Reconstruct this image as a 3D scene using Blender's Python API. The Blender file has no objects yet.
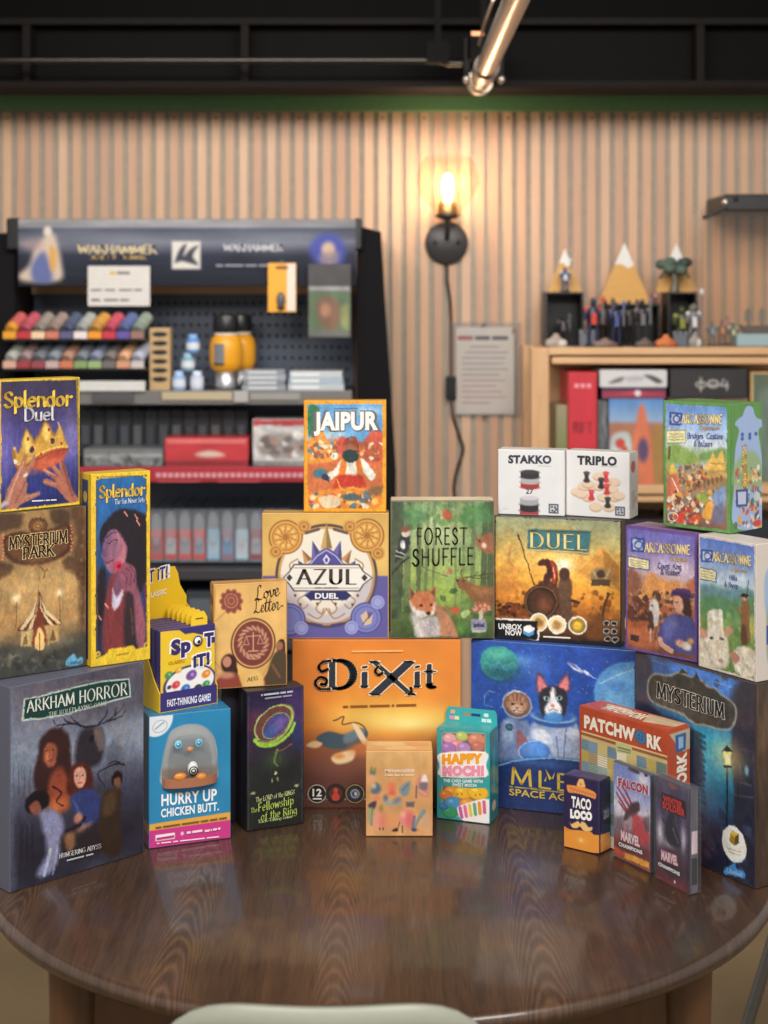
import bpy, math, random
import numpy as np
from mathutils import Vector, Matrix

C = bpy.context.scene.collection
F = 1540.0            # focal length in pixels of the 768 x 1024 frame
CAMZ = 1.61           # eye height
TABLE = 0.74          # table top height
RNG = np.random.default_rng(7)
random.seed(7)

def at(x, y, Y):
    """world point at distance Y in front of the camera spot that the survey of the photo gives"""
    return Vector(((x - 384) / F * Y, Y, CAMZ - (y - 300) / F * Y))

def lin(c):
    c = np.asarray(c, dtype=np.float64)
    if c.max() > 1.001: c = c / 255.0
    return np.where(c <= 0.04045, c / 12.92, ((np.maximum(c, 0) + 0.055) / 1.055) ** 2.4)

# ------------------------------------------------------------------ materials
MATS = {}
def material(name, rough=0.45, metal=0.0, coat=0.0, spec=0.5, vary=0.06, scale=60.0, bump=0.0, kind='solid', alpha=1.0, tint=(1, 1, 1), emit=0.0, rise=.4):
    if name in MATS: return MATS[name]
    m = bpy.data.materials.new(name); m.use_nodes = True
    nt = m.node_tree; N = nt.nodes; L = nt.links
    b = N['Principled BSDF']; out = N['Material Output']
    at_ = N.new('ShaderNodeAttribute'); at_.attribute_name = 'Col'
    tc = N.new('ShaderNodeTexCoord'); no = N.new('ShaderNodeTexNoise'); no.inputs['Scale'].default_value = scale; no.inputs['Detail'].default_value = 3
    L.new(tc.outputs['Object'], no.inputs['Vector'])
    mr = N.new('ShaderNodeMapRange'); mr.inputs['To Min'].default_value = 1 - vary; mr.inputs['To Max'].default_value = 1 + vary
    L.new(no.outputs['Fac'], mr.inputs['Value'])
    mx = N.new('ShaderNodeVectorMath'); mx.operation = 'SCALE'
    L.new(at_.outputs['Color'], mx.inputs[0]); L.new(mr.outputs['Result'], mx.inputs['Scale'])
    L.new(mx.outputs['Vector'], b.inputs['Base Color'])
    b.inputs['Roughness'].default_value = rough; b.inputs['Metallic'].default_value = metal
    b.inputs['Coat Weight'].default_value = coat; b.inputs['Coat Roughness'].default_value = 0.12
    b.inputs['Specular IOR Level'].default_value = spec
    if bump:
        bp = N.new('ShaderNodeBump'); bp.inputs['Strength'].default_value = bump; bp.inputs['Distance'].default_value = 0.001
        L.new(no.outputs['Fac'], bp.inputs['Height']); L.new(bp.outputs['Normal'], b.inputs['Normal'])
    if kind == 'clear':
        tr = N.new('ShaderNodeBsdfTransparent'); tr.inputs['Color'].default_value = (*tint, 1)
        ms = N.new('ShaderNodeMixShader'); lw = N.new('ShaderNodeLayerWeight'); lw.inputs['Blend'].default_value = 0.25
        m2 = N.new('ShaderNodeMapRange'); m2.inputs['To Min'].default_value = alpha; m2.inputs['To Max'].default_value = min(1, alpha + rise)
        L.new(lw.outputs['Facing'], m2.inputs['Value']); L.new(m2.outputs['Result'], ms.inputs['Fac'])
        L.new(tr.outputs['BSDF'], ms.inputs[1]); L.new(b.outputs['BSDF'], ms.inputs[2])
        L.new(ms.outputs['Shader'], out.inputs['Surface'])
    if emit:
        L.new(mx.outputs['Vector'], b.inputs['Emission Color']); b.inputs['Emission Strength'].default_value = emit
    MATS[name] = m
    return m

CARD = material('printed card', 0.42, coat=0.12, vary=0.04, scale=25)
GLOSSCARD = material('laminated card', 0.3, coat=0.35, vary=0.04, scale=25)
INK = material('printing ink', 0.45, vary=0.03)
MATTE = material('matte paint', 0.75, vary=0.08, spec=0.3)
PLASTIC = material('moulded plastic', 0.35, vary=0.05)
METAL = material('brushed metal', 0.35, metal=0.9, vary=0.1, scale=90)
STEEL = material('painted steel', 0.4, vary=0.1, scale=30, bump=0.05)
FABRIC = material('black cloth', 0.95, vary=0.2, scale=200, spec=0.1, bump=0.2)
CLEAR = material('clear plastic', 0.06, kind='clear', alpha=0.02, rise=.14, tint=(0.95, 0.96, 0.97))
SHEET = material('clear acrylic sheet', 0.08, kind='clear', alpha=0.05, rise=.2, tint=(0.97, 0.97, 0.97))
GLASSM = material('thin clear glass', 0.01, kind='clear', alpha=0.03, rise=.24, tint=(1.0, 0.97, 0.93))

# ------------------------------------------------------------------ objects
ROOTM = {}
def tag(o, label=None, cat=None, group=None, kind=None):
    if label: o['label'] = label
    if cat: o['category'] = cat
    if group: o['group'] = group
    if kind: o['kind'] = kind
    return o

def thing(name, label, cat, loc=(0, 0, 0), rz=0.0, group=None):
    o = bpy.data.objects.new(name, None); C.objects.link(o)
    o.location = loc; o.rotation_euler = (0, 0, rz); o.empty_display_size = 0.05
    ROOTM[o.name] = Matrix.Translation(Vector(loc)) @ Matrix.Rotation(rz, 4, 'Z')
    return tag(o, label, cat, group)

def link_mesh(name, me, mat, parent=None):
    o = bpy.data.objects.new(name, me); C.objects.link(o)
    if mat: me.materials.append(mat)
    if parent is not None:
        o.parent = parent; ROOTM[o.name] = ROOTM.get(parent.name, Matrix())
    else: ROOTM[o.name] = Matrix()
    return o

def copy_thing(root, loc, rz=None, label=None, group=None):
    r = root.copy(); C.objects.link(r); r.location = loc
    if rz is not None: r.rotation_euler = (0, 0, rz)
    if label: r['label'] = label
    if group: r['group'] = group
    for ch in list(root.children):
        c = ch.copy(); C.objects.link(c); c.parent = r
        for g in list(ch.children):
            d = g.copy(); C.objects.link(d); d.parent = c
    return r

class MB:
    def __init__(s): s.v = []; s.f = []; s.c = []; s.sm = []
    def add(s, vs, fs, col, smooth=False):
        b = len(s.v); s.v += [tuple(p) for p in vs]
        multi = isinstance(col, list)
        for i, f in enumerate(fs):
            s.f.append([b + k for k in f]); s.c.append(col[i] if multi else col); s.sm.append(smooth)
    def box(s, x0, x1, y0, y1, z0, z1, col):
        x0, x1 = min(x0, x1), max(x0, x1); y0, y1 = min(y0, y1), max(y0, y1); z0, z1 = min(z0, z1), max(z0, z1)
        s.add([(x0,y0,z0),(x1,y0,z0),(x1,y1,z0),(x0,y1,z0),(x0,y0,z1),(x1,y0,z1),(x1,y1,z1),(x0,y1,z1)],
              [(0,3,2,1),(4,5,6,7),(0,1,5,4),(1,2,6,5),(2,3,7,6),(3,0,4,7)], col)
    def prism(s, poly, y0, y1, col, axis='y'):
        n = len(poly)
        if sum(poly[i][0]*poly[(i+1)%n][1]-poly[(i+1)%n][0]*poly[i][1] for i in range(n)) < 0: poly = poly[::-1]
        def P(a, b, t):
            return (a, t, b) if axis == 'y' else ((t, a, b) if axis == 'x' else (a, b, t))
        vs = [P(a, b, y0) for a, b in poly] + [P(a, b, y1) for a, b in poly]
        fs = [tuple(range(n)), tuple(range(2*n-1, n-1, -1))]
        fs += [(i, i+n, (i+1) % n + n, (i+1) % n) for i in range(n)]
        if axis in ('x', 'z'): fs = [f[::-1] for f in fs]
        s.add(vs, fs, col)
    def tube(s, pts, r, col, n=10, cap=True):
        pts = [Vector(p) for p in pts]; rr = r if isinstance(r, (list, tuple)) else [r] * len(pts)
        up = Vector((0, 0, 1)); vs = []; prev = None
        for i, p in enumerate(pts):
            t = (pts[min(i+1, len(pts)-1)] - pts[max(i-1, 0)]).normalized()
            a = prev if prev is not None else (up.cross(t) if abs(t.z) < 0.95 else Vector((1, 0, 0)).cross(t))
            a = (a - t * a.dot(t)).normalized(); prev = a; bb = t.cross(a)
            for k in range(n):
                an = 2 * math.pi * k / n
                vs.append(p + (a * math.cos(an) + bb * math.sin(an)) * rr[i])
        fs = [(i*n+k, i*n+(k+1) % n, (i+1)*n+(k+1) % n, (i+1)*n+k) for i in range(len(pts)-1) for k in range(n)]
        s.add(vs, fs, col, True)
        if cap:
            s.add(vs[:n], [tuple(range(n-1, -1, -1))], col); s.add(vs[-n:], [tuple(range(n))], col)
    def lathe(s, prof, col, c=(0, 0, 0), n=20, axis='z'):
        vs = []
        for r, h in prof:
            for k in range(n):
                a = 2 * math.pi * k / n; x, y = r * math.cos(a), r * math.sin(a)
                p = (x, y, h) if axis == 'z' else ((x, -h, y) if axis == 'y' else (h, x, y))
                vs.append((c[0]+p[0], c[1]+p[1], c[2]+p[2]))
        fs = [(i*n+k, i*n+(k+1) % n, (i+1)*n+(k+1) % n, (i+1)*n+k) for i in range(len(prof)-1) for k in range(n)]
        cols = [(col[i] if isinstance(col, list) else col) for i in range(len(prof)-1) for k in range(n)]
        s.add(vs, fs, cols, True)
    def ball(s, c, r, col, n=14, m=9):
        r = r if isinstance(r, (list, tuple)) else (r, r, r)
        vs = []
        for i in range(m+1):
            th = math.pi * i / m
            for k in range(n):
                ph = 2 * math.pi * k / n
                vs.append((c[0]+r[0]*math.sin(th)*math.cos(ph), c[1]+r[1]*math.sin(th)*math.sin(ph), c[2]-r[2]*math.cos(th)))
        fs = [(i*n+k, i*n+(k+1) % n, (i+1)*n+(k+1) % n, (i+1)*n+k) for i in range(m) for k in range(n)]
        s.add(vs, fs, col, True)
    def build(s, name, mat, parent=None, world=False, bevel=0.0):
        me = bpy.data.meshes.new(name)
        v = s.v
        if world and parent is not None:
            inv = ROOTM[parent.name].inverted(); v = [tuple(inv @ Vector(p)) for p in v]
        me.from_pydata(v, [], s.f); me.polygons.foreach_set('use_smooth', s.sm)
        ca = me.color_attributes.new('Col', 'FLOAT_COLOR', 'CORNER')
        cols = []
        for f, c in zip(s.f, s.c):
            l = lin(c); cols += [l[0], l[1], l[2], 1.0] * len(f)
        ca.data.foreach_set('color', cols); me.update()
        o = link_mesh(name, me, mat, parent)
        if bevel:
            b = o.modifiers.new('edge', 'BEVEL'); b.width = bevel; b.segments = 2; b.limit_method = 'ANGLE'; b.angle_limit = math.radians(40)
        return o

# ------------------------------------------------------------------ a pen-drawn alphabet
def arc(cx, cy, rx, ry, a0, a1, n=14):
    return [(cx + rx*math.cos(math.radians(a0+(a1-a0)*i/n)), cy + ry*math.sin(math.radians(a0+(a1-a0)*i/n))) for i in range(n+1)]
def spl(p, n=6):
    q = [p[0]] + list(p) + [p[-1]]; out = []
    for i in range(1, len(q)-2):
        p0, p1, p2, p3 = (np.array(q[i+k-1], float) for k in range(4))
        for t in np.linspace(0, 1, n, endpoint=False):
            out.append(tuple(0.5*((2*p1)+(-p0+p2)*t+(2*p0-5*p1+4*p2-p3)*t*t+(-p0+3*p1-3*p2+p3)*t**3)))
    return out + [tuple(p[-1])]
G = {
 'A': (.8, [[(0,0),(.4,1)],[(.4,1),(.8,0)],[(.16,.36),(.64,.36)]]),
 'B': (.65, [[(.1,0),(.1,1)],[(.1,1),(.36,1)]+arc(.36,.76,.22,.24,90,-90)+[(.1,.52)],[(.36,.52)]+arc(.38,.26,.25,.26,90,-90)+[(.1,0)]]),
 'C': (.8, [arc(.45,.5,.42,.5,48,312,20)]),
 'D': (.8, [[(.1,0),(.1,1)],[(.1,1),(.3,1)]+arc(.3,.5,.45,.5,90,-90,18)+[(.1,0)]]),
 'E': (.62, [[(.1,0),(.1,1)],[(.1,1),(.58,1)],[(.1,.52),(.48,.52)],[(.1,0),(.6,0)]]),
 'F': (.58, [[(.1,0),(.1,1)],[(.1,1),(.58,1)],[(.1,.5),(.46,.5)]]),
 'G': (.85, [arc(.45,.5,.42,.5,48,312,20),[(.78,.1),(.78,.45)],[(.5,.45),(.86,.45)]]),
 'H': (.8, [[(.1,0),(.1,1)],[(.7,0),(.7,1)],[(.1,.52),(.7,.52)]]),
 'I': (.2, [[(.1,0),(.1,1)]]),
 'J': (.5, [[(.42,1),(.42,.25)]+arc(.2,.25,.22,.25,0,-160)]),
 'K': (.75, [[(.1,0),(.1,1)],[(.7,1),(.12,.42)],[(.3,.58),(.75,0)]]),
 'L': (.6, [[(.1,0),(.1,1)],[(.1,0),(.58,0)]]),
 'M': (1.0, [[(.06,0),(.12,1)],[(.12,1),(.5,.08)],[(.5,.08),(.88,1)],[(.88,1),(.94,0)]]),
 'N': (.85, [[(.1,0),(.1,1)],[(.1,1),(.75,0)],[(.75,0),(.75,1)]]),
 'O': (.95, [arc(.47,.5,.42,.5,0,360,26)]),
 'P': (.65, [[(.1,0),(.1,1)],[(.1,1),(.34,1)]+arc(.34,.74,.26,.26,90,-90)+[(.1,.48)]]),
 'R': (.75, [[(.1,0),(.1,1)],[(.1,1),(.34,1)]+arc(.34,.74,.26,.26,90,-90)+[(.1,.48)],[(.36,.48),(.74,0)]]),
 'S': (.65, [spl([(.57,.8),(.45,.97),(.27,.98),(.1,.84),(.14,.63),(.34,.5),(.54,.37),(.6,.18),(.46,.03),(.24,.01),(.06,.18)])]),
 'T': (.8, [[(.4,0),(.4,1)],[(.02,1),(.78,1)]]),
 'U': (.8, [[(.1,1),(.1,.3)]+arc(.4,.3,.3,.3,180,360)+[(.7,1)]]),
 'V': (.75, [[(0,1),(.37,0)],[(.37,0),(.75,1)]]),
 'W': (1.1, [[(0,1),(.28,0)],[(.28,0),(.55,.9)],[(.55,.9),(.82,0)],[(.82,0),(1.1,1)]]),
 'X': (.8, [[(.02,1),(.78,0)],[(.76,1),(.02,0)]]),
 'Y': (.75, [[(0,1),(.37,.48)],[(.75,1),(.37,.48)],[(.37,.48),(.37,0)]]),
 'Z': (.7, [[(.04,1),(.66,1)],[(.66,1),(.04,0)],[(.04,0),(.68,0)]]),
 'a': (.62, [arc(.28,.31,.24,.31,20,340,18),[(.52,.64),(.52,.06),(.6,0)]]),
 'b': (.6, [[(.1,1),(.1,.02)],arc(.33,.31,.23,.31,170,-170,18)]),
 'c': (.52, [arc(.3,.31,.25,.31,50,310,16)]),
 'd': (.62, [[(.52,1),(.52,0)],arc(.28,.31,.24,.31,10,350,18)]),
 'e': (.58, [[(.08,.34),(.54,.36)]+arc(.3,.32,.25,.32,8,305,18)]),
 'f': (.42, [[(.2,0),(.2,.8)]+arc(.36,.8,.16,.18,180,60),[(.05,.6),(.4,.6)]]),
 'g': (.6, [arc(.28,.33,.24,.3,20,340,16),[(.52,.64),(.52,-.1)]+arc(.3,-.12,.22,.2,0,-150)]),
 'h': (.62, [[(.1,1),(.1,0)],[(.1,.4)]+arc(.32,.4,.21,.23,150,0)+[(.53,0)]]),
 'i': (.24, [[(.1,.64),(.1,0)],[(.1,.84),(.11,.9)]]),
 'l': (.24, [[(.1,1.05),(.1,.08),(.18,0)]]),
 'm': (.95, [[(.1,.64),(.1,0)],[(.1,.4)]+arc(.28,.4,.18,.23,150,0)+[(.46,0)],[(.46,.4)]+arc(.65,.4,.18,.23,150,0)+[(.83,0)]]),
 'n': (.62, [[(.1,.64),(.1,0)],[(.1,.4)]+arc(.32,.4,.21,.23,150,0)+[(.53,.06),(.6,0)]]),
 'o': (.62, [arc(.3,.31,.25,.31,0,360,20)]),
 'p': (.62, [[(.1,.66),(.1,-.4)],arc(.34,.31,.23,.31,170,-170,18)]),
 'r': (.46, [[(.1,.66),(.1,0)],[(.1,.4),(.22,.58),(.36,.63),(.44,.54)]]),
 's': (.48, [spl([(.42,.52),(.3,.63),(.14,.58),(.12,.44),(.28,.33),(.42,.22),(.4,.07),(.24,0),(.06,.1)])]),
 't': (.42, [[(.18,.92),(.18,.14)]+arc(.3,.12,.12,.12,180,300),[(.03,.64),(.38,.64)]]),
 'u': (.62, [[(.1,.64),(.1,.22)]+arc(.3,.22,.2,.22,180,330),[(.52,.64),(.52,0)]]),
 'v': (.55, [[(.02,.64),(.28,0)],[(.28,0),(.54,.64)]]),
 'w': (.8, [[(.02,.64),(.2,0)],[(.2,0),(.4,.55)],[(.4,.55),(.6,0)],[(.6,0),(.78,.64)]]),
 'y': (.55, [[(.02,.64),(.28,.05)],[(.54,.64),(.18,-.35),(.05,-.36)]]),
 '&': (.8, [spl([(.75,.0),(.3,.6),(.25,.85),(.4,1),(.52,.85),(.4,.65),(.15,.4),(.12,.15),(.3,0),(.5,.08),(.72,.45)])]),
 '-': (.4, [[(.08,.4),(.34,.4)]]), '1': (.4, [[(.05,.8),(.22,1),(.22,0)]]),
 "'": (.2, [[(.1,1),(.06,.8)]]),
 '2': (.6, [arc(.3,.74,.24,.26,160,-20)+[(.08,0)],[(.08,0),(.56,0)]]),
 '7': (.6, [[(.04,1),(.56,1),(.22,0)]]),
}
# a running hand for the script titles: one stroke per letter
SCRIPT = {
 'L': (.75, [spl([(.55,.85),(.5,1),(.32,.92),(.3,.5),(.22,.12),(.08,.02),(.1,.14),(.3,.1),(.55,0),(.8,.14)])]),
 'o': (.5, [spl([(.3,.5),(.12,.4),(.1,.15),(.25,.02),(.42,.15),(.4,.4),(.26,.5),(.36,.38),(.55,.4)])]),
 'v': (.5, [spl([(.0,.4),(.12,.5),(.2,.1),(.28,.02),(.42,.3),(.4,.5),(.55,.42)])]),
 'e': (.45, [spl([(0,.15),(.3,.3),(.32,.48),(.2,.52),(.1,.3),(.16,.04),(.3,.02),(.48,.2)])]),
 't': (.4, [spl([(.05,.2),(.25,.9),(.2,.6),(.14,.1),(.24,0),(.42,.16)]),[(.02,.62),(.42,.68)]]),
 'r': (.45, [spl([(0,.2),(.14,.55),(.3,.48),(.26,.1),(.34,0),(.6,.25),(.8,.2)])]),
}

def hull(pts):
    pts = sorted(set((round(a, 6), round(b, 6)) for a, b in pts))
    if len(pts) < 3: return pts
    def half(ps):
        h = []
        for p in ps:
            while len(h) >= 2 and (h[-1][0]-h[-2][0])*(p[1]-h[-2][1])-(h[-1][1]-h[-2][1])*(p[0]-h[-2][0]) <= 0: h.pop()
            h.append(p)
        return h
    a, b = half(pts), half(pts[::-1])
    return a[:-1] + b[:-1]

def pen_text(s, nib=(.09, .03), ang=20, serif=0.0, space=.1, font=None, grow=0.0, serif_h=.02):
    """polygons of a line of text written with a flat pen; (polys, width); cap height 1"""
    a, b = nib[0] + grow, nib[1] + grow; co, si = math.cos(math.radians(ang)), math.sin(math.radians(ang))
    pen = [(a*math.cos(t)*co-b*math.sin(t)*si, a*math.cos(t)*si+b*math.sin(t)*co) for t in np.linspace(0, 2*math.pi, 10, endpoint=False)]
    x = 0; polys = []
    for ch in s:
        if ch == ' ': x += .45; continue
        gl = (font or {}).get(ch) or G.get(ch) or G.get(ch.upper())
        if gl is None: x += .4; continue
        w, strokes = gl
        for st in strokes:
            for p, q in zip(st[:-1], st[1:]):
                polys.append(hull([(x+p[0]+u, p[1]+v) for u, v in pen] + [(x+q[0]+u, q[1]+v) for u, v in pen]))
            if serif:
                for e, nx in ((st[0], st[1]), (st[-1], st[-2])):
                    dx, dy = e[0]-nx[0], e[1]-nx[1]
                    if abs(dy) > .9*abs(dx) and (abs(e[1]) < .02 or abs(e[1]-1) < .02) and math.hypot(dx, dy) > .25:
                        hh = serif_h + grow
                        polys.append([(x+e[0]-serif-a*.5-grow, e[1]-hh), (x+e[0]+serif+a*.5+grow, e[1]-hh), (x+e[0]+serif+a*.5+grow, e[1]+hh), (x+e[0]-serif-a*.5-grow, e[1]+hh)])
        x += w + space
    return [p for p in polys if len(p) >= 3], x - space

def type_text(s, bold=0.0):
    """polygons of a line of plain sans lettering scaled to cap height 1"""
    c = bpy.data.curves.new('lettering', 'FONT'); c.body = s; c.offset = bold; c.resolution_u = 3; c.space_character = 1 + 1.6*bold
    o = bpy.data.objects.new('lettering', c); me = bpy.data.meshes.new_from_object(o)
    v = [(p.co.x / 0.7, p.co.y / 0.7) for p in me.vertices]
    polys = [[v[k] for k in f.vertices] for f in me.polygons]
    bpy.data.objects.remove(o); bpy.data.meshes.remove(me); bpy.data.curves.remove(c)
    xs = [a for p in polys for a, _ in p] or [0, 1]
    x0 = min(xs)
    return [[(a - x0, b) for a, b in p] for p in polys], max(xs) - x0

# ------------------------------------------------------------------ painting printed covers
def homography(src, dst):
    A = []; B = []
    for (x, y), (u, v) in zip(src, dst):
        A += [[x, y, 1, 0, 0, 0, -u*x, -u*y], [0, 0, 0, x, y, 1, -v*x, -v*y]]; B += [u, v]
    return np.append(np.linalg.solve(np.array(A, float), np.array(B, float)), 1).reshape(3, 3)

PAINTERLY = set(['game_box']+['game_box.%03d' % k for k in (1, 2, 3, 5, 10, 11, 12, 13, 16, 17, 18, 19)]+['card_pack.006', 'card_pack.007', 'model_kit_box', 'model_kit_box.002'])
class Panel:
    """one printed face of a box, painted in the coordinates of its close-up (quad = the face's corners there: TL TR BR BL)"""
    def __init__(s, box, side='front', quad=None, res=850):
        s.box = box; w, h, d = box.w, box.h, box.d; i = 0.0012; e = 0.0004
        if side == 'front': s.O = Vector((-w/2+i, -e, h-i)); s.U = Vector((w-2*i, 0, 0)); s.V = Vector((0, 0, -(h-2*i))); s.N = Vector((0, -1, 0))
        if side == 'right': s.O = Vector((w/2+e, i, h-i)); s.U = Vector((0, d-2*i, 0)); s.V = Vector((0, 0, -(h-2*i))); s.N = Vector((1, 0, 0))
        if side == 'left': s.O = Vector((-w/2-e, d-i, h-i)); s.U = Vector((0, -(d-2*i), 0)); s.V = Vector((0, 0, -(h-2*i))); s.N = Vector((-1, 0, 0))
        if side == 'top': s.O = Vector((-w/2+i, d-i, h+e)); s.U = Vector((w-2*i, 0, 0)); s.V = Vector((0, -(d-2*i), 0)); s.N = Vector((0, 0, 1))
        s.side = side
        s.quad = quad or [(0, 0), (100, 0), (100, 100), (0, 100)]
        s.H = homography(s.quad, [(0, 0), (1, 0), (1, 1), (0, 1)])
        s.W = max(8, int(s.U.length*res)); s.Hh = max(8, int(s.V.length*res))
        q = s.quad
        s.sx = s.W / max(1e-6, (abs(q[1][0]-q[0][0]) + abs(q[2][0]-q[3][0])) / 2)
        s.sy = s.Hh / max(1e-6, (abs(q[3][1]-q[0][1]) + abs(q[2][1]-q[1][1])) / 2)
        s.img = np.zeros((s.Hh+1, s.W+1, 3)) + 128
        s.layer = 0
    def uv(s, p):
        a = s.H @ np.array([p[0], p[1], 1.0]); return a[0]/a[2], a[1]/a[2]
    def px(s, p):
        u, v = s.uv(p); return u*s.W, v*s.Hh
    def _bb(s, x0, x1, y0, y1):
        X0, X1 = max(0, int(x0)-2), min(s.W, int(x1)+3); Y0, Y1 = max(0, int(y0)-2), min(s.Hh, int(y1)+3)
        if X1 < X0 or Y1 < Y0: return None
        yy, xx = np.mgrid[Y0:Y1+1, X0:X1+1].astype(float); return (slice(Y0, Y1+1), slice(X0, X1+1)), xx, yy
    def _bl(s, sl, m, col):
        m = np.clip(m, 0, 1)[..., None]; s.img[sl] = s.img[sl]*(1-m) + np.array(col, float)*m
    def fill(s, col): s.img[:] = np.array(col, float); return s
    def vgrad(s, stops):
        t = np.linspace(0, 1, s.Hh+1); ts = [a for a, _ in stops]
        for k in range(3): s.img[:, :, k] = np.interp(t, ts, [c[k] for _, c in stops])[:, None]
        return s
    def ell(s, c, rx, ry=None, col=(0, 0, 0), soft=1.0, rot=0, alpha=1.0):
        ry = rx if ry is None else ry; cx, cy = s.px(c); rx, ry = max(.6, rx*s.sx), max(.6, ry*s.sy); R = max(rx, ry)+soft
        b = s._bb(cx-R, cx+R, cy-R, cy+R)
        if b is None: return s
        sl, xx, yy = b; co, si = math.cos(math.radians(rot)), math.sin(math.radians(rot))
        dx, dy = xx-cx, yy-cy; a = (dx*co-dy*si)/rx; bb = (dx*si+dy*co)/ry
        r = np.sqrt(a*a+bb*bb); s._bl(sl, (1-r)*min(rx, ry)/soft+.5 if soft <= 1 else np.clip((1-r)*min(rx, ry)/soft+.5, 0, 1), col) if alpha == 1 else s._bl(sl, np.clip((1-r)*min(rx, ry)/soft+.5, 0, 1)*alpha, col)
        return s
    def ring(s, c, rx, ry, w, col, rot=0, alpha=1.0):
        n = 40; co, si = math.cos(math.radians(rot)), math.sin(math.radians(rot))
        pts = []
        for k in range(n+1):
            a = 2*math.pi*k/n; x, y = rx*math.cos(a), ry*math.sin(a); pts.append((c[0]+x*co+y*si, c[1]-x*si+y*co))
        return s.line(pts, w, col, alpha=alpha)
    def glow(s, c, rx, ry=None, col=(255, 255, 255), alpha=1.0):
        ry = rx if ry is None else ry; cx, cy = s.px(c); rx, ry = rx*s.sx, ry*s.sy
        b = s._bb(cx-2*rx, cx+2*rx, cy-2*ry, cy+2*ry)
        if b is None: return s
        sl, xx, yy = b; s._bl(sl, alpha*np.exp(-((xx-cx)/rx)**2-((yy-cy)/ry)**2)-.018*alpha, col); return s
    def poly(s, pts, col, smooth=False, alpha=1.0, soft=1.0):
        if smooth:
            q = [np.array(p, float) for p in pts]; n = len(q); out = []
            for i in range(n):
                p0, p1, p2, p3 = q[i-1], q[i], q[(i+1) % n], q[(i+2) % n]
                for t in (0, .25, .5, .75): out.append(0.5*((2*p1)+(-p0+p2)*t+(2*p0-5*p1+4*p2-p3)*t*t+(-p0+3*p1-3*p2+p3)*t**3))
            pts = out
        P = [s.px(p) for p in pts]; xs = [p[0] for p in P]; ys = [p[1] for p in P]
        b = s._bb(min(xs)-soft, max(xs)+soft, min(ys)-soft, max(ys)+soft)
        if b is None: return s
        sl, xx, yy = b; ins = np.zeros(xx.shape, bool); dm = np.full(xx.shape, 1e9)
        for i in range(len(P)):
            (x0, y0), (x1, y1) = P[i-1], P[i]
            if y0 != y1:
                c = ((y0 > yy) != (y1 > yy)) & (xx < (x1-x0)*(yy-y0)/(y1-y0)+x0); ins ^= c
            ex, ey = x1-x0, y1-y0; l2 = ex*ex+ey*ey+1e-9
            t = np.clip(((xx-x0)*ex+(yy-y0)*ey)/l2, 0, 1); dm = np.minimum(dm, (xx-x0-t*ex)**2+(yy-y0-t*ey)**2)
        dd = np.sqrt(dm)*np.where(ins, 1, -1); s._bl(sl, np.clip(dd/soft+.5, 0, 1)*alpha, col); return s
    def line(s, pts, w, col, alpha=1.0, smooth=False, w1=None):
        if smooth: pts = spl(pts)
        P = [s.px(p) for p in pts]; sc = (s.sx+s.sy)/2; w = w*sc/2; w1 = w if w1 is None else w1*sc/2; n = len(P)-1; M = max(w, w1)+1
        b = s._bb(min(p[0] for p in P)-M, max(p[0] for p in P)+M, min(p[1] for p in P)-M, max(p[1] for p in P)+M)
        if b is None: return s
        sl, xx, yy = b; m = np.zeros(xx.shape)
        for i in range(n):
            (x0, y0), (x1, y1) = P[i], P[i+1]; ex, ey = x1-x0, y1-y0; l2 = ex*ex+ey*ey+1e-9
            t = np.clip(((xx-x0)*ex+(yy-y0)*ey)/l2, 0, 1); d = np.sqrt((xx-x0-t*ex)**2+(yy-y0-t*ey)**2)
            ww = w+(w1-w)*(i+t)/n; m = np.maximum(m, np.clip(ww-d+.5, 0, 1)*np.minimum(1, 2*ww+.2))
        s._bl(sl, m*alpha, col); return s
    def noise_field(s, scale):
        n = max(2, int(scale)); g = RNG.random((n+2, n+2)); y = np.linspace(0, n, s.Hh+1); x = np.linspace(0, n, s.W+1)
        yi = y.astype(int); xi = x.astype(int); fy = (y-yi)[:, None]; fx = (x-xi)[None, :]; fy = fy*fy*(3-2*fy); fx = fx*fx*(3-2*fx)
        return g[yi][:, xi]*(1-fy)*(1-fx)+g[yi+1][:, xi]*fy*(1-fx)+g[yi][:, xi+1]*(1-fy)*fx+g[yi+1][:, xi+1]*fy*fx
    def noise(s, amp=.15, scale=8, octv=3):
        f = sum(s.noise_field(scale*2**k)/2**k for k in range(octv))/sum(1/2**k for k in range(octv))
        s.img *= (1+(f-.5)*2*amp)[..., None]; return s
    def specks(s, n, cols, r0, r1, x0, y0, x1, y1, alpha=.9):
        for k in range(n):
            c = cols[RNG.integers(len(cols))]; r = r0+(r1-r0)*RNG.random()
            s.ell((x0+(x1-x0)*RNG.random(), y0+(y1-y0)*RNG.random()), r, r*(.7+RNG.random()), c, 1.0, RNG.random()*180, alpha)
        return s
    def frame(s, w, col):
        a = max(1, int(w*s.sx)); s.img[:a] = col; s.img[-a:] = col; s.img[:, :a] = col; s.img[:, -a:] = col; return s
    def done(s, name='front_panel', mat=None, label=None):
        if s.box.root.name in PAINTERLY and s.side == 'front':
            # brush-like wobble and speckle of the illustrated covers
            nf = lambda k: s.noise_field(max(s.W, s.Hh)/k)-.5
            yy, xx = np.mgrid[0:s.Hh+1, 0:s.W+1].astype(float)
            dx = 1.1*nf(12)+1.3*nf(4); dy = 1.1*nf(12)+1.3*nf(4)
            s.img = s.img[np.clip(np.round(yy+dy), 0, s.Hh).astype(int), np.clip(np.round(xx+dx), 0, s.W).astype(int)]
            lum = 1+.12*nf(11)+.12*nf(5)+.14*nf(2.5); hue = nf(9)
            s.img = s.img*lum[..., None]*np.stack([1+.07*hue, 1+0*hue, 1-.08*hue], -1)
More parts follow.
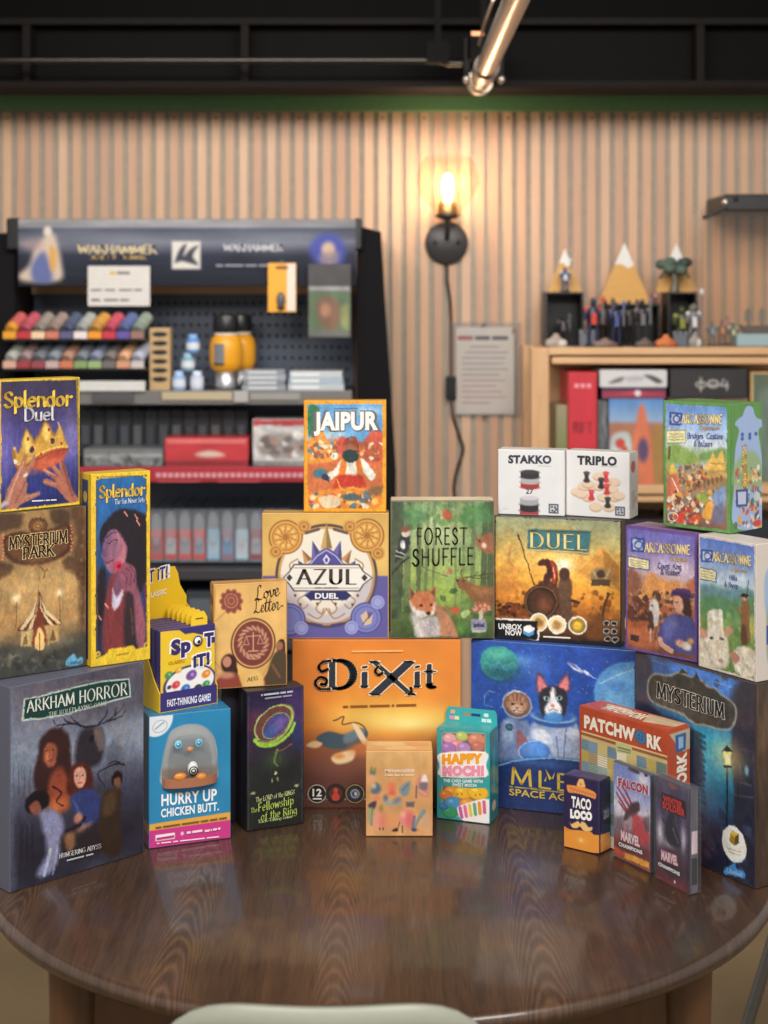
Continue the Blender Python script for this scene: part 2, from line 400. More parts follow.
        g_ = s.img.mean(-1, keepdims=True); s.img = np.clip(s.img*.93+g_*.07, 0, 255)
        X = np.linspace(0, 1, s.W+1); Y = np.linspace(0, 1, s.Hh+1); u, v = np.meshgrid(X, Y)
        P = np.array(s.O)[None, None]+u[..., None]*np.array(s.U)+v[..., None]*np.array(s.V)
        nv = (s.W+1)*(s.Hh+1); me = bpy.data.meshes.new(name)
        i, j = np.meshgrid(np.arange(s.Hh), np.arange(s.W), indexing='ij'); a = i*(s.W+1)+j
        q = np.stack([a, a+s.W+1, a+s.W+2, a+1], -1).reshape(-1, 4); nf = len(q)
        me.vertices.add(nv); me.vertices.foreach_set('co', P.reshape(-1).astype(np.float32))
        me.loops.add(nf*4); me.loops.foreach_set('vertex_index', q.reshape(-1).astype(np.int32))
        me.polygons.add(nf); me.polygons.foreach_set('loop_start', (np.arange(nf)*4).astype(np.int32))
        me.update(calc_edges=True)
        ca = me.color_attributes.new('Col', 'FLOAT_COLOR', 'POINT')
        col = np.ones((nv, 4), np.float32); col[:, :3] = lin(np.clip(s.img, 2, 255).reshape(-1, 3)/255.0)
        ca.data.foreach_set('color', col.reshape(-1)); me.update()
        s.obj = link_mesh(name, me, mat or CARD, s.box.root)
        if label: s.obj['label'] = label
        return s
    def text(s, name, t, p0, p1, h, col, style=None, outline=None, arch=0.0, skew=0.0, lift=None, grad=None, parent=None, h1=None):
        """lettering as its own thin mesh: baseline from p0 to p1, cap height h, all in close-up coordinates"""
        st = dict(style or {}); typ = st.pop('type', None); h1 = h if h1 is None else h1
        layers = ([(outline[0], outline[1])] if outline else []) + [(col, 0.0)]
        base_w = None; m = MB(); s.layer += 1
        for li, (cc, grow) in enumerate(layers):
            if isinstance(t, tuple):
                polys = []; x_ = 0
                for word in t:
                    n_ = word*.62; polys.append([(x_, .1), (x_+n_, .1), (x_+n_, .8), (x_, .8)]); x_ += n_+.5
                w = x_-.5
            elif typ is not None: polys, w = type_text(t, typ*.1 + grow*.7)
            else: polys, w = pen_text(t, grow=grow, **st)
            if base_w is None or li == len(layers)-1: base_w = w
            off = 0.0004 + 0.0003*s.layer + 0.0003*li
            if typ is not None and outline and li == 0: ref_w = type_text(t, typ*.1)[1]
            else: ref_w = w
            for p in polys:
                vs = []
                for a, b in p:
                    if typ is not None and outline and li == 0: a = a-(w-ref_w)/2
                    tt = a/max(ref_w, 1e-6); hh = h+(h1-h)*min(1, max(0, tt)); bb = b+arch*(1-(2*tt-1)**2)
                    X = p0[0]+(p1[0]-p0[0])*tt+skew*bb*hh; Y = p0[1]+(p1[1]-p0[1])*tt-bb*hh
                    u, v = s.uv((X, Y)); u = min(1.01, max(-.01, u)); v = min(1.01, max(-.01, v))
                    vs.append(s.O+s.U*u+s.V*v+s.N*off)
                n = Vector((0, 0, 0))
                for k in range(len(vs)): n += vs[k-1].cross(vs[k])
                if n.dot(s.N) < 0: vs = vs[::-1]
                c2 = cc
                if grad and li == len(layers)-1:
                    f = min(1, max(0, sum(b for _, b in p)/len(p))); c2 = tuple(grad[0][k]*(1-f)+grad[1][k]*f for k in range(3))
                m.add(vs, [tuple(range(len(vs)))], c2)
        return m.build(name, INK, parent or getattr(s, 'obj', None) or s.box.root)

class Box:
    """a standing box: its front lower corners sit at pixel columns xl, xr at distances Yl, Yr; zb = what it stands on"""
    def __init__(s, name, label, cat, xl, Yl, xr, Yr, zb, h, d, col=(40, 40, 40), inner=None, lid=True, group=None, part='carton', bev=.0012, mat=None, seam=.8):
        L = Vector(((xl-384)/F*Yl, Yl)); R = Vector(((xr-384)/F*Yr, Yr)); e = R-L
        s.w, s.h, s.d = e.length, h, d; s.a = math.atan2(e.y, e.x); c = (L+R)/2; s.zb = zb; s.top = zb+h+.0006
        s.root = thing(name, label, cat, (c.x, c.y, zb), s.a, group)
        m = MB()
        if lid:
            m.box(-s.w/2, s.w/2, 0, d*seam, 0, h, col); m.build('lid', mat or CARD, s.root, bevel=bev)
            m = MB(); k = .0009; m.box(-s.w/2+k, s.w/2-k, d*seam-.004, d, k*0, h-k, inner or tuple(int(x*.8) for x in col)); m.build('tray', CARD, s.root, bevel=.0008)
        else:
            m.box(-s.w/2, s.w/2, 0, d, 0, h, col); m.build(part, mat or CARD, s.root, bevel=bev)
    def corner(s, x, y, z): return Matrix.Translation(s.root.location) @ Matrix.Rotation(s.a, 4, 'Z') @ Vector((x, y, z))
    def panel(s, side='front', close=None, res=850):
        if close is None: return Panel(s, side, None, res)
        w, h, d = s.w, s.h, s.d
        cs = {'front': [(-w/2, 0, h), (w/2, 0, h), (w/2, 0, 0), (-w/2, 0, 0)], 'right': [(w/2, 0, h), (w/2, d, h), (w/2, d, 0), (w/2, 0, 0)],
              'left': [(-w/2, d, h), (-w/2, 0, h), (-w/2, 0, 0), (-w/2, d, 0)], 'top': [(-w/2, d, h), (w/2, d, h), (w/2, 0, h), (-w/2, 0, h)]}[side]
        q = []
        for c in cs:
            p = s.corner(*c); q.append(((384+F*p.x/p.y-close[0])*close[2], (300+F*(CAMZ-p.z)/p.y-close[1])*close[2]))
        return Panel(s, side, q, res)

def wp(root, x, y, z):
    return ROOTM[root.name] @ Vector((x, y, z))
SER = dict(nib=(.085, .03), ang=8, serif=.06, space=.16)
BOLDSER = dict(nib=(.115, .05), ang=10, serif=.07, space=.18)
UNC = dict(nib=(.1, .035), ang=28, serif=0, space=.12)
MONO = dict(nib=(.055, .05), ang=0, space=.22)
SANS = dict(type=.18); SANSB = dict(type=.3); SANSR = dict(type=0.0)
WORLD, P_A, P_B, P_L, APER, EXPO = 0.62, 50.0, 36.0, 4.2, 0.013, 0.0
# ================================================================== the games on the table
K7 = (0, 370, 4.8); K8 = (0, 500, 4.8); A1 = (0, 650, 4.096); A2 = (130, 560, 4.267); A3 = (130, 670, 4.267); A4 = (250, 390, 3.793)
A5 = (280, 620, 3.339); A6 = (380, 480, 5.69); A7 = (480, 430, 4.452); A8 = (460, 630, 4.042); B1 = (550, 690, 3.523); B2 = (610, 500, 4.86)
B3 = (640, 380, 6.0); B8 = (620, 640, 3.939); B7 = (340, 690, 4.267); C1 = (360, 730, 9.31); C2 = (610, 750, 6.82); C3 = (560, 760, 10.24)
T0 = TABLE + .0005
TIN = 'games standing on the round table'

# ---- big dark book-like box at the left edge
b = Box('game_box', 'large dark grey box with a teal title banner and antlers, far left', 'box', 9.8, 2.257, 143.8, 2.425, T0, .3015, .075, (92, 95, 112))
ARK = b
p = b.panel('front', A1).vgrad([(0, (96, 92, 106)), (.2, (104, 102, 116)), (.35, (128, 138, 156)), (.45, (116, 124, 142)), (.62, (78, 78, 98)), (.85, (56, 52, 66)), (1, (64, 66, 82))]).noise(.22, 5, 4)
p.glow((120, 330), 160, 80, (150, 160, 178), .5).glow((520, 330), 90, 70, (150, 158, 172), .5).glow((120, 450), 130, 50, (140, 150, 165), .4)
for k in range(26):
    x = 30+22*k; p.line([(x, 620-RNG.random()*40), (x+RNG.random()*8-4, 505-RNG.random()*60)], 5+8*RNG.random(), (66, 68, 88), .45, w1=1)
p.poly([(40, 720), (90, 690), (150, 700), (200, 720), (200, 985), (40, 985)], (48, 46, 60), True, .45, 25)
for x in (60, 85, 108, 130): p.line([(x, 860), (x, 720)], 16, (42, 42, 54), .55, w1=8)
p.poly([(30, 140), (60, 140), (60, 985), (30, 985)], (122, 136, 160), False, .45, 12)
for q in ([(350, 315), (300, 300), (235, 305), (215, 285)], [(300, 302), (270, 290), (255, 270)], [(262, 303), (250, 318)], [(350, 315), (420, 300), (490, 250), (510, 215)], [(440, 290), (500, 270), (516, 240)], [(400, 305), (430, 270), (440, 240)], [(470, 265), (480, 230)], [(330, 310), (300, 285), (290, 270)]):
    p.line(q, 8, (44, 42, 56), .9, True, 3)
p.poly([(330, 330), (390, 315), (425, 340), (424, 420), (400, 470), (330, 480), (305, 440)], (52, 46, 56), True, .95, 8)
p.poly([(385, 325), (420, 335), (424, 400), (405, 412), (392, 380)], (128, 112, 108), True, .8, 5)
p.ell((376, 362), 12, 15, (38, 34, 42)).ell((480, 380), 9, 12, (170, 170, 175), 3, alpha=.8).ell((480, 398), 12, 40, (120, 124, 136), 8, alpha=.5)
p.poly([(440, 400), (480, 370), (500, 420), (500, 500), (430, 520)], (90, 92, 106), True, .6, 10)
p.line([(490, 460), (440, 480), (400, 510), (430, 560)], 8, (50, 46, 60), .9, True, 4).line([(510, 470), (470, 455), (440, 470)], 8, (46, 42, 54), .9, True, 4)
p.poly([(205, 322), (255, 322), (285, 370), (292, 470), (300, 560), (260, 640), (160, 600), (135, 520), (155, 430), (160, 370)], (66, 42, 42), True, 1, 5)
p.poly([(180, 400), (200, 378), (228, 390), (234, 430), (222, 470), (200, 482), (182, 450)], (158, 92, 70), True, 1, 4).glow((190, 440), 16, 26, (225, 140, 90), .5)
p.ell((190, 412), 5, 3, (60, 30, 30)).ell((217, 408), 5, 3, (60, 30, 30)).line([(192, 455), (212, 452)], 3, (110, 40, 36)).line([(202, 415), (198, 440)], 3, (120, 64, 50))
p.poly([(205, 520), (250, 480), (285, 560), (280, 640), (230, 670), (195, 620)], (150, 78, 56), True, 1, 8).glow((235, 640), 50, 30, (235, 140, 80), .7)
p.line([(215, 560), (250, 585), (230, 620), (260, 640)], 9, (60, 34, 40), .9, True, 4)
p.poly([(330, 460), (370, 480), (382, 540), (370, 580), (300, 600), (272, 580), (280, 510), (300, 470)], (92, 46, 38), True, 1, 4)
p.poly([(304, 495), (325, 478), (348, 490), (352, 530), (335, 562), (315, 560), (303, 530)], (216, 160, 138), True, 1, 3)
p.ell((314, 515), 4, 3, (60, 40, 50)).ell((338, 513), 4, 3, (60, 40, 50)).line([(318, 545), (336, 543)], 4, (160, 60, 60)).line([(326, 515), (324, 532)], 3, (180, 120, 100))
p.poly([(290, 600), (330, 575), (372, 570), (415, 615), (440, 665), (420, 710), (370, 745), (320, 720), (300, 660)], (58, 70, 122), True, 1, 4).line([(300, 620), (330, 680), (340, 720)], 12, (80, 94, 150), .7, True)
p.line([(345, 690), (320, 720), (250, 750), (170, 770)], 18, (48, 40, 50), 1, True, 8).ell((340, 738), 38, 16, (200, 146, 124), 5, 15).ell((320, 690), 18, 20, (186, 130, 110), 5)
p.ell((150, 625), 48, 46, (36, 28, 34), 3).poly([(118, 640), (150, 618), (168, 650), (150, 676), (128, 670)], (140, 88, 74), True, 1, 3)
p.poly([(165, 660), (240, 670), (260, 760), (230, 880), (180, 930), (150, 915), (190, 830), (170, 720)], (140, 142, 176), True, 1, 8).line([(205, 820), (180, 925)], 14, (196, 200, 214), .7).line([(235, 800), (215, 920)], 8, (180, 184, 204), .6)
p.poly([(250, 760), (330, 740), (420, 700), (420, 830), (300, 860), (250, 830)], (56, 48, 54), True, .9, 8).poly([(262, 765), (300, 750), (305, 800), (280, 830)], (150, 112, 80), True, .9, 6)
p.ell((480, 528), 24, 34, (42, 32, 32), 3).poly([(470, 525), (492, 522), (496, 550), (482, 566), (468, 552)], (128, 90, 70), True, 1, 3)
p.poly([(420, 600), (465, 565), (498, 580), (492, 680), (500, 830), (430, 840), (405, 740)], (66, 52, 42), True, 1, 6).poly([(430, 600), (470, 580), (470, 660), (425, 680)], (104, 80, 56), True, .7, 8)
p.poly([(95, 196), (180, 180), (300, 148), (420, 122), (534, 112), (538, 190), (470, 206), (420, 222), (360, 240), (240, 270), (86, 290)], (190, 205, 198)).poly([(101, 201), (182, 186), (300, 154), (420, 128), (528, 119), (532, 185), (468, 200), (418, 216), (358, 234), (238, 264), (93, 282)], (36, 74, 70))
p.line([(95, 196), (220, 165), (340, 128), (420, 122)], 4, (130, 120, 120), .8, True)
p.img = np.clip((p.img-96)*1.12+86, 4, 255)
p.done(mat=GLOSSCARD)
p.text('title_lettering', 'ARKHAM HORROR', (108, 254), (520, 180), 48, (226, 230, 222), dict(SER, nib=(.085, .03), space=.16), h1=52)
p.text('subtitle_lettering', 'THE ROLEPLAYING GAME', (196, 271), (438, 222), 18, (196, 206, 196), dict(SER, space=.2))
p.text('subtitle_lettering', 'HUNGERING ABYSS', (240, 856), (412, 812), 19, (226, 226, 228), dict(SER, space=.14))
p.text('subtitle_lettering', (7, 3,), (270, 868), (380, 840), 9, (190, 190, 195), SER)

# ---- tan box with a circus tent, on the dark box
b = Box('game_box', 'tan box with a striped circus tent, on the dark grey box', 'box', -10, 2.293, 86.5, 2.387, ARK.top, .2488, .05, (86, 66, 46))
MPK = b
p = b.panel('front', K8).vgrad([(0, (150, 118, 74)), (.25, (140, 106, 66)), (.45, (186, 146, 92)), (.7, (170, 130, 80)), (.85, (96, 88, 74)), (1, (52, 50, 50))]).noise(.2, 6, 4)
p.poly([(-48, 70), (100, 60), (106, 85), (95, 130), (40, 140), (-48, 160)], (74, 52, 38), True, .9, 6).poly([(246, 46), (330, 40), (335, 110), (290, 122), (252, 100)], (72, 50, 36), True, .9, 6)
p.poly([(335, 36), (410, 30), (415, 420), (380, 380), (350, 250), (372, 180)], (88, 60, 40), True, .9, 8).poly([(380, 300), (415, 290), (415, 800), (395, 800)], (66, 46, 40), False, .8, 10)
for k in range(16): p.ell((392+RNG.random()*16, 150+k*34), 5, 8, (140, 60, 44) if k % 2 else (150, 120, 80), 3, alpha=.7)
p.poly([(-48, 290), (20, 300), (62, 310), (50, 350), (10, 372), (-48, 390)], (80, 54, 38), True, .95, 5).poly([(300, 290), (340, 270), (380, 300), (384, 380), (350, 350), (310, 330)], (86, 58, 40), True, .9, 5)
p.ell((182, 122), 44, 38, (112, 74, 42), 2).ring((182, 122), 40, 34, 8, (74, 48, 30)).ell((182, 122), 22, 19, (168, 120, 66), 2).ring((182, 122), 12, 10, 4, (86, 56, 34))
for k in range(14):
    a = k/14*6.283; p.ell((182+44*math.cos(a), 122+38*math.sin(a)), 6, 6, (96, 62, 36), 2)
p.poly([(20, 170), (100, 150), (180, 160), (260, 130), (335, 110), (352, 180), (330, 250), (260, 290), (180, 310), (110, 310), (50, 290), (15, 240)], (70, 38, 28), True, 1, 4)
p.poly([(34, 182), (110, 165), (180, 168), (260, 142), (322, 124), (332, 180), (318, 236), (250, 276), (170, 296), (110, 294), (60, 272), (30, 232)], (112, 74, 44), True, .8, 5)
for k in range(8):
    p.ell((14-2*k % 5, 165+k*17), 5, 5, (240, 130, 96), 2).ell((342+3*(k % 3), 118+k*17), 5, 5, (240, 130, 96), 2)
p.glow((120, 420), 110, 90, (214, 176, 112), .6).glow((250, 400), 80, 100, (206, 164, 100), .5)
p.line([(190, 318), (215, 345), (205, 380), (222, 330), (232, 342)], 4, (96, 66, 42), .8, True).line([(185, 330), (184, 445)], 3, (120, 88, 54), .8)
p.ell((76, 474), 20, 20, (248, 226, 176), 8).ell((286, 446), 16, 17, (248, 226, 176), 8)
p.line([(78, 494), (76, 610)], 3, (90, 70, 48)).line([(288, 462), (290, 580)], 3, (90, 70, 48))
for ox, tx in ((0, 85), (0, 108), (0, 132)): pass
roof = [(186, 436), (172, 500), (140, 560), (82, 622), (112, 632), (190, 605), (262, 606), (300, 590), (258, 560), (216, 510)]
p.poly(roof, (96, 50, 34), True, 1, 2)
for q in ([(183, 450), (150, 540), (92, 622), (106, 628), (160, 560)], [(185, 460), (168, 545), (132, 625), (152, 620), (176, 560)], [(190, 460), (205, 530), (262, 606), (244, 606), (196, 540)], [(192, 462), (222, 522), (296, 592), (280, 600), (214, 540)]):
    p.poly(q, (234, 206, 152), False, .95, 1.5)
p.poly([(186, 500), (160, 600), (140, 690), (235, 680), (212, 600)], (128, 56, 38), True, .9, 2)
p.poly([(100, 632), (160, 622), (150, 706), (96, 700)], (206, 172, 112), False, 1, 3).poly([(216, 610), (282, 598), (284, 680), (230, 698)], (196, 158, 98), False, 1, 3)
p.poly([(120, 640), (136, 694), (104, 698)], (120, 88, 54), False, .9).poly([(254, 622), (270, 676), (240, 682)], (110, 80, 50), False, .9)
p.poly([(188, 612), (212, 650), (210, 716), (170, 720), (168, 660)], (238, 196, 120), True, 1, 2).line([(190, 640), (190, 740)], 4, (70, 44, 30))
p.poly([(-48, 720), (40, 700), (120, 730), (220, 742), (320, 690), (415, 640), (415, 800), (-48, 870)], (60, 62, 58), True, .85, 12)
p.glow((60, 760), 50, 25, (150, 150, 136), .5).glow((330, 680), 60, 20, (130, 120, 100), .5).specks(40, [(90, 90, 84), (44, 42, 44), (120, 112, 96)], 6, 16, -40, 740, 300, 830, .5)
p.poly([(318, 775), (335, 755), (360, 740), (372, 765), (398, 758), (396, 788), (345, 800), (316, 795)], (96, 172, 214), True, .95, 2)
p.done()
p.text('title_lettering', 'MYSTERIUM', (42, 234), (322, 200), 58, (44, 34, 30), dict(BOLDSER, space=.14), ((240, 210, 150), .06), skew=0)
p.text('title_lettering', 'PARK', (108, 280), (256, 264), 54, (44, 34, 30), dict(BOLDSER, space=.14), ((240, 210, 150), .06))
p.text('publisher_lettering', 'Libellud', (324, 792), (392, 784), 16, (24, 60, 110), dict(MONO, space=.1))

# ---- dark blue box with a crown, on the tan box
b = Box('game_box', 'yellow-edged navy box with a gold crown held by two hands', 'box', -1, 2.300, 80, 2.391, MPK.top, .1985, .045, (214, 176, 40))
p = b.panel('front', K7).vgrad([(0, (58, 50, 76)), (.3, (64, 56, 110)), (.55, (78, 72, 152)), (.8, (42, 50, 112)), (1, (30, 40, 96))]).noise(.12, 6, 3)
p.glow((340, 320), 50, 120, (150, 140, 200), .6).glow((20, 400), 40, 160, (120, 112, 196), .6)
for k in range(16): p.line([(8+k*24, 250+RNG.random()*60), (2+k*24, 560+RNG.random()*60)], 5, (140, 130, 205), .22)
p.glow((200, 560), 150, 70, (36, 50, 130), .6)
p.poly([(205, 532), (240, 528), (268, 540), (238, 512), (202, 488), (212, 476), (262, 498), (274, 510), (246, 462), (258, 452), (288, 480), (284, 440), (300, 426), (318, 470), (334, 520), (352, 580), (386, 640), (340, 640), (300, 600), (272, 570), (216, 552)], (176, 104, 84), True, 1, 2)
p.line([(212, 482), (268, 508)], 8, (224, 160, 132), .8, w1=3).line([(212, 540), (270, 550)], 8, (214, 148, 120), .8, w1=3).line([(258, 460), (296, 510)], 7, (210, 140, 112), .7).line([(300, 440), (350, 600)], 14, (122, 64, 60), .6, w1=20)
p.poly([(62, 378), (88, 398), (122, 280), (166, 336), (220, 240), (262, 308), (288, 256), (314, 330), (328, 376), (270, 430), (150, 470), (100, 486), (70, 462), (54, 400)], (158, 108, 40), True, 1, 2)
p.ell((242, 424), 90, 40, (190, 74, 52), 2, 22).ell((230, 442), 74, 26, (224, 110, 74), 10, 22, .8).ell((280, 400), 40, 16, (150, 50, 44), 8, 22, .7)
p.poly([(72, 384), (90, 404), (120, 300), (160, 352), (180, 340), (220, 262), (258, 322), (288, 276), (312, 336), (322, 366), (250, 382), (160, 428), (110, 470), (80, 446)], (206, 156, 60), True, 1, 3)
p.poly([(124, 296), (150, 345), (130, 400), (112, 370)], (240, 204, 106), True, .8, 4).poly([(222, 256), (240, 300), (216, 340), (206, 300)], (246, 214, 118), True, .8, 4).poly([(288, 270), (306, 330), (288, 350), (278, 310)], (226, 180, 84), True, .8, 4)
p.line([(80, 456), (150, 424), (240, 380), (324, 366)], 7, (238, 200, 104), .9, True).line([(90, 474), (160, 440), (250, 398), (330, 378)], 5, (110, 70, 28), .9, True)
for c in ((112, 436), (196, 404), (296, 352)): p.ell(c, 6, 7, (150, 40, 46), 1.5)
for c in ((152, 384), (252, 340)): p.ell(c, 16, 20, (238, 206, 130), 1.5).ell(c, 13, 17, (130, 86, 40), 1.5).ell(c, 10, 13, (70, 28, 40), 1.5).ell((c[0]+2, c[1]+5), 5, 6, (120, 44, 62), 3)
p.ell((72, 440), 8, 12, (226, 214, 196)).ell((132, 330), 6, 9, (120, 60, 40)).ell((234, 286), 6, 9, (120, 60, 40)).ell((66, 378), 7, 10, (220, 180, 90))
p.line([(280, 250), (296, 300)], 7, (226, 196, 170), .8, w1=3)
p.poly([(-4, 690), (20, 620), (40, 560), (82, 480), (108, 420), (126, 404), (130, 430), (116, 470), (130, 466), (158, 414), (170, 418), (150, 480), (124, 520), (130, 560), (128, 602), (182, 584), (190, 600), (150, 624), (96, 650), (60, 680)], (178, 114, 94), True, 1, 2)
p.line([(40, 620), (70, 540), (112, 440)], 12, (226, 168, 144), .7, True, 6).line([(70, 640), (110, 560), (150, 460)], 10, (120, 66, 64), .6, True, 4).line([(120, 615), (180, 594)], 8, (210, 146, 120), .7, w1=3)
p.ell((120, 506), 14, 8, (236, 220, 190), 2, 20).ell((16, 650), 26, 14, (190, 180, 180), 3, 30).ell((12, 670), 20, 9, (110, 96, 110), 3, 30)
p.frame(7, (222, 184, 52)); p.line([(-2, 44), (374, 36)], 14, (226, 190, 60)).line([(372, 30), (386, 650)], 9, (160, 132, 44)).line([(-4, 684), (386, 642)], 13, (232, 196, 54))
p.done()
p.text('title_lettering', 'Splendor', (14, 178), (346, 168), 74, (242, 204, 78), dict(UNC, nib=(.11, .045), space=.06), ((70, 50, 40), .035))
p.text('title_lettering', 'Duel', (112, 243), (258, 238), 62, (214, 214, 220), dict(UNC, nib=(.1, .04), space=.06), ((50, 44, 70), .03))
p.text('credit_lettering', (12, 1, 4, 6,), (150, 636), (270, 630), 9, (230, 226, 236), SANSR)

# ---- narrow blue box with a woman, behind and right of the tan box
b = Box('game_box', 'narrow yellow-edged blue box with a dark-haired woman', 'box', 91, 2.377, 150.4, 2.432, ARK.top, .2985, .045, (226, 186, 38), (200, 160, 40))
p = b.panel('front', K8).vgrad([(0, (34, 104, 170)), (.3, (36, 92, 156)), (.6, (34, 66, 120)), (1, (24, 36, 72))]).noise(.12, 5, 3)
p.poly([(520, 80), (580, 40), (660, 50), (715, 110), (722, 360), (690, 420), (640, 470), (600, 330), (590, 200), (540, 150), (490, 210), (478, 160)], (34, 28, 38), True, 1, 4)
p.poly([(486, 200), (505, 150), (550, 130), (595, 150), (612, 220), (600, 300), (575, 345), (545, 358), (522, 344), (506, 318), (498, 290), (484, 268), (494, 245)], (150, 98, 124), True, 1, 3)
p.poly([(560, 150), (612, 200), (606, 300), (575, 345), (556, 300), (575, 230)], (206, 120, 130), True, .6, 10).poly([(486, 200), (505, 150), (530, 150), (515, 250), (500, 300), (486, 268)], (96, 74, 120), True, .6, 8)
p.poly([(545, 118), (600, 130), (660, 160), (668, 300), (640, 330), (606, 300), (612, 250), (600, 200), (575, 160)], (34, 28, 38), True, 1, 4).poly([(478, 160), (500, 110), (560, 100), (600, 130), (560, 138), (520, 150), (494, 200), (484, 240)], (34, 28, 38), True, 1, 3)
p.line([(508, 180), (545, 152), (558, 156)], 6, (36, 24, 34), .9, True, 3).line([(520, 208), (548, 190), (562, 192)], 5, (40, 26, 40), 1, True).line([(486, 205), (500, 196)], 4, (50, 32, 48)).line([(500, 240), (490, 262), (506, 270)], 4, (90, 54, 84), .9, True).line([(508, 302), (530, 292), (545, 286)], 7, (120, 40, 60), 1, True, 4).line([(516, 316), (536, 308)], 4, (196, 110, 120), .8)
p.ell((700, 260), 40, 160, (34, 28, 36), 10).poly([(520, 380), (560, 350), (610, 370), (610, 560), (600, 760), (500, 760), (490, 560)], (128, 52, 56), True, 1, 6)
p.poly([(545, 400), (565, 345), (600, 360), (590, 430), (560, 500), (548, 530), (538, 470)], (120, 74, 100), True, 1, 4).poly([(540, 420), (556, 470), (590, 430), (580, 490), (550, 532), (538, 500)], (206, 196, 220), True, 1, 3)
p.poly([(466, 360), (500, 330), (510, 400), (490, 560), (468, 660), (462, 520)], (36, 26, 36), True, 1, 6)
p.poly([(570, 330), (600, 300), (640, 318), (655, 350), (650, 420), (625, 456), (590, 430), (575, 380)], (148, 80, 100), True, 1, 3)
for q in ([(585, 345), (610, 372), (604, 420)], [(604, 325), (630, 352), (624, 410)], [(625, 318), (646, 350), (642, 400)]): p.line(q, 5, (92, 44, 70), .8, True)
p.ell((566, 318), 20, 24, (206, 50, 76), 3).ell((568, 318), 8, 10, (120, 20, 50), 2)
p.poly([(636, 420), (655, 400), (690, 520), (702, 640), (690, 712), (660, 712), (640, 560)], (150, 84, 104), True, 1, 4).poly([(600, 460), (640, 470), (650, 620), (660, 740), (600, 750)], (52, 38, 46), True, 1, 5).poly([(690, 420), (722, 400), (722, 560), (706, 560)], (110, 50, 84), True, .9, 6)
p.line([(628, 520), (640, 650)], 6, (110, 84, 50), .8)
for q in ((604, 64), (664, 106), (475, 566), (508, 510), (655, 80)): p.line([(q[0]-6, q[1]-10), (q[0]+7, q[1]+10)], 7, (250, 150, 130), .9)
p.poly([(430, 775), (512, 740), (520, 720), (640, 700), (655, 718), (722, 700), (722, 770), (430, 805)], (238, 200, 44), False, 1, 2).frame(22, (236, 196, 44))
p.line([(462, -112), (462, 740)], 4, (90, 70, 40)).line([(462, -112), (704, -122), (706, 690)], 4, (90, 70, 40))
for c in ((466, -112), (702, -120), (468, 742), (704, 700)): p.ell(c, 13, 13, (240, 202, 60), 1.5).ell(c, 6, 6, (110, 80, 40), 1.5)
p.done()
p.text('title_lettering', 'Splendor', (472, -12), (696, -28), 58, (244, 204, 84), dict(UNC, nib=(.11, .045), space=.06), ((40, 50, 80), .03))
p.text('title_lettering', 'The Sun Never Sets', (548, 18), (694, 6), 24, (236, 236, 240), dict(UNC, nib=(.08, .03), space=.06))
p.text('credit_lettering', 'EXPANSION', (556, 752), (618, 740), 10, (110, 84, 30), SANSR)
q = b.panel('left').fill((228, 188, 42)).poly([(22, 3), (78, 3), (78, 97), (22, 97)], (40, 62, 112)).poly([(22, 40), (78, 40), (78, 62), (22, 62)], (60, 44, 60)).ell((50, 12), 18, 3, (200, 170, 70)).noise(.1, 4)
q.done('side_panel')

# ---- blue box with a clear plastic chick, front left
b = Box('game_box', 'bright blue box with a pink foot and a clear plastic chick', 'box', 148.7, 2.439, 230.8, 2.489, T0, .2098, .085, (38, 128, 176), lid=False)
HUR = b
p = b.panel('front', A3).fill((38, 136, 188)).noise(.05, 4)
p.poly([(76, 662), (436, 606), (436, 650), (76, 700)], (238, 172, 62)).poly([(76, 690), (436, 640), (436, 760), (76, 800)], (212, 52, 140))
p.ell((112, 205), 68, 78, (226, 232, 238), 1.5, -20).ring((125, 238), 34, 24, 3, (150, 170, 190), 30).line([(105, 250), (142, 220)], 5, (120, 150, 180))
p.poly([(134, 492), (134, 400), (150, 320), (172, 262), (215, 236), (262, 228), (312, 236), (352, 270), (372, 330), (374, 400), (368, 466), (250, 484)], (176, 178, 178), True, 1, 2).poly([(150, 470), (150, 420), (360, 405), (356, 452), (250, 470)], (140, 112, 96), True, .8, 8).poly([(170, 330), (200, 290), (310, 286), (340, 330), (335, 400), (170, 410)], (140, 144, 148), True, .7, 8)
p.poly([(106, 708), (190, 696), (190, 722), (106, 734)], (246, 244, 248)).ell((222, 700), 7, 8, (246, 200, 230))
p.done(mat=GLOSSCARD)
p.text('title_lettering', 'HURRY UP', (131, 580), (372, 554), 48, (244, 248, 250), SANSB)
p.text('title_lettering', 'CHICKEN BUTT.', (129, 630), (380, 598), 35, (244, 248, 250), SANSB)
p.text('strapline_lettering', (3, 9, 9, 4, 4, 4,), (106, 680), (415, 636), 11, (120, 90, 60), SANSR)
p.text('strapline_lettering', (9,), (110, 728), (186, 716), 13, (200, 50, 130), SANSB)
p.text('strapline_lettering', (3, 7,), (240, 702), (308, 692), 14, (250, 220, 240), SANSR)
p.text('strapline_lettering', (4, 1, 3, 2,), (318, 694), (386, 682), 13, (250, 220, 240), SANSR)
p.text('strapline_lettering', (1, 4, 2, 10, 5,), (110, 745), (380, 715), 8, (250, 220, 240), SANSR)
k = b.w
q = b.panel('left').fill((30, 104, 150)).poly([(0, 82), (100, 82), (100, 90), (0, 90)], (214, 154, 56)).poly([(0, 90), (100, 90), (100, 100), (0, 100)], (184, 44, 120)); q.done('side_panel')
def loc(panel, x, y, o):
    u, v = panel.uv((x, y)); r = panel.O+panel.U*u+panel.V*v+panel.N*o; return (r.x, r.y, r.z)
ch = MB(); c = loc(p, 254, 392, 0); s0 = .0000
prof = [(.0, .150), (.02, .148), (.034, .140), (.0405, .124), (.0425, .1), (.043, .08)]
vs = []; n = 20
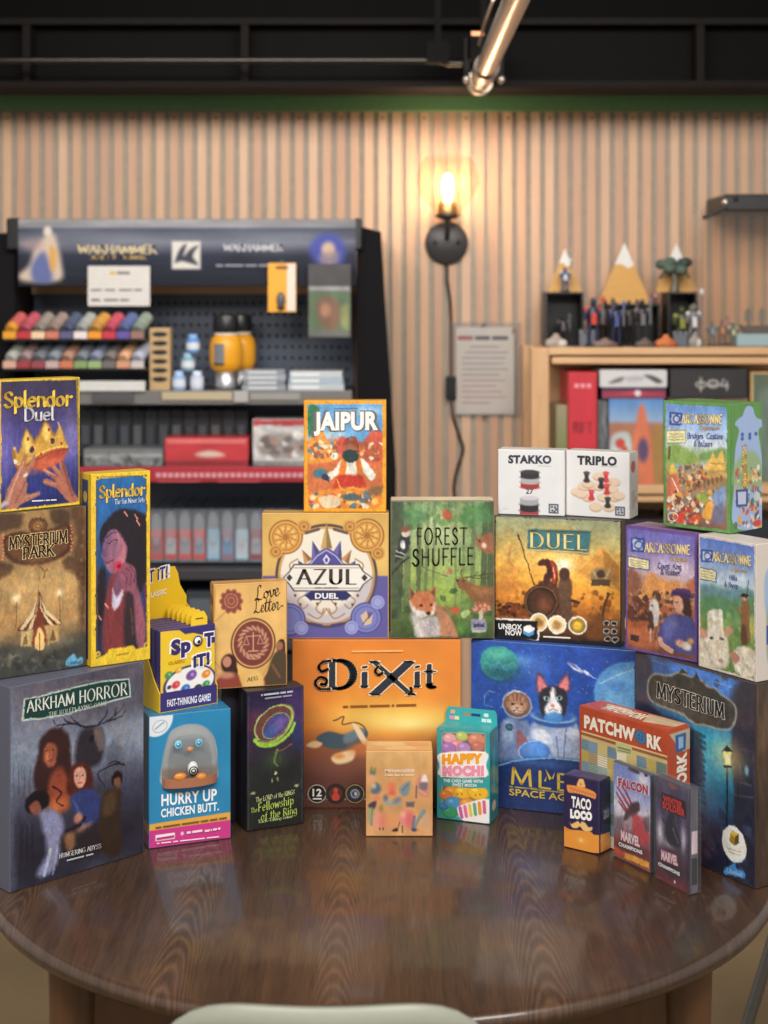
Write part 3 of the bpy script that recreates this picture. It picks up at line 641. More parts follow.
zb_ = loc(p, 250, 485, 0)[2]; zt_ = loc(p, 258, 228, 0)[2]; cx_ = loc(p, 254, 400, 0)[0]; HW = (loc(p, 372, 400, 0)[0]-loc(p, 134, 400, 0)[0])/2
rows = [(1.0, 0.0), (1.0, .3), (.97, .5), (.9, .68), (.76, .84), (.52, .95), (.25, .99), (.02, 1.0)]
for fr, t in rows:
    for kk in range(n+1):
        a = math.pi*kk/n; vs.append((cx_-HW*fr*math.cos(a), -.001-.016*fr*math.sin(a), zb_+(zt_-zb_)*t))
fs = [(i*(n+1)+j, i*(n+1)+j+1, (i+1)*(n+1)+j+1, (i+1)*(n+1)+j) for i in range(len(rows)-1) for j in range(n)]
ch.add(vs, fs, (168, 176, 182), True)
dome = ch.build('clear_chick', material('misty plastic', .12, kind='clear', alpha=.04, rise=.75, tint=(.95, .96, .97)), b.root); dome['label'] = 'clear plastic chick-shaped timer'
def disc(name, x, y, r, col, o=.0005, mat=PLASTIC, ry=None, parent=None, bul=.003):
    m = MB(); cc = loc(p, x, y, o); m.ball(cc, (r, bul, ry or r), col); return m.build(name, mat, parent or b.root)
for x, y in ((197, 308), (286, 300)):
    e = disc('eye', x, y, .0062, (134, 208, 228), .012, ry=.0068, bul=.001); disc('pupil', x, y+1, .0036, (60, 150, 196), .0129, parent=e, bul=.0006); disc('eye_glint', x-2, y-2, .0014, (236, 246, 250), .0136, parent=e, bul=.0004)
disc('beak', 248, 328, .0055, (222, 150, 96), .012, ry=.0044, bul=.003)
m = MB(); vs2 = [(cx_+(x-cx_)*.78, y*.7-.0005, zb_+.012+(z-zb_)*.72) for x, y, z in vs]; m.add(vs2, fs, (190, 196, 200), True); m.build('inner_shell', material('misty plastic', .12), b.root)
d_ = disc('dial', 258, 408, .0088, (228, 228, 226), .014, ry=.0115, bul=.004)
m = MB()
for r_, cc_ in ((.0075, (30, 30, 34)), (.0055, (226, 226, 224)), (.0042, (30, 30, 34)), (.0022, (226, 226, 224))):
    qq = loc(p, 258, 416, .0185+.0003*(.008-r_)*1000*.3); m.lathe([(0, 0.0003), (r_, 0.0003), (r_, 0)], cc_, qq, 20, 'y')
m.build('dial_spiral', INK, b.root)
m = MB(); a_ = loc(p, 140, 470, .001); e_ = loc(p, 366, 470, .001)
m.add([(cx_-HW*math.cos(math.pi*i/16)*1.0, -.001-.0165*math.sin(math.pi*i/16), z) for z in (zb_-.001, zb_+.014) for i in range(17)], [(i, i+1, i+18, i+17) for i in range(16)], (170, 112, 84), True)
m.build('base_ring', PLASTIC, b.root)
for x in (205, 292): disc('foot', x, 446, .011, (226, 142, 50), .012, ry=.0065, bul=.005)

# ---- two slim dark card-game boxes
b = Box('game_box', 'slim dark box with a glowing green ring', 'box', 246.6, 2.518, 303.9, 2.559, T0, .2290, .043, (30, 28, 34))
LOT = b
p = b.panel('front', A3).vgrad([(0, (34, 30, 62)), (.2, (58, 40, 84)), (.4, (52, 38, 62)), (.6, (32, 36, 36)), (1, (24, 28, 26))]).noise(.2, 5, 3)
p.poly([(497, 190), (560, 170), (620, 200), (560, 260), (497, 270)], (104, 46, 62), True, .6, 14).poly([(640, 90), (745, 70), (745, 260), (690, 250), (680, 160)], (74, 50, 110), True, .6, 14).poly([(690, 230), (745, 240), (745, 340), (700, 330)], (40, 56, 110), True, .6, 12)
p.ell((618, 232), 98, 66, (150, 176, 76), 1.5, 42).ell((612, 224), 90, 60, (108, 62, 56), 2, 42).ell((622, 236), 66, 42, (74, 70, 142), 4, 42).ell((636, 230), 44, 22, (118, 92, 160), 6, 42, .8).ell((600, 262), 30, 14, (50, 96, 150), 5, 42, .8)
p.ring((612, 226), 96, 62, 6, (176, 196, 104), 42).ring((622, 236), 68, 43, 4, (150, 170, 90), 42)
p.line([(530, 300), (560, 322), (620, 316), (680, 270), (704, 226)], 16, (150, 206, 62), 1, True, 12).line([(545, 302), (600, 300), (660, 262)], 9, (120, 84, 60), .8, True)
p.line([(628, 340), (615, 390), (634, 410)], 12, (176, 190, 80), .8, True, 3).line([(690, 318), (650, 340), (610, 350)], 8, (150, 96, 70), .8, True, 3)
p.glow((620, 380), 50, 40, (60, 90, 50), .6).ell((622, 440), 5, 8, (220, 210, 150)).ell((606, 470), 3, 9, (150, 150, 110)).ell((630, 466), 3, 9, (150, 150, 110))
p.ell((714, 492), 10, 5, (200, 190, 140), 2, 10).ell((522, 527), 10, 5, (200, 190, 140), 2, 10)
p.line([(502, 110), (502, 690)], 3, (90, 90, 100), .7).line([(738, 70), (736, 650)], 3, (80, 80, 100), .7)
p.done(mat=GLOSSCARD)
p.text('title_lettering', 'The LORD of the RINGS', (534, 566), (704, 530), 20, (206, 212, 150), dict(UNC, space=.1))
p.text('title_lettering', 'The', (512, 612), (540, 606), 20, (170, 200, 96), UNC)
p.text('title_lettering', 'Fellowship', (544, 606), (698, 572), 36, (186, 210, 100), dict(UNC, nib=(.085, .03), space=.12))
p.text('title_lettering', 'of the Ring', (556, 642), (712, 612), 32, (186, 210, 100), dict(UNC, nib=(.085, .03), space=.12))
p.text('subtitle_lettering', 'Trick-Taking Game', (542, 656), (694, 630), 14, (196, 206, 140), dict(UNC, space=.08))
p.text('strapline_lettering', (1, 11, 4, 4,), (556, 108), (694, 92), 11, (190, 190, 200), SANSR)
p.text('strapline_lettering', (13, 7,), (572, 122), (690, 108), 10, (150, 150, 176), SANSR)
q = b.panel('left').fill((30, 27, 33)).poly([(38, 3), (56, 3), (56, 97), (38, 97)], (58, 54, 62)).noise(.3, 6); q.done('side_panel', GLOSSCARD)
# its neighbour tucked behind
px, py = -.407*.0455, .914*.0455
Lx = Vector((-.2248-.026, 2.518)) + Vector((px, py)); Rx = Vector((-.1331-.026, 2.559)) + Vector((px, py))
b = Box('game_box', 'slim black box almost hidden behind the green ring box', 'box', 384+F*Lx.x/Lx.y, Lx.y, 384+F*Rx.x/Rx.y, Rx.y, T0, .2290, .043, (34, 30, 36))
q = b.panel('left').fill((36, 31, 38)).poly([(60, 3), (80, 3), (80, 97), (60, 97)], (72, 62, 70)).noise(.3, 6); q.done('side_panel', GLOSSCARD)
q = b.panel('front').fill((40, 34, 44)).noise(.3, 6); q.done()

# ---- letter box with wax seals
b = Box('game_box', 'tan envelope-like box with a large dark red wax seal', 'box', 213.4, 2.530, 287.2, 2.560, LOT.top, .1725, .038, (206, 154, 84))
p = b.panel('front', A2).vgrad([(0, (232, 182, 104)), (.5, (238, 190, 110)), (1, (226, 174, 96))]).noise(.08, 6)
p.line([(362, 260), (400, 225), (440, 190)], 3, (170, 116, 62)).line([(362, 122), (350, 420), (450, 560)], 3, (170, 116, 62), .7).line([(665, 330), (600, 430), (520, 590)], 3, (170, 116, 62), .7)
p.ell((430, 174), 43, 45, (146, 74, 62), 3).ring((430, 172), 28, 30, 5, (196, 128, 100)).ring((430, 172), 14, 15, 4, (196, 128, 100)).ell((470, 208), 5, 6, (146, 74, 62))
for k in range(10):
    a = k*.628; p.ell((430+42*math.cos(a), 174+44*math.sin(a)), 9, 10, (140, 68, 58), 3)
p.ell((526, 356), 98, 110, (92, 54, 46), 1.5).ell((526, 356), 92, 104, (222, 170, 96), 1.5).ell((526, 356), 85, 97, (124, 58, 54), 1.5)
for k in range(36):
    a = k*.1745; r = 54+7*(k % 2); p.ell((526+r*math.cos(a), 352+r*1.08*math.sin(a)), 10, 5, (204, 150, 116), 2, -math.degrees(a)+40)
p.ell((526, 352), 42, 46, (130, 62, 58), 3).line([(526, 310), (526, 388)], 5, (218, 168, 132)).line([(496, 326), (556, 322)], 4, (218, 168, 132)).line([(496, 326), (484, 362), (508, 362), (496, 326)], 3, (218, 168, 132)).line([(556, 322), (544, 358), (570, 356), (556, 322)], 3, (218, 168, 132)).line([(506, 390), (546, 388)], 5, (218, 168, 132))
p.ring((526, 415), 30, 9, 4, (204, 150, 116))
p.poly([(536, 556), (590, 480), (666, 400), (668, 560)], (132, 46, 42), False, 1, 2)
p.poly([(640, 340), (662, 345), (664, 400), (640, 400), (626, 370)], (70, 44, 36), True).ell((640, 368), 16, 20, (168, 106, 80), 2).poly([(600, 440), (628, 392), (668, 400), (668, 545), (580, 545)], (82, 64, 46), True, 1, 3).line([(610, 450), (640, 500)], 12, (120, 84, 54))
p.poly([(368, 590), (366, 520), (400, 490), (450, 480), (470, 520), (480, 590)], (146, 64, 50), True, 1, 3).ell((420, 444), 34, 42, (60, 32, 30), 3).ell((412, 436), 19, 24, (196, 134, 106), 2).poly([(440, 440), (458, 470), (452, 500), (430, 480)], (64, 34, 30), True).ell((412, 494), 36, 14, (196, 132, 104), 4)
p.poly([(480, 560), (520, 480), (560, 490), (570, 545)], (234, 190, 112), True, 1, 4)
p.frame(3, (190, 138, 74)).done()
p.text('title_lettering', 'Love', (530, 172), (640, 148), 62, (48, 36, 32), dict(nib=(.05, .02), ang=30, font=SCRIPT, space=-.04))
p.text('title_lettering', 'Letter', (526, 226), (640, 208), 58, (48, 36, 32), dict(nib=(.05, .02), ang=30, font=SCRIPT, space=-.04))
p.text('credit_lettering', 'AEG', (500, 520), (545, 512), 16, (120, 90, 50), SER)
q = b.panel('left', A2).fill((196, 146, 80)).poly([(10, 10), (90, 10), (90, 90), (10, 90)], (206, 154, 84)).ell((345, 160), 12, 26, (140, 72, 58), 2).ell((350, 260), 8, 40, (150, 100, 60), 4, alpha=.6); q.done('side_panel')

# ---- yellow counter display full of purple card packs
def solve(x, Y): return Vector(((x-384)/F*Y, Y))
L = solve(159.5, 2.455); R = solve(217.5, 2.518); e = R-L; a = math.atan2(e.y, e.x); zt = HUR.top
root = thing('display_tray', 'yellow cardboard counter display with a purple lip holding card packs', 'display tray', ((L.x+R.x)/2, (L.y+R.y)/2, zt), a)
wT = e.length; dT = .105; tk = .0016
YEL = (242, 200, 40); PUR = (58, 50, 122)
m = MB(); m.box(-wT/2, wT/2, 0, dT, 0, tk, YEL)
for sx in (-1, 1):
    x0 = sx*wT/2; x1 = x0-sx*tk
    m.prism([(0, tk), (0, .03), (.02, .05), (dT-.025, .135), (dT, .15), (dT, tk)], x0, x1, YEL, 'x')
m.box(-wT/2, wT/2, dT-tk, dT, tk, .15, YEL); m.build('tray_walls', CARD, root)
m = MB(); m.box(-wT/2+tk, wT/2-tk, 0, tk, tk, .031, PUR); lip = m.build('front_lip', CARD, root); lip['label'] = 'purple front lip'
class FakeBox: pass
fb = FakeBox(); fb.root = root; fb.w = wT; fb.h = .031; fb.d = dT
lp = Panel(fb, 'front', [(125, 596), (372, 555), (372, 610), (125, 655)]); lp.fill(PUR).poly([(215, 652), (372, 618), (372, 610), (210, 642)], (120, 150, 190)); lp.done('lip_panel')
lp.text('lip_lettering', 'FAST-THINKING GAME!', (155, 634), (345, 604), 22, (236, 236, 246), SANSB)
m = MB(); hw = wT*.29
m.prism([(-wT/2, .15), (-wT/2, .205), (-wT/2+.03, .212), (hw, .212), (hw+.006, .2), (hw+.01, .18), (wT/2, .16), (wT/2, .15)], dT-tk, dT, YEL); hd = m.build('header_card', CARD, root)
fb2 = FakeBox(); fb2.root = root; fb2.w = wT; fb2.h = .216; fb2.d = dT
hp = Panel(fb2, 'front', None); hp.O = hp.O+Vector((0, dT-tk-.0003, 0))
hp.text('header_lettering', 'SPOT iT!', (0, 14), (66, 9), 9, (62, 52, 122), SANSB, ((250, 250, 250), .1))
hp.text('header_lettering', 'CLASSIC', (28, 24), (64, 22), 4, (250, 246, 220), SANSB)
sp = Panel(fb2, 'left', [(60, 480), (125, 560), (125, 655), (60, 610)])
# packs
packs = []
def make_pack(label):
    wq, hq, dq = wT-.0045, .150, .013
    r = thing('card_pack', label, 'card pack', (0, 0, 0), a, 'card packs in the display tray'); fbx = FakeBox(); fbx.root = r; fbx.w = wq; fbx.h = .128; fbx.d = dq
    m = MB(); m.box(-wq/2, wq/2, 0, dq, 0, .128, PUR); m.build('carton', CARD, r, bevel=.001)
    m = MB(); xs = wq*.22; m.prism([(xs-.014, .128), (xs-.014, .140), (xs-.008, .150), (xs+.010, .150), (xs+.016, .140), (xs+.016, .128)], .004, .006, (246, 206, 50)); m.build('hang_tab', CARD, r)
    m = MB(); m.box(xs-.006, xs+.008, .0035, .004, .138, .140, (120, 100, 40)); m.build('hang_slot', INK, r)
    return r, fbx
names = ['frontmost card pack in the yellow display, with coloured symbols', 'purple card pack directly behind the frontmost one in the yellow display', 'third purple card pack from the front of the yellow display', 'fourth purple card pack from the front of the yellow display',
         'fifth purple card pack from the front of the yellow display', 'rearmost purple card pack, against the header of the yellow display']
for k in range(6):
    r, fbx = make_pack(names[k]); y = .0035+.0158*k; off = Vector((math.cos(a)*0-math.sin(a)*y, math.cos(a)*y, tk+.0004))
    r.location = root.location+off+Vector((-.0000*k, 0, .004*k if k < 0 else 0)); ROOTM[r.name] = Matrix.Translation(r.location) @ Matrix.Rotation(a, 4, 'Z')
    def proj(x, z):
        q = ROOTM[r.name] @ Vector((x, 0, z)); return ((384+F*q.x/q.y-A2[0])*A2[2], (300+F*(CAMZ-q.z)/q.y-A2[1])*A2[2])
    wq = fbx.w; pp = Panel(fbx, 'front', [proj(-wq/2, .128), proj(wq/2, .128), proj(wq/2, 0), proj(-wq/2, 0)])
    if k == 0:
        pp.fill((246, 206, 44)).poly([(60, 150), (400, 150), (400, 345), (345, 352), (320, 318), (270, 308), (235, 314), (210, 296), (150, 300), (60, 292)], (58, 50, 122))
        pp.ell((255, 528), 116, 80, (52, 46, 112), 1.5, 5).ell((256, 524), 106, 68, (246, 246, 244), 1.5, 5)
        for c_, r_, cc_ in (((162, 492), 17, (70, 150, 80)), ((206, 470), 15, (232, 176, 60)), ((262, 492), 24, (120, 80, 160)), ((326, 486), 20, (240, 140, 50)), ((194, 534), 18, (220, 60, 60)), ((236, 550), 20, (50, 110, 190)), ((290, 548), 18, (36, 36, 40)), ((326, 530), 17, (70, 150, 80)), ((190, 572), 15, (224, 190, 70)), ((165, 545), 9, (40, 40, 44))):
            pp.ell(c_, r_, r_*.85, cc_, 2, 20)
            pp.ell((c_[0]+4, c_[1]-3), r_*.35, r_*.35, tuple(min(255, x+60) for x in cc_), 2)
        pp.line([(192, 268), (270, 248)], 8, (230, 230, 240), 1).poly([(107, 290), (107, 620), (124, 620), (124, 296)], (232, 184, 60), False, .8, 3)
    else:
        pp.fill(PUR)
    pp.done()
    if k == 0:
        pp.text('title_lettering', 'Sp', (172, 402), (258, 384), 58, (52, 44, 112), dict(type=.6), ((250, 250, 250), .1))
        pp.text('title_lettering', 'T', (316, 366), (358, 360), 54, (52, 44, 112), dict(type=.6), ((250, 250, 250), .1))
        pp.text('title_lettering', 'iT!', (268, 456), (340, 440), 48, (52, 44, 112), dict(type=.6), ((250, 250, 250), .12))
        pp.ell
        pp.text('subtitle_lettering', 'CLASSIC', (160, 446), (232, 432), 13, (200, 150, 30), SANSB)
        m = MB(); cc_ = loc(pp, 288, 342, .0016); m.lathe([(0, .0004), (.0086, .0004), (.0086, 0)], (52, 44, 112), cc_, 20, 'y'); m.lathe([(0, .0007), (.0062, .0007), (.0062, 0)], (246, 246, 246), cc_, 18, 'y'); cc_ = loc(pp, 291, 345, .0026); m.lathe([(0, .0004), (.0026, .0004), (.0026, 0)], (24, 22, 40), cc_, 14, 'y'); m.build('eye_mark', INK, r)

# ---- square cream and gold tile box, middle; and the box below
b = Box('game_box', 'large orange box with a swirly dark title, centre of the table', 'box', 292.2, 2.637, 461, 2.637, T0, .288, .07, (206, 120, 50), (120, 90, 70))
DIX = b
p = b.panel('front', A5).vgrad([(0, (232, 134, 50)), (.3, (240, 148, 54)), (.45, (246, 176, 66)), (.55, (236, 150, 62)), (.7, (150, 92, 62)), (.85, (104, 62, 50)), (1, (84, 52, 46))])
p.poly([(40, 70), (180, 70), (190, 300), (150, 440), (40, 480)], (222, 118, 44), False, .6, 30).poly([(607, 66), (607, 330), (420, 330), (520, 220)], (226, 124, 48), False, .5, 30)
p.glow((400, 330), 190, 45, (255, 224, 112), .9).glow((430, 345), 90, 20, (255, 238, 150), .8).poly([(40, 420), (120, 390), (260, 420), (300, 500), (607, 440), (607, 640), (40, 640)], (110, 62, 52), True, .55, 30).noise(.07, 5)
p.line([(190, 332), (212, 322), (208, 348), (250, 342), (280, 356), (290, 380)], 5, (110, 70, 50), .9, True).line([(190, 332), (178, 336)], 5, (110, 70, 50))
p.poly([(120, 395), (160, 372), (215, 382), (262, 362), (292, 372), (284, 402), (250, 420), (200, 432), (150, 424)], (66, 84, 98), True, 1, 3).poly([(215, 382), (260, 362), (286, 372), (250, 402), (215, 412)], (120, 144, 156), True, .7, 5)
p.poly([(240, 345), (262, 356), (292, 405), (300, 425), (275, 412), (258, 385)], (240, 214, 170), True, 1, 3).poly([(85, 420), (110, 404), (140, 412), (120, 428)], (232, 190, 140), True, 1, 3).poly([(170, 460), (210, 440), (250, 436), (240, 470), (190, 482)], (238, 206, 156), True, 1, 4).ell((196, 455), 18, 10, (230, 150, 80), 4)
p.ell((272, 430), 40, 25, (220, 120, 62), 10, alpha=.6).glow((130, 540), 70, 30, (84, 46, 44), .5)
p.line([(40, 632), (300, 632)], 6, (60, 40, 38)).line([(92, 600), (290, 600)], 3, (214, 190, 150))
for x, cc_, rc in ((122, (30, 28, 30), (226, 210, 180)), (185, (90, 50, 40), (70, 44, 40)), (250, (46, 60, 96), (214, 180, 90))):
    p.ell((x, 582), 34, 34, (24, 22, 26), 1.5).ring((x, 582), 30, 30, 3, rc).ell((x, 582), 24, 24, cc_, 1.5)
p.ell((185, 570), 8, 8, (210, 70, 50)).poly([(172, 590), (185, 576), (198, 590), (194, 604), (176, 604)], (210, 70, 50), True).ell((250, 582), 15, 15, (210, 200, 160), 1.5).ell((250, 582), 11, 11, (44, 70, 120), 1.5).ell((252, 582), 5, 7, (220, 220, 226))
p.done()
DK = (46, 50, 62); OL = ((246, 226, 190), .04)
DS = dict(nib=(.1, .03), ang=10, serif=.06, serif_h=.02)
p.text('title_lettering', 'D', (162, 227), (250, 227), 94, DK, DS, OL)
p.text('title_lettering', 'i', (272, 221), (296, 221), 76, DK, DS, OL)
p.text('title_lettering', 'X', (312, 246), (440, 246), 108, DK, dict(DS, nib=(.1, .025), ang=-20, serif=.03, serif_h=.015), ((246, 226, 190), .03))
p.text('title_lettering', 'i', (450, 220), (472, 220), 76, DK, DS, OL)
p.text('title_lettering', 't', (484, 222), (520, 222), 82, DK, DS, OL)
m = MB()
for li, (cc_, gr) in enumerate((((246, 226, 190), 2.6), (DK, 0))):
    for st_, w0 in (([(170, 132), (140, 138), (128, 156), (140, 168), (160, 160)], 5), ([(168, 228), (130, 226), (116, 206), (132, 188), (154, 196), (150, 212), (134, 210)], 5), ([(330, 150), (318, 166), (328, 180), (344, 172)], 4), ([(428, 246), (440, 236), (436, 222)], 4)):
        q_ = spl(st_)
        for P_, Q_ in zip(q_[:-1], q_[1:]):
            rr = w0/2+gr; h_ = hull([(P_[0]+rr*math.cos(t), P_[1]+rr*math.sin(t)) for t in np.linspace(0, 6.283, 9)]+[(Q_[0]+rr*math.cos(t), Q_[1]+rr*math.sin(t)) for t in np.linspace(0, 6.283, 9)])
            v_ = [loc(p, x, y, .0004+.0003*(9+li)) for x, y in h_]; m.add(v_[::-1] if (Vector(v_[1])-Vector(v_[0])).cross(Vector(v_[2])-Vector(v_[1])).y > 0 else v_, [tuple(range(len(v_)))], cc_)
m.build('title_flourish', INK, b.root)
p.text('subtitle_lettering', (2, 7, 8, 1, 8,), (210, 292), (456, 286), 10, (150, 86, 40), dict(UNC, space=.2))
p.text('credit_lettering', (13,), (240, 106), (412, 104), 9, (248, 186, 110), SANSR)
p.text('icon_lettering', '12', (107, 588), (138, 588), 24, (240, 240, 236), SANSB)
p.text('icon_lettering', (7,), (108, 600), (138, 600), 7, (240, 240, 236), SANSR)

b = Box('game_box', 'square cream and gold tile-pattern box on top of the large orange box', 'box', 261.9, 2.641, 388.9, 2.641, DIX.top, .2156, .05, (206, 162, 84), (90, 80, 130))
AZU = b
p = b.panel('front', A4).vgrad([(0, (224, 178, 92)), (.5, (230, 190, 108)), (1, (224, 190, 120))]).noise(.08, 6)
p.poly([(40, 705), (130, 705), (160, 790), (290, 860), (420, 790), (450, 705), (530, 705), (530, 945), (40, 945)], (98, 92, 164), False, 1, 2)
p.ell((290, 705), 196, 200, (84, 70, 72), 2).ell((290, 705), 186, 190, (214, 164, 92), 1.5).ell((290, 705), 176, 180, (238, 230, 214), 1.5)
p.poly([(94, 705), (160, 705), (185, 790), (290, 850), (395, 790), (420, 705), (486, 705), (486, 830), (290, 910), (94, 830)], (98, 92, 164), False, .25, 8)
for c, r in (((134, 556), 66), ((446, 550), 66)):
    p.ell(c, r, r, (150, 96, 48), 1.5).ell(c, r-5, r-5, (222, 164, 78), 1.5).ring(c, r-16, r-16, 4, (176, 112, 56))
    for k in range(10):
        an = k*.628; p.line([(c[0]+14*math.cos(an), c[1]+14*math.sin(an)), (c[0]+44*math.cos(an+.3), c[1]+44*math.sin(an+.3))], 4, (166, 104, 52), .8); p.ell((c[0]+34*math.cos(an), c[1]+34*math.sin(an)), 6, 6, (240, 196, 112), 2)
    p.ell(c, 12, 12, (176, 112, 56), 2)
for c in ((204, 516), (380, 516), (96, 612), (488, 618)): p.ell(c, 27, 27, (216, 160, 80), 1.5).ring(c, 17, 17, 4, (170, 110, 58)).ell(c, 7, 7, (170, 110, 58))
for c, r in (((148, 872), 62), ((442, 866), 60)): p.ell(c, r, r, (76, 74, 146), 1.5).ell(c, r-5, r-5, (124, 130, 200), 1.5).ring(c, r-16, r-16, 4, (92, 96, 172))
p.poly([(420, 858), (444, 838), (468, 850), (462, 888), (436, 896)], (222, 190, 150)).poly([(444, 838), (468, 850), (452, 872)], (110, 90, 150)).line([(430, 890), (465, 845)], 4, (90, 80, 130))
for c in ((194, 905), (487, 806), (386, 903)): p.ell(c, 26, 26, (158, 164, 222), 1.5).ring(c, 18, 18, 3, (120, 124, 196))
for tip, l, r, cc_ in (((290, 500), (268, 600), (312, 600), (206, 166, 96)), ((236, 570), (232, 650), (266, 615), (112, 104, 176)), ((344, 570), (316, 612), (350, 650), (112, 104, 176)), ((196, 604), (205, 660), (236, 640), (206, 150, 96)), ((386, 604), (346, 640), (376, 660), (206, 150, 96)), ((182, 646), (180, 680), (210, 664), (112, 104, 176)), ((400, 646), (372, 664), (402, 680), (112, 104, 176))):
    p.poly([tip, l, r], cc_).poly([tip, ((l[0]+r[0])/2, (l[1]+r[1])/2), r], tuple(int(x*.72) for x in cc_))
for sx in (-1, 1):
    for st in ([(60, 800), (80, 780), (110, 800), (90, 830), (70, 815)], [(20, 800), (40, 830), (20, 850), (10, 830)], [(0, 830), (30, 868), (70, 850)], [(110, 640), (140, 660), (135, 690)]): p.line([(290+sx*x, y) for x, y in st], 5, (170, 124, 80), .9, True)
    for c in ((60, 790), (100, 815), (35, 812), (120, 780)): p.ell((290+sx*c[0], c[1]), 5, 6, (120, 84, 60))
    p.line([(290+sx*30, 526), (290+sx*78, 540)], 12, (96, 76, 74), .9); p.line([(290+sx*60, 888), (290+sx*20, 896)], 12, (70, 66, 120), .9)
p.poly([(178, 690), (190, 664), (225, 655), (250, 622), (290, 598), (330, 622), (355, 655), (392, 664), (402, 690), (290, 720)], (84, 78, 158), True, 1, 2).line([(190, 670), (228, 660), (255, 628), (290, 606), (325, 628), (352, 660), (390, 670)], 4, (200, 200, 230), 1)
p.poly([(290, 622), (304, 642), (290, 668), (276, 642)], (232, 228, 240)).ell((290, 644), 6, 9, (84, 78, 158))
pl = [(128, 712), (150, 690), (168, 664), (412, 664), (430, 690), (462, 712), (430, 736), (414, 760), (168, 760), (150, 736)]
p.poly([(290+(x-290)*1.03, 712+(y-712)*1.1) for x, y in pl], (70, 62, 66)).poly(pl, (240, 236, 228)).line([(166, 674), (414, 674)], 3, (150, 140, 130)).line([(166, 752), (414, 752)], 3, (150, 140, 130))
for x in (148, 436): p.poly([(x-12, 712), (x, 698), (x+12, 712), (x, 726)], (60, 54, 60))
p.poly([(206, 780), (228, 764), (366, 764), (386, 780), (366, 798), (228, 798)], (44, 50, 104)).poly([(200, 780), (222, 760), (228, 764), (206, 780)], (150, 150, 200)).frame(4, (200, 154, 86)).done()
p.text('title_lettering', 'AZUL', (180, 736), (402, 736), 56, (66, 58, 54), dict(nib=(.11, .03), ang=8, serif=.07, space=.22))
p.text('title_lettering', 'DUEL', (246, 791), (336, 791), 20, (240, 240, 244), dict(type=.4))
p.text('credit_lettering', (4, 8,), (246, 752), (334, 752), 5, (120, 110, 100), SANSR)

b = Box('game_box', 'small orange-framed box with a bearded market trader, top of the centre stack', 'box', 303.8, 2.648, 386.3, 2.648, AZU.top, .1920, .045, (236, 158, 30))
p = b.panel('front', A4).fill((214, 110, 66)).noise(.1, 6)
p.poly([(210, 50), (512, 50), (512, 190), (440, 200), (330, 180), (210, 190)], (96, 164, 218), True, 1, 6).glow((300, 170), 70, 22, (214, 226, 230), .7).glow((450, 80), 60, 20, (206, 220, 232), .6)
p.poly([(220, 60), (262, 64), (250, 100), (262, 130), (240, 160), (220, 170)], (52, 122, 82), True, 1, 3)
for k in range(6): p.line([(222, 110), (222+34*math.cos(k-.8), 110+46*math.sin(k-.8))], 9, (44, 110, 84), 1, w1=2)
p.poly([(220, 190), (270, 150), (290, 190), (330, 200), (330, 260), (220, 280)], (232, 150, 62), True, 1, 3).poly([(430, 200), (470, 150), (510, 170), (510, 280), (430, 270)], (214, 92, 70), True, 1, 3).poly([(330, 190), (356, 176), (366, 230), (330, 240)], (210, 86, 70), True, 1, 3)
p.specks(50, [(236, 190, 120), (196, 84, 50), (240, 226, 196), (150, 90, 60), (90, 140, 160)], 4, 9, 222, 200, 340, 260).specks(40, [(236, 190, 120), (196, 84, 50), (240, 226, 196), (150, 90, 60)], 4, 9, 420, 200, 505, 270)
p.poly([(225, 280), (330, 280), (430, 280), (505, 280), (505, 400), (225, 400)], (206, 112, 62), False, .8, 8)
p.poly([(350, 262), (320, 300), (280, 325), (292, 345), (340, 320), (345, 360), (425, 360), (428, 312), (460, 345), (478, 320), (440, 270), (415, 258)], (232, 224, 208), True, 1, 2)
p.poly([(348, 262), (330, 370), (352, 370), (368, 264)], (220, 122, 42), True, 1, 2).poly([(402, 262), (412, 370), (436, 370), (420, 262)], (220, 122, 42), True, 1, 2).poly([(330, 330), (380, 322), (430, 330), (436, 400), (320, 400)], (202, 58, 40), True, 1, 3)
p.ell((384, 222), 24, 30, (156, 98, 66), 2).ell((382, 250), 32, 24, (42, 62, 64), 2, -5).line([(356, 236), (384, 228), (412, 232)], 6, (50, 60, 60), 1, True).poly([(352, 212), (362, 184), (388, 174), (408, 186), (414, 212), (384, 204)], (156, 62, 42), True, 1, 2).ell((384, 184), 8, 6, (96, 120, 110)).ell((410, 212), 5, 12, (150, 60, 44))
p.ell((264, 316), 26, 20, (74, 128, 146), 2, 10).ell((286, 332), 16, 12, (60, 54, 70), 2, -30).line([(288, 335), (298, 348)], 5, (50, 40, 60))
p.poly([(215, 400), (320, 376), (430, 372), (508, 376), (508, 458), (215, 458)], (232, 138, 50), True, 1, 4).specks(46, [(250, 196, 90), (196, 60, 40), (80, 120, 140), (240, 220, 180), (150, 80, 50)], 5, 14, 225, 395, 500, 450).ell((384, 408), 36, 15, (80, 96, 100), 3).poly([(260, 410), (330, 400), (340, 440), (280, 450)], (238, 218, 180), True, .9, 3).poly([(440, 380), (500, 366), (500, 400), (450, 404)], (120, 90, 70), True, .8, 5)
p.line([(330, 340), (350, 380), (384, 372), (420, 380)], 4, (244, 190, 80), .9, True)
p.frame(15, (240, 164, 38)); p.ell((214, 455), 18, 18, (240, 164, 38)).ell((508, 455), 18, 18, (240, 164, 38)).done()
p.text('title_lettering', 'JAIPUR', (240, 148), (488, 146), 64, (244, 240, 236), dict(type=.5), ((110, 104, 110), .07))
p.text('credit_lettering', (1, 7, 4, 3, 3,), (318, 70), (408, 69), 4, (80, 110, 150), SANSR)

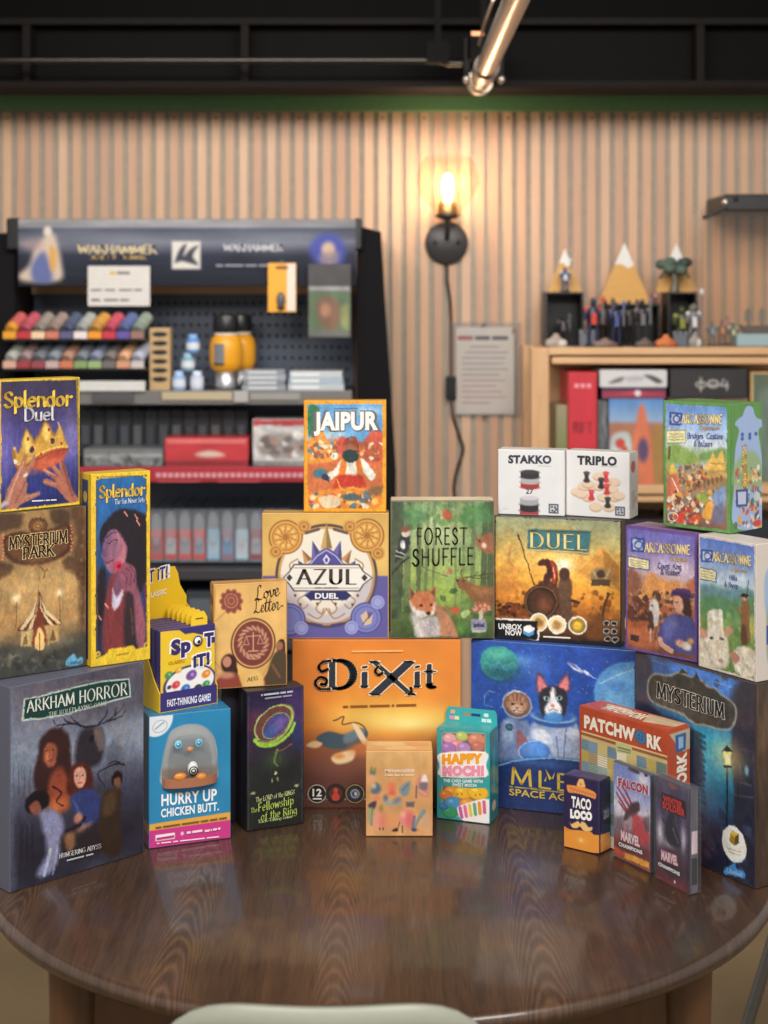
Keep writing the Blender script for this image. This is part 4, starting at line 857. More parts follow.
# ---- forest box
b = Box('game_box', 'green forest box with a fox cub and a stag', 'box', 390.5, 2.642, 494.3, 2.642, DIX.top+.0003, .2365, .05, (118, 122, 96), (180, 164, 130))
p = b.panel('front', A6).vgrad([(0, (98, 122, 84)), (.3, (136, 158, 104)), (.55, (150, 172, 92)), (.75, (112, 140, 70)), (1, (62, 78, 46))]).noise(.18, 7, 4)
p.glow((340, 250), 130, 160, (206, 214, 160), .7).glow((380, 640), 90, 110, (170, 200, 90), .8).glow((250, 240), 60, 130, (190, 204, 150), .5)
for x, w, al, cc_ in ((90, 70, .85, (70, 82, 66)), (150, 40, .6, (84, 98, 74)), (215, 26, .7, (74, 88, 62)), (258, 20, .6, (90, 108, 72)), (300, 14, .6, (100, 118, 78)), (430, 16, .6, (104, 126, 80)), (470, 14, .5, (104, 126, 80)), (530, 26, .6, (88, 108, 72)), (590, 34, .75, (66, 82, 56)), (630, 40, .8, (70, 84, 60))):
    p.line([(x+RNG.random()*20, 118), (x, 640), (x-6, 760)], w, cc_, al)
p.specks(70, [(80, 132, 64), (110, 160, 84), (60, 104, 56), (146, 176, 110)], 8, 26, 130, 120, 640, 260, .45).specks(60, [(58, 84, 44), (84, 120, 52), (46, 62, 40)], 8, 24, 60, 620, 650, 890, .5)
p.ell((490, 215), 30, 40, (80, 140, 76), 8, alpha=.8).ell((570, 200), 50, 60, (88, 146, 92), 14, alpha=.7).ell((200, 200), 60, 50, (100, 160, 110), 14, alpha=.6)
p.poly([(355, 185), (372, 158), (390, 172), (412, 190), (388, 225), (362, 212)], (196, 96, 66), True, 1, 2)
p.poly([(108, 330), (135, 280), (165, 290), (170, 340), (158, 400), (120, 440), (80, 470), (98, 400)], (50, 54, 58), True, 1, 3).poly([(120, 290), (165, 280), (168, 315), (130, 322)], (212, 204, 190), True, 1, 2).poly([(118, 262), (165, 262), (160, 290), (122, 288)], (140, 84, 60), True, .9, 3).ell((130, 366), 14, 24, (222, 220, 210), 2).line([(90, 400), (140, 420)], 6, (200, 200, 196)).line([(86, 430), (124, 440)], 6, (200, 200, 196)).line([(60, 540), (110, 480), (160, 440)], 12, (58, 58, 48), 1, True)
p.poly([(548, 310), (560, 330), (590, 318), (640, 300), (645, 410), (600, 412), (560, 382), (550, 350)], (158, 98, 66), True, 1, 3).ell((596, 372), 14, 16, (222, 196, 180), 3).ell((572, 345), 5, 5, (40, 26, 24)).line([(545, 300), (556, 336)], 7, (150, 90, 60)).line([(612, 300), (618, 335)], 7, (150, 90, 60))
p.line([(170, 470), (230, 495), (330, 530), (390, 545)], 5, (90, 100, 66), .8, True).ell((400, 520), 12, 16, (184, 110, 84), 3, 20).ell((385, 530), 10, 8, (190, 130, 100), 3)
p.poly([(436, 572), (458, 556), (490, 566), (520, 590), (580, 606), (645, 612), (648, 720), (580, 716), (530, 690), (490, 640), (448, 608)], (138, 92, 58), True, 1, 3).poly([(500, 590), (600, 612), (640, 650), (560, 650)], (172, 118, 74), True, .6, 10).ell((440, 574), 7, 7, (40, 30, 28)).ell((478, 574), 4, 4, (40, 30, 28))
for st in ([(490, 562), (520, 548), (560, 545), (640, 530)], [(540, 546), (560, 522)], [(580, 542), (604, 520)], [(478, 556), (500, 552), (560, 560), (620, 560)], [(470, 556), (462, 530), (470, 510)]): p.line(st, 5, (72, 54, 42), .9, True)
p.poly([(330, 880), (318, 760), (325, 710), (380, 760), (420, 820), (445, 890), (430, 897)], (186, 128, 96), True, 1, 4)
p.poly([(168, 690), (165, 615), (200, 640), (225, 630), (270, 634), (318, 606), (314, 680), (325, 720), (310, 760), (285, 772), (262, 776), (205, 760), (172, 730)], (196, 116, 74), True, 1, 3)
p.poly([(170, 622), (196, 644), (176, 676)], (92, 66, 62), False, .9, 3).poly([(314, 612), (290, 640), (310, 668)], (92, 66, 62), False, .9, 3).poly([(166, 690), (196, 730), (250, 748), (270, 770), (240, 790), (196, 780)], (226, 214, 206), True, 1, 4).poly([(318, 700), (300, 736), (282, 770), (312, 760)], (226, 214, 206), True, 1, 4)
p.ell((232, 716), 10, 8, (90, 50, 30), 2).ell((292, 712), 9, 8, (90, 50, 30), 2).ell((232, 716), 5, 5, (20, 16, 16)).ell((292, 712), 5, 5, (20, 16, 16)).ell((276, 762), 11, 9, (34, 30, 34), 2).line([(252, 690), (262, 740)], 10, (176, 96, 58), .6)
p.poly([(176, 760), (230, 790), (290, 780), (325, 790), (340, 860), (330, 897), (210, 897), (190, 850)], (196, 188, 186), True, 1, 5).poly([(240, 800), (300, 790), (330, 840), (300, 890), (250, 880)], (160, 152, 156), True, .6, 8)
for k in range(26): x = 195+RNG.random()*130; y = 790+RNG.random()*90; p.line([(x, y), (x+6, y+22)], 4, (222, 216, 212), .6)
p.poly([(330, 720), (400, 726), (430, 730), (420, 760), (370, 745)], (150, 104, 70), True, .8, 4).ell((432, 746), 22, 24, (196, 88, 62), 3)
p.poly([(462, 760), (490, 742), (516, 750), (500, 778), (470, 784)], (170, 196, 120), True, 1, 2).line([(448, 820), (455, 780), (462, 770)], 4, (120, 150, 80)).ell((470, 840), 30, 34, (96, 150, 70), 6, alpha=.8).ell((500, 860), 24, 24, (70, 120, 56), 6, alpha=.8)
p.poly([(520, 740), (540, 712), (585, 700), (630, 716), (638, 742), (580, 756)], (176, 100, 72), True, 1, 2).line([(580, 752), (576, 790)], 22, (206, 186, 160), 1).specks(12, [(216, 170, 140)], 4, 7, 530, 712, 625, 745)
p.poly([(520, 795), (608, 792), (612, 850), (522, 856)], (152, 150, 184), False, .95, 2).poly([(524, 856), (608, 852), (606, 868), (528, 872)], (210, 210, 206), False, .8, 2)
p.frame(4, (96, 104, 80)).done()
p.text('title_lettering', 'FOREST', (208, 364), (498, 362), 92, (30, 36, 26), dict(MONO, nib=(.08, .055), space=.28), grad=((30, 36, 26), (56, 70, 44)))
p.text('title_lettering', 'SHUFFLE', (182, 488), (534, 478), 94, (30, 36, 26), dict(MONO, nib=(.08, .055), space=.24), grad=((30, 36, 26), (60, 76, 44)))
p.text('publisher_lettering', 'lookout', (535, 838), (598, 836), 26, (60, 56, 110), dict(UNC, space=.04))
q = b.panel('top').fill((222, 208, 178)).noise(.08, 8); q.done('top_panel')
# ---- space cats
b = Box('game_box', 'large blue box with two cat astronauts in space', 'box', 471, 2.655, 635.6, 2.567, T0, .285, .07, (52, 88, 160))
MLE = b
p = b.panel('front', A8).vgrad([(0, (40, 76, 160)), (.2, (38, 76, 166)), (.4, (44, 84, 170)), (.6, (40, 70, 140)), (.75, (32, 50, 104)), (1, (34, 52, 104))]).noise(.15, 5, 3)
p.glow((290, 150), 90, 60, (90, 130, 210), .5).glow((240, 120), 50, 24, (96, 160, 220), .7).glow((560, 130), 120, 60, (48, 80, 180), .6)
for k in range(70): p.ell((50+650*RNG.random(), 60+300*RNG.random()), 1.3, 1.3, (190, 206, 240), 1, alpha=.7)
p.ell((156, 132), 78, 70, (54, 146, 142), 2).ell((170, 165), 66, 44, (34, 84, 110), 16, alpha=.75).ell((150, 98), 50, 22, (96, 196, 176), 10, alpha=.7)
for k in range(5): p.ell((105+26*k, 140+8*(k % 2)), 15, 15, (110, 200, 180), 2, alpha=.35).ell((107+26*k, 146+8*(k % 2)), 11, 11, (44, 110, 130), 2, alpha=.6)
p.ell((690, 260), 142, 130, (86, 150, 214), 3).ell((720, 280), 130, 120, (120, 184, 232), 14, alpha=.7).line([(570, 215), (640, 180), (705, 160)], 6, (180, 214, 240), .6, True).ell((640, 230), 40, 24, (70, 120, 190), 8, alpha=.7)
p.ell((468, 150), 32, 9, (200, 206, 224), 2, -30).ell((462, 144), 20, 4, (60, 90, 160), 2, -30).ell((512, 172), 16, 7, (190, 200, 226), 2, -30).line([(530, 182), (560, 200)], 5, (200, 220, 255), .8, w1=1)
p.line([(98, 262), (112, 245), (140, 250)], 3, (140, 170, 220), .7).line([(98, 262), (95, 300), (130, 310)], 3, (140, 170, 220), .6)
p.poly([(160, 400), (190, 352), (240, 362), (275, 372), (300, 440), (300, 540), (160, 540)], (104, 126, 170), True, 1, 4).poly([(170, 380), (210, 370), (220, 440), (175, 470)], (160, 180, 210), True, .7, 10).ell((198, 392), 15, 15, (40, 70, 100), 2).ell((198, 392), 10, 10, (60, 110, 120), 2)
p.ell((229, 300), 62, 58, (150, 160, 180), 2).ell((229, 300), 56, 52, (112, 88, 84), 2).ell((229, 296), 44, 40, (168, 122, 96), 4).poly([(190, 250), (200, 285), (180, 290)], (140, 92, 72)).poly([(268, 250), (258, 285), (278, 290)], (140, 92, 72)).ell((229, 318), 22, 15, (206, 180, 160), 4).ell((212, 298), 6, 4, (44, 30, 30)).ell((246, 298), 6, 4, (44, 30, 30)).ell((229, 312), 6, 4, (130, 64, 60)).line([(215, 325), (229, 320), (243, 325)], 3, (80, 50, 44)).line([(229, 258), (229, 285)], 5, (110, 70, 54)).line([(212, 262), (216, 284)], 4, (110, 70, 54)).line([(246, 262), (242, 284)], 4, (110, 70, 54))
p.line([(190, 262), (210, 250), (240, 248)], 5, (220, 226, 236), .7, True)
p.poly([(280, 400), (320, 360), (440, 352), (480, 400), (490, 540), (270, 540)], (138, 154, 190), True, 1, 4).poly([(360, 420), (450, 400), (470, 530), (380, 540)], (176, 186, 210), True, .6, 8)
for st in ([(330, 420), (340, 530)], [(430, 400), (420, 520)], [(390, 430), (400, 540)]): p.line(st, 6, (90, 106, 150), .8)
p.ell((378, 360), 96, 34, (46, 84, 150), 3, 0).ell((378, 350), 92, 26, (150, 176, 214), 2).ell((378, 344), 84, 26, (50, 96, 170), 3)
p.poly([(308, 180), (330, 178), (356, 222), (352, 250), (312, 248)], (96, 66, 84), True, 1, 3).poly([(314, 188), (328, 188), (350, 226), (345, 246), (318, 244)], (208, 120, 128), True, 1, 4)
p.poly([(440, 178), (446, 240), (418, 252), (394, 224), (424, 180)], (96, 66, 84), True, 1, 3).poly([(436, 190), (440, 236), (416, 246), (400, 224), (424, 190)], (214, 122, 130), True, 1, 4)
p.poly([(318, 290), (330, 240), (378, 226), (424, 240), (436, 290), (420, 350), (378, 366), (336, 350)], (46, 44, 56), True, 1, 3).poly([(370, 238), (384, 238), (392, 280), (412, 316), (400, 344), (378, 354), (352, 344), (342, 316), (362, 280)], (226, 224, 228), True, 1, 4)
p.ell((350, 276), 13, 9, (150, 190, 190), 2, -15).ell((404, 274), 13, 9, (150, 190, 190), 2, 15).ell((350, 276), 5, 7, (20, 20, 28)).ell((404, 274), 5, 7, (20, 20, 28)).ell((376, 306), 8, 6, (210, 130, 130), 2).line([(360, 326), (376, 318), (394, 326)], 3, (110, 90, 100), 1, True).poly([(340, 346), (378, 330), (416, 346), (400, 372), (356, 372)], (70, 140, 210), True, .9, 4)
p.ell((330, 430), 44, 28, (206, 208, 220), 4, -25).ell((460, 420), 26, 22, (190, 196, 214), 4).line([(360, 440), (370, 490)], 18, (186, 194, 214), .9)
p.poly([(235, 500), (230, 405), (250, 412), (272, 450), (300, 470)], (150, 96, 100), True, 1, 3).ell((302, 492), 66, 42, (60, 110, 196), 3).ell((302, 484), 56, 30, (96, 150, 224), 6, alpha=.8).ring((302, 492), 66, 42, 5, (150, 176, 220))
p.poly([(150, 560), (250, 525), (380, 518), (500, 530), (700, 560), (700, 800), (150, 800)], (34, 54, 108), True, 1, 6).line([(155, 548), (250, 526), (370, 519), (480, 530)], 6, (120, 180, 226), .9, True).glow((330, 540), 140, 18, (70, 120, 190), .5)
p.line([(200, 634), (545, 674)], 4, (214, 184, 74)).frame(3, (46, 80, 150)); p.img = np.clip((p.img-90)*1.1+96, 4, 255); p.done()
p.text('title_lettering', 'MLEM', (206, 622), (552, 668), 66, (222, 188, 76), dict(nib=(.07, .06), ang=0, space=.3))
p.text('subtitle_lettering', 'SPACE AGENCY', (198, 668), (568, 706), 27, (222, 188, 76), dict(type=.2))
m = MB()
for q in ([(345, 560), (372, 600), (362, 608)], [(352, 590), (340, 612), (348, 612)], [(385, 575), (372, 600), (378, 604)]):
    v_ = [loc(p, x, y, .0018) for x, y in q]; n_ = (Vector(v_[1])-Vector(v_[0])).cross(Vector(v_[2])-Vector(v_[1])); m.add(v_ if n_.y < 0 else v_[::-1], [(0, 1, 2)], (222, 188, 76))
m.build('rocket_mark', INK, b.root)

# ---- amber duel box
b = Box('game_box', 'amber box with a spear-bearing warrior and teal title plaque', 'box', 494.6, 2.657, 621.3, 2.593, MLE.top, .2125, .05, (46, 36, 30))
DUE = b
p = b.panel('front', A7).vgrad([(0, (140, 146, 112)), (.18, (170, 160, 104)), (.32, (214, 164, 76)), (.5, (230, 164, 62)), (.68, (206, 126, 46)), (.82, (130, 78, 36)), (1, (44, 30, 24))]).noise(.12, 6, 3)
p.glow((340, 560), 140, 80, (250, 200, 110), .6).poly([(70, 520), (130, 440), (200, 520), (250, 560), (70, 580)], (196, 160, 84), True, .6, 12)
p.poly([(545, 522), (625, 620), (625, 720), (430, 640)], (206, 146, 66), False, 1, 3).poly([(545, 522), (625, 610), (625, 720), (560, 640)], (164, 110, 50), False, .9, 3)
p.poly([(68, 620), (160, 600), (190, 640), (68, 670)], (196, 138, 62), True, .7, 8).poly([(70, 690), (140, 660), (190, 690), (150, 720), (70, 730)], (186, 116, 50), True, .8, 8)
p.line([(122, 590), (135, 520)], 12, (190, 130, 70), .8, w1=8).line([(135, 545), (155, 525)], 6, (190, 130, 70), .8).line([(132, 545), (112, 560)], 6, (190, 130, 70), .8).line([(130, 585), (142, 605)], 6, (186, 124, 66), .8).ell((134, 516), 7, 8, (196, 140, 80))
p.specks(90, [(120, 70, 30), (226, 160, 66), (84, 50, 26), (196, 120, 46), (160, 96, 40)], 4, 12, 75, 720, 620, 830, .6).specks(60, [(90, 40, 26), (120, 60, 30), (40, 26, 20)], 5, 13, 75, 780, 230, 830, .8)
p.line([(572, 728), (555, 800), (548, 850)], 12, (70, 46, 30), .9).line([(560, 760), (578, 735)], 5, (70, 46, 30)).poly([(490, 860), (530, 820), (560, 850), (580, 930), (480, 930)], (110, 66, 36), True, .8, 6)
p.glow((372, 602), 38, 30, (250, 244, 230), .9)
p.line([(168, 462), (240, 690)], 5, (60, 44, 34)).poly([(164, 452), (174, 476), (180, 500), (168, 484)], (70, 54, 44))
p.poly([(350, 680), (375, 655), (402, 660), (412, 700), (406, 760), (416, 840), (345, 840)], (92, 66, 50), True, 1, 3).ell((376, 642), 24, 30, (70, 46, 40), 2).line([(410, 760), (440, 770)], 14, (70, 50, 40))
p.poly([(255, 690), (290, 672), (335, 680), (352, 730), (350, 840), (250, 840)], (84, 52, 40), True, 1, 3)
p.poly([(256, 592), (275, 574), (312, 574), (340, 600), (347, 640), (342, 690), (322, 692), (318, 660), (300, 690), (282, 680), (284, 650), (294, 630), (290, 604), (262, 604)], (72, 38, 34), True, 1, 2).poly([(312, 580), (338, 610), (338, 670), (324, 680), (322, 620)], (196, 66, 48), True, .9, 4).line([(326, 612), (330, 660)], 5, (250, 180, 150), .9)
p.ell((272, 768), 78, 78, (50, 34, 28), 2).ring((272, 768), 70, 70, 7, (110, 76, 46)).ell((272, 768), 56, 56, (74, 46, 34), 4).ell((290, 775), 30, 34, (120, 72, 48), 10, alpha=.7)
p.ell((540, 652), 46, 40, (140, 110, 74), 3, alpha=.9).ell((540, 640), 18, 18, (70, 56, 46), 2).poly([(498, 665), (584, 665), (580, 694), (500, 694)], (84, 66, 52)).line([(500, 620), (520, 660)], 8, (170, 150, 110)).line([(580, 620), (562, 660)], 8, (170, 150, 110))
p.poly([(216, 438), (496, 446), (486, 552), (210, 532)], (52, 70, 66), False, .7, 4).poly([(212, 444), (494, 452), (484, 540), (208, 526)], (56, 108, 116)).line([(212, 444), (494, 452)], 4, (40, 66, 70)).line([(208, 530), (484, 545)], 4, (200, 186, 130))
p.poly([(60, 838), (264, 846), (264, 945), (60, 940)], (236, 236, 232)).poly([(60, 846), (256, 853), (256, 936), (60, 930)], (22, 22, 26)).poly([(264, 932), (628, 950), (628, 975), (264, 955)], (26, 22, 22))
for x, y, c1, c2 in ((262, 858, (206, 176, 116), (150, 106, 56)), (343, 868, (222, 200, 150), (170, 126, 72)), (436, 872, (150, 116, 50), (230, 190, 60))): p.ell((x, y), 42, 42, (240, 234, 216), 1.5).ell((x, y), 35, 35, c1, 1.5).ell((x, y+4), 20, 18, c2, 4).ell((x-6, y-10), 9, 9, c2, 3)
p.poly([(60, 846), (256, 853), (256, 936), (60, 930)], (22, 22, 26)); p.poly([(192, 880), (216, 868), (242, 880), (242, 908), (216, 922), (192, 908)], (236, 240, 244)).poly([(194, 896), (216, 906), (242, 894), (242, 910), (216, 922), (194, 910)], (60, 140, 190))
for x, y in ((566, 862), (600, 864), (566, 898), (600, 900), (570, 932), (604, 936)): p.ell((x, y), 17, 14, (36, 30, 28), 1.5).ring((x, y), 14, 11, 3, (220, 214, 200))
p.img = np.clip(p.img*1.14, 0, 255); p.frame(5, (36, 30, 26)).done(mat=GLOSSCARD)
p.text('title_lettering', 'DUEL', (222, 520), (478, 532), 66, (240, 222, 150), dict(nib=(.075, .022), ang=5, serif=.06, space=.2), ((110, 90, 50), .02))
p.text('title_lettering', '7 WONDERS', (298, 438), (410, 443), 20, (206, 190, 130), dict(SER, space=.14))
p.text('badge_lettering', 'UNBOX', (80, 886), (186, 892), 24, (244, 244, 244), SANSB)
p.text('badge_lettering', 'NOW', (112, 914), (186, 918), 24, (244, 244, 244), SANSB)
p.text('credit_lettering', (12,), (282, 926), (404, 932), 10, (236, 232, 220), SANSR)
q = b.panel('left').fill((52, 42, 36)).noise(.2, 5); q.done('side_panel')

# ---- two white cubes
b = Box('game_box', 'white cube box showing stacked black, white and red discs', 'box', 498, 2.668, 564.6, 2.640, DUE.top, .1125, .055, (226, 226, 226))
p = b.panel('front', A7).fill((224, 226, 228)).noise(.02, 3)
def puck(x, y, c, hh=24, r=42): p.poly([(x-r, y), (x+r, y), (x+r, y+hh), (x-r, y+hh)], tuple(int(v*.82) for v in c)).ell((x, y+hh), r, 9, tuple(int(v*.82) for v in c), 1.5).ell((x, y), r, 10, c, 1.5)
for c, y in (((206, 70, 72), 232), ((216, 214, 218), 210), ((62, 62, 68), 186)): puck(222, y, c)
for c, y in (((200, 64, 66), 366), ((58, 58, 64), 334), ((206, 204, 210), 304)): puck(219, y, c, 26)
p.poly([(308, 330), (352, 332), (352, 376), (308, 374)], (60, 64, 84)).poly([(314, 337), (346, 338), (346, 370), (314, 368)], (220, 222, 226))
for x, y in ((318, 340), (332, 342), (320, 356), (336, 352), (330, 362)): p.poly([(x, y), (x+9, y), (x+9, y+10), (x, y+10)], (60, 64, 84))
p.line([(262, 158), (318, 160)], 3, (170, 170, 176)).line([(100, 352), (120, 352)], 4, (200, 200, 206)); p.done()
p.text('title_lettering', 'STAKKO', (124, 144), (320, 146), 34, (52, 54, 72), dict(type=.5))
p.text('title_lettering', '27', (204, 283), (238, 284), 22, (70, 72, 84), dict(type=.1))
b = Box('game_box', 'white cube box with black and red pawns on wooden discs', 'box', 566, 2.652, 629.6, 2.604, DUE.top, .1125, .05, (226, 224, 220))
p = b.panel('front', A7).fill((226, 226, 226)).noise(.02, 3)
for c in ((430, 275), (462, 250), (480, 238), (530, 205), (600, 230), (590, 262), (550, 300), (600, 300), (515, 340), (480, 300), (575, 345), (620, 292), (530, 250), (560, 225), (515, 345), (450, 285)): p.ell((c[0], c[1]+5), 27, 18, (196, 160, 130), 2).ell(c, 27, 17, (230, 204, 178), 2)
for x, y, c in ((474, 208, (56, 54, 60)), (562, 208, (210, 62, 70)), (540, 236, (50, 48, 54)), (566, 264, (206, 58, 66)), (496, 290, (208, 60, 68)), (570, 324, (54, 52, 44))): p.poly([(x-13, y-20), (x+13, y-20), (x+8, y), (x+13, y+20), (x-13, y+20), (x-8, y)], c, False, 1, 2).ell((x, y+18), 14, 9, c, 2).ell((x, y-18), 13, 8, tuple(min(255, v+20) for v in c), 2)
p.poly([(604, 342), (648, 345), (648, 386), (604, 384)], (60, 64, 84)).poly([(610, 349), (642, 351), (642, 380), (610, 378)], (220, 222, 226))
for x, y in ((613, 352), (627, 354), (616, 366), (630, 366)): p.poly([(x, y), (x+9, y), (x+9, y+9), (x, y+9)], (60, 64, 84))
p.line([(540, 160), (612, 163)], 3, (176, 176, 180)); p.done()
p.text('title_lettering', 'TRIPLO', (432, 149), (612, 155), 37, (48, 50, 58), dict(type=.5))
q = b.panel('right').fill((222, 220, 214)).ell((40, 22), 28, 9, (214, 80, 80), 2).poly([(20, 60), (60, 58), (60, 86), (20, 90)], (200, 196, 190)).ell((66, 74), 22, 6, (214, 190, 160)); q.done('side_panel')

# ---- tall gloomy box at the right edge
b = Box('game_box', 'large dark blue box with a glowing street lantern and round sticker', 'box', 635.2, 2.495, 755.8, 2.272, T0, .303, .06, (64, 52, 46), (70, 56, 46))
MYS = b
p = b.panel('front', B8).vgrad([(0, (58, 82, 130)), (.12, (62, 100, 170)), (.25, (48, 96, 140)), (.45, (36, 110, 142)), (.6, (36, 74, 104)), (.8, (34, 44, 70)), (1, (32, 40, 66))]).noise(.2, 6, 4)
p.poly([(230, 90), (420, 140), (470, 200), (400, 220), (300, 150), (200, 120)], (74, 128, 214), True, .9, 12)
p.glow((360, 470), 120, 150, (34, 150, 186), .8).glow((370, 400), 70, 60, (50, 170, 200), .5).glow((350, 640), 90, 60, (50, 90, 130), .5)
p.poly([(55, 40), (110, 56), (130, 130), (110, 220), (150, 300), (55, 300)], (56, 56, 66), True, .9, 8)
p.poly([(55, 280), (180, 300), (285, 350), (320, 400), (330, 560), (310, 620), (340, 760), (320, 960), (55, 900)], (36, 44, 66), True, .95, 8)
for k in range(12): p.line([(290+4*math.sin(k), 360+k*24), (326+10*RNG.random(), 380+k*24)], 14, (26, 52, 70), .7)
p.poly([(540, 160), (470, 180), (445, 330), (440, 460), (452, 640), (440, 990), (540, 990)], (44, 44, 58), True, .95, 6).poly([(440, 190), (500, 170), (540, 178), (540, 330), (450, 330)], (58, 54, 60), True, .8, 8)
p.line([(468, 460), (468, 560), (520, 574)], 7, (72, 72, 88), .8).line([(478, 430), (530, 440), (536, 600)], 8, (64, 62, 76), .8).ell((502, 516), 7, 18, (96, 150, 190), 3).line([(440, 612), (530, 622)], 6, (70, 66, 76), .8).line([(468, 460), (468, 620)], 6, (30, 32, 44), .8)
p.specks(40, [(30, 36, 56), (50, 60, 90), (66, 76, 106), (40, 44, 60)], 8, 20, 330, 680, 530, 960, .5)
p.line([(424, 490), (424, 900)], 9, (30, 34, 48), .9).glow((424, 464), 60, 70, (250, 210, 120), .55).poly([(408, 438), (440, 438), (434, 492), (416, 492)], (246, 214, 120), False, 1, 3).poly([(402, 440), (424, 412), (446, 440)], (52, 46, 44)).line([(412, 498), (438, 498)], 8, (52, 46, 44)).ell((424, 466), 8, 14, (255, 246, 200), 3)
p.poly([(112, 150), (140, 128), (190, 136), (230, 120), (280, 140), (320, 150), (345, 176), (380, 188), (400, 210), (440, 236), (462, 270), (455, 330), (420, 356), (330, 336), (290, 330), (240, 290), (160, 262), (118, 236), (106, 196)], (150, 148, 140), True, 1, 3)
p.poly([(116, 154), (142, 134), (190, 142), (230, 128), (280, 146), (318, 156), (343, 182), (378, 194), (398, 216), (436, 240), (456, 272), (449, 326), (418, 349), (332, 330), (292, 324), (242, 284), (162, 256), (122, 232), (111, 196)], (58, 60, 56), True, 1, 3).specks(50, [(84, 80, 66), (40, 42, 42), (100, 92, 76)], 5, 12, 130, 140, 445, 330, .4)
for q in ([(230, 128), (245, 108), (268, 130)], [(290, 150), (300, 120), (318, 155)]): p.poly(q, (70, 58, 46))
p.ell((452, 808), 46, 70, (232, 232, 222), 1.5).poly([(436, 764), (452, 752), (470, 766), (470, 800), (452, 812), (434, 796)], (150, 124, 40)).poly([(436, 764), (452, 752), (470, 766), (454, 778)], (206, 176, 70)).poly([(454, 778), (470, 766), (470, 800), (454, 812)], (96, 78, 30)).line([(424, 822), (480, 840)], 4, (180, 176, 160)).line([(430, 836), (476, 852)], 3, (180, 176, 160))
p.poly([(415, 905), (432, 895), (455, 880), (462, 905), (490, 915), (490, 942), (450, 930), (415, 925)], (64, 140, 210), True, .95, 2)
p.line([(125, 76), (188, 96)], 4, (110, 120, 140), .6).line([(366, 160), (440, 182)], 5, (120, 160, 220), .6).frame(3, (66, 62, 62)); p.img = np.clip(p.img*1.12, 0, 255); p.done(mat=GLOSSCARD)
p.text('title_lettering', 'MYSTERIUM', (148, 222), (412, 308), 58, (30, 34, 48), dict(BOLDSER, space=.16), ((226, 220, 204), .05))
p.text('publisher_lettering', 'Libellud', (424, 916), (484, 936), 16, (220, 236, 250), dict(MONO, space=.1))
q = b.panel('right').vgrad([(0, (76, 64, 56)), (.3, (90, 70, 52)), (.6, (62, 48, 40)), (1, (70, 52, 42))]).noise(.35, 8, 4); q.done('side_panel')

# ---- three knight-and-castle expansion boxes
def carc_logo(p, sq, r, shade):
    x, y = sq; p.poly([(x-r, y-r*1.1), (x+r, y-r*.9), (x+r, y+r*1.15), (x-r, y+r)], (52, 76, 156)).poly([(x-r*.7, y-r*.75), (x+r*.7, y-r*.6), (x+r*.7, y+r*.8), (x-r*.7, y+r*.7)], (190, 200, 226)).ring((x+r*.1, y+r*.05), r*.5, r*.55, r*.25, (60, 84, 160))
CELT = dict(nib=(.13, .06), ang=30, space=.14)
b = Box('game_box', 'purple-edged medieval town box with a man in a purple hat', 'box', 625.4, 2.496, 697, 2.400, MYS.top, .2005, .062, (104, 74, 148), (196, 160, 170))
PUR2 = b
p = b.panel('front', B2).vgrad([(0, (104, 104, 186)), (.15, (130, 120, 190)), (.33, (196, 176, 200)), (.42, (206, 150, 120)), (.6, (170, 100, 66)), (.8, (150, 84, 60)), (1, (120, 72, 60))]).noise(.12, 6, 3)
p.glow((330, 330), 80, 40, (226, 210, 226), .7).poly([(85, 340), (120, 335), (150, 400), (150, 520), (85, 560)], (150, 96, 76), True, 1, 5)
p.poly([(160, 420), (185, 360), (215, 355), (230, 385), (260, 380), (290, 400), (320, 395), (340, 420), (412, 400), (415, 470), (160, 470)], (222, 150, 84), True, 1, 4).poly([(380, 400), (415, 380), (415, 450), (380, 440)], (190, 110, 70), True, .9, 4)
p.specks(170, [(120, 64, 44), (206, 140, 90), (80, 54, 46), (186, 110, 60), (150, 120, 90), (96, 70, 80), (226, 176, 120)], 4, 12, 90, 440, 415, 620, .85).specks(40, [(70, 44, 40), (110, 60, 44)], 8, 18, 90, 480, 230, 620, .8)
p.poly([(90, 600), (230, 610), (240, 720), (90, 700)], (196, 110, 70), True, .8, 8).poly([(192, 500), (214, 480), (236, 506), (240, 560), (230, 612), (205, 612), (196, 560)], (208, 198, 190), True, 1, 3).poly([(180, 560), (205, 545), (212, 620), (186, 640)], (70, 50, 46), True, .9, 3).ell((204, 515), 5, 6, (50, 40, 40)).line([(195, 630), (198, 690)], 8, (190, 170, 160)).line([(225, 620), (222, 680)], 8, (110, 80, 70)).poly([(90, 600), (180, 590), (180, 612), (90, 625)], (170, 90, 54), True, .9, 3)
p.poly([(330, 480), (370, 460), (398, 500), (398, 560), (372, 575), (350, 540)], (66, 42, 40), True, 1, 3).poly([(312, 490), (330, 468), (352, 478), (360, 520), (346, 548), (322, 540), (310, 515)], (208, 154, 128), True, 1, 3).line([(318, 500), (334, 496)], 4, (70, 44, 44)).line([(312, 512), (306, 520)], 4, (180, 124, 104)).line([(316, 530), (332, 530)], 3, (150, 80, 76))
p.poly([(300, 470), (305, 440), (345, 428), (392, 440), (400, 470), (372, 478), (330, 462)], (84, 56, 110), True, 1, 2).poly([(300, 455), (350, 445), (405, 470), (380, 482), (340, 466)], (60, 40, 84), True, .9, 3)
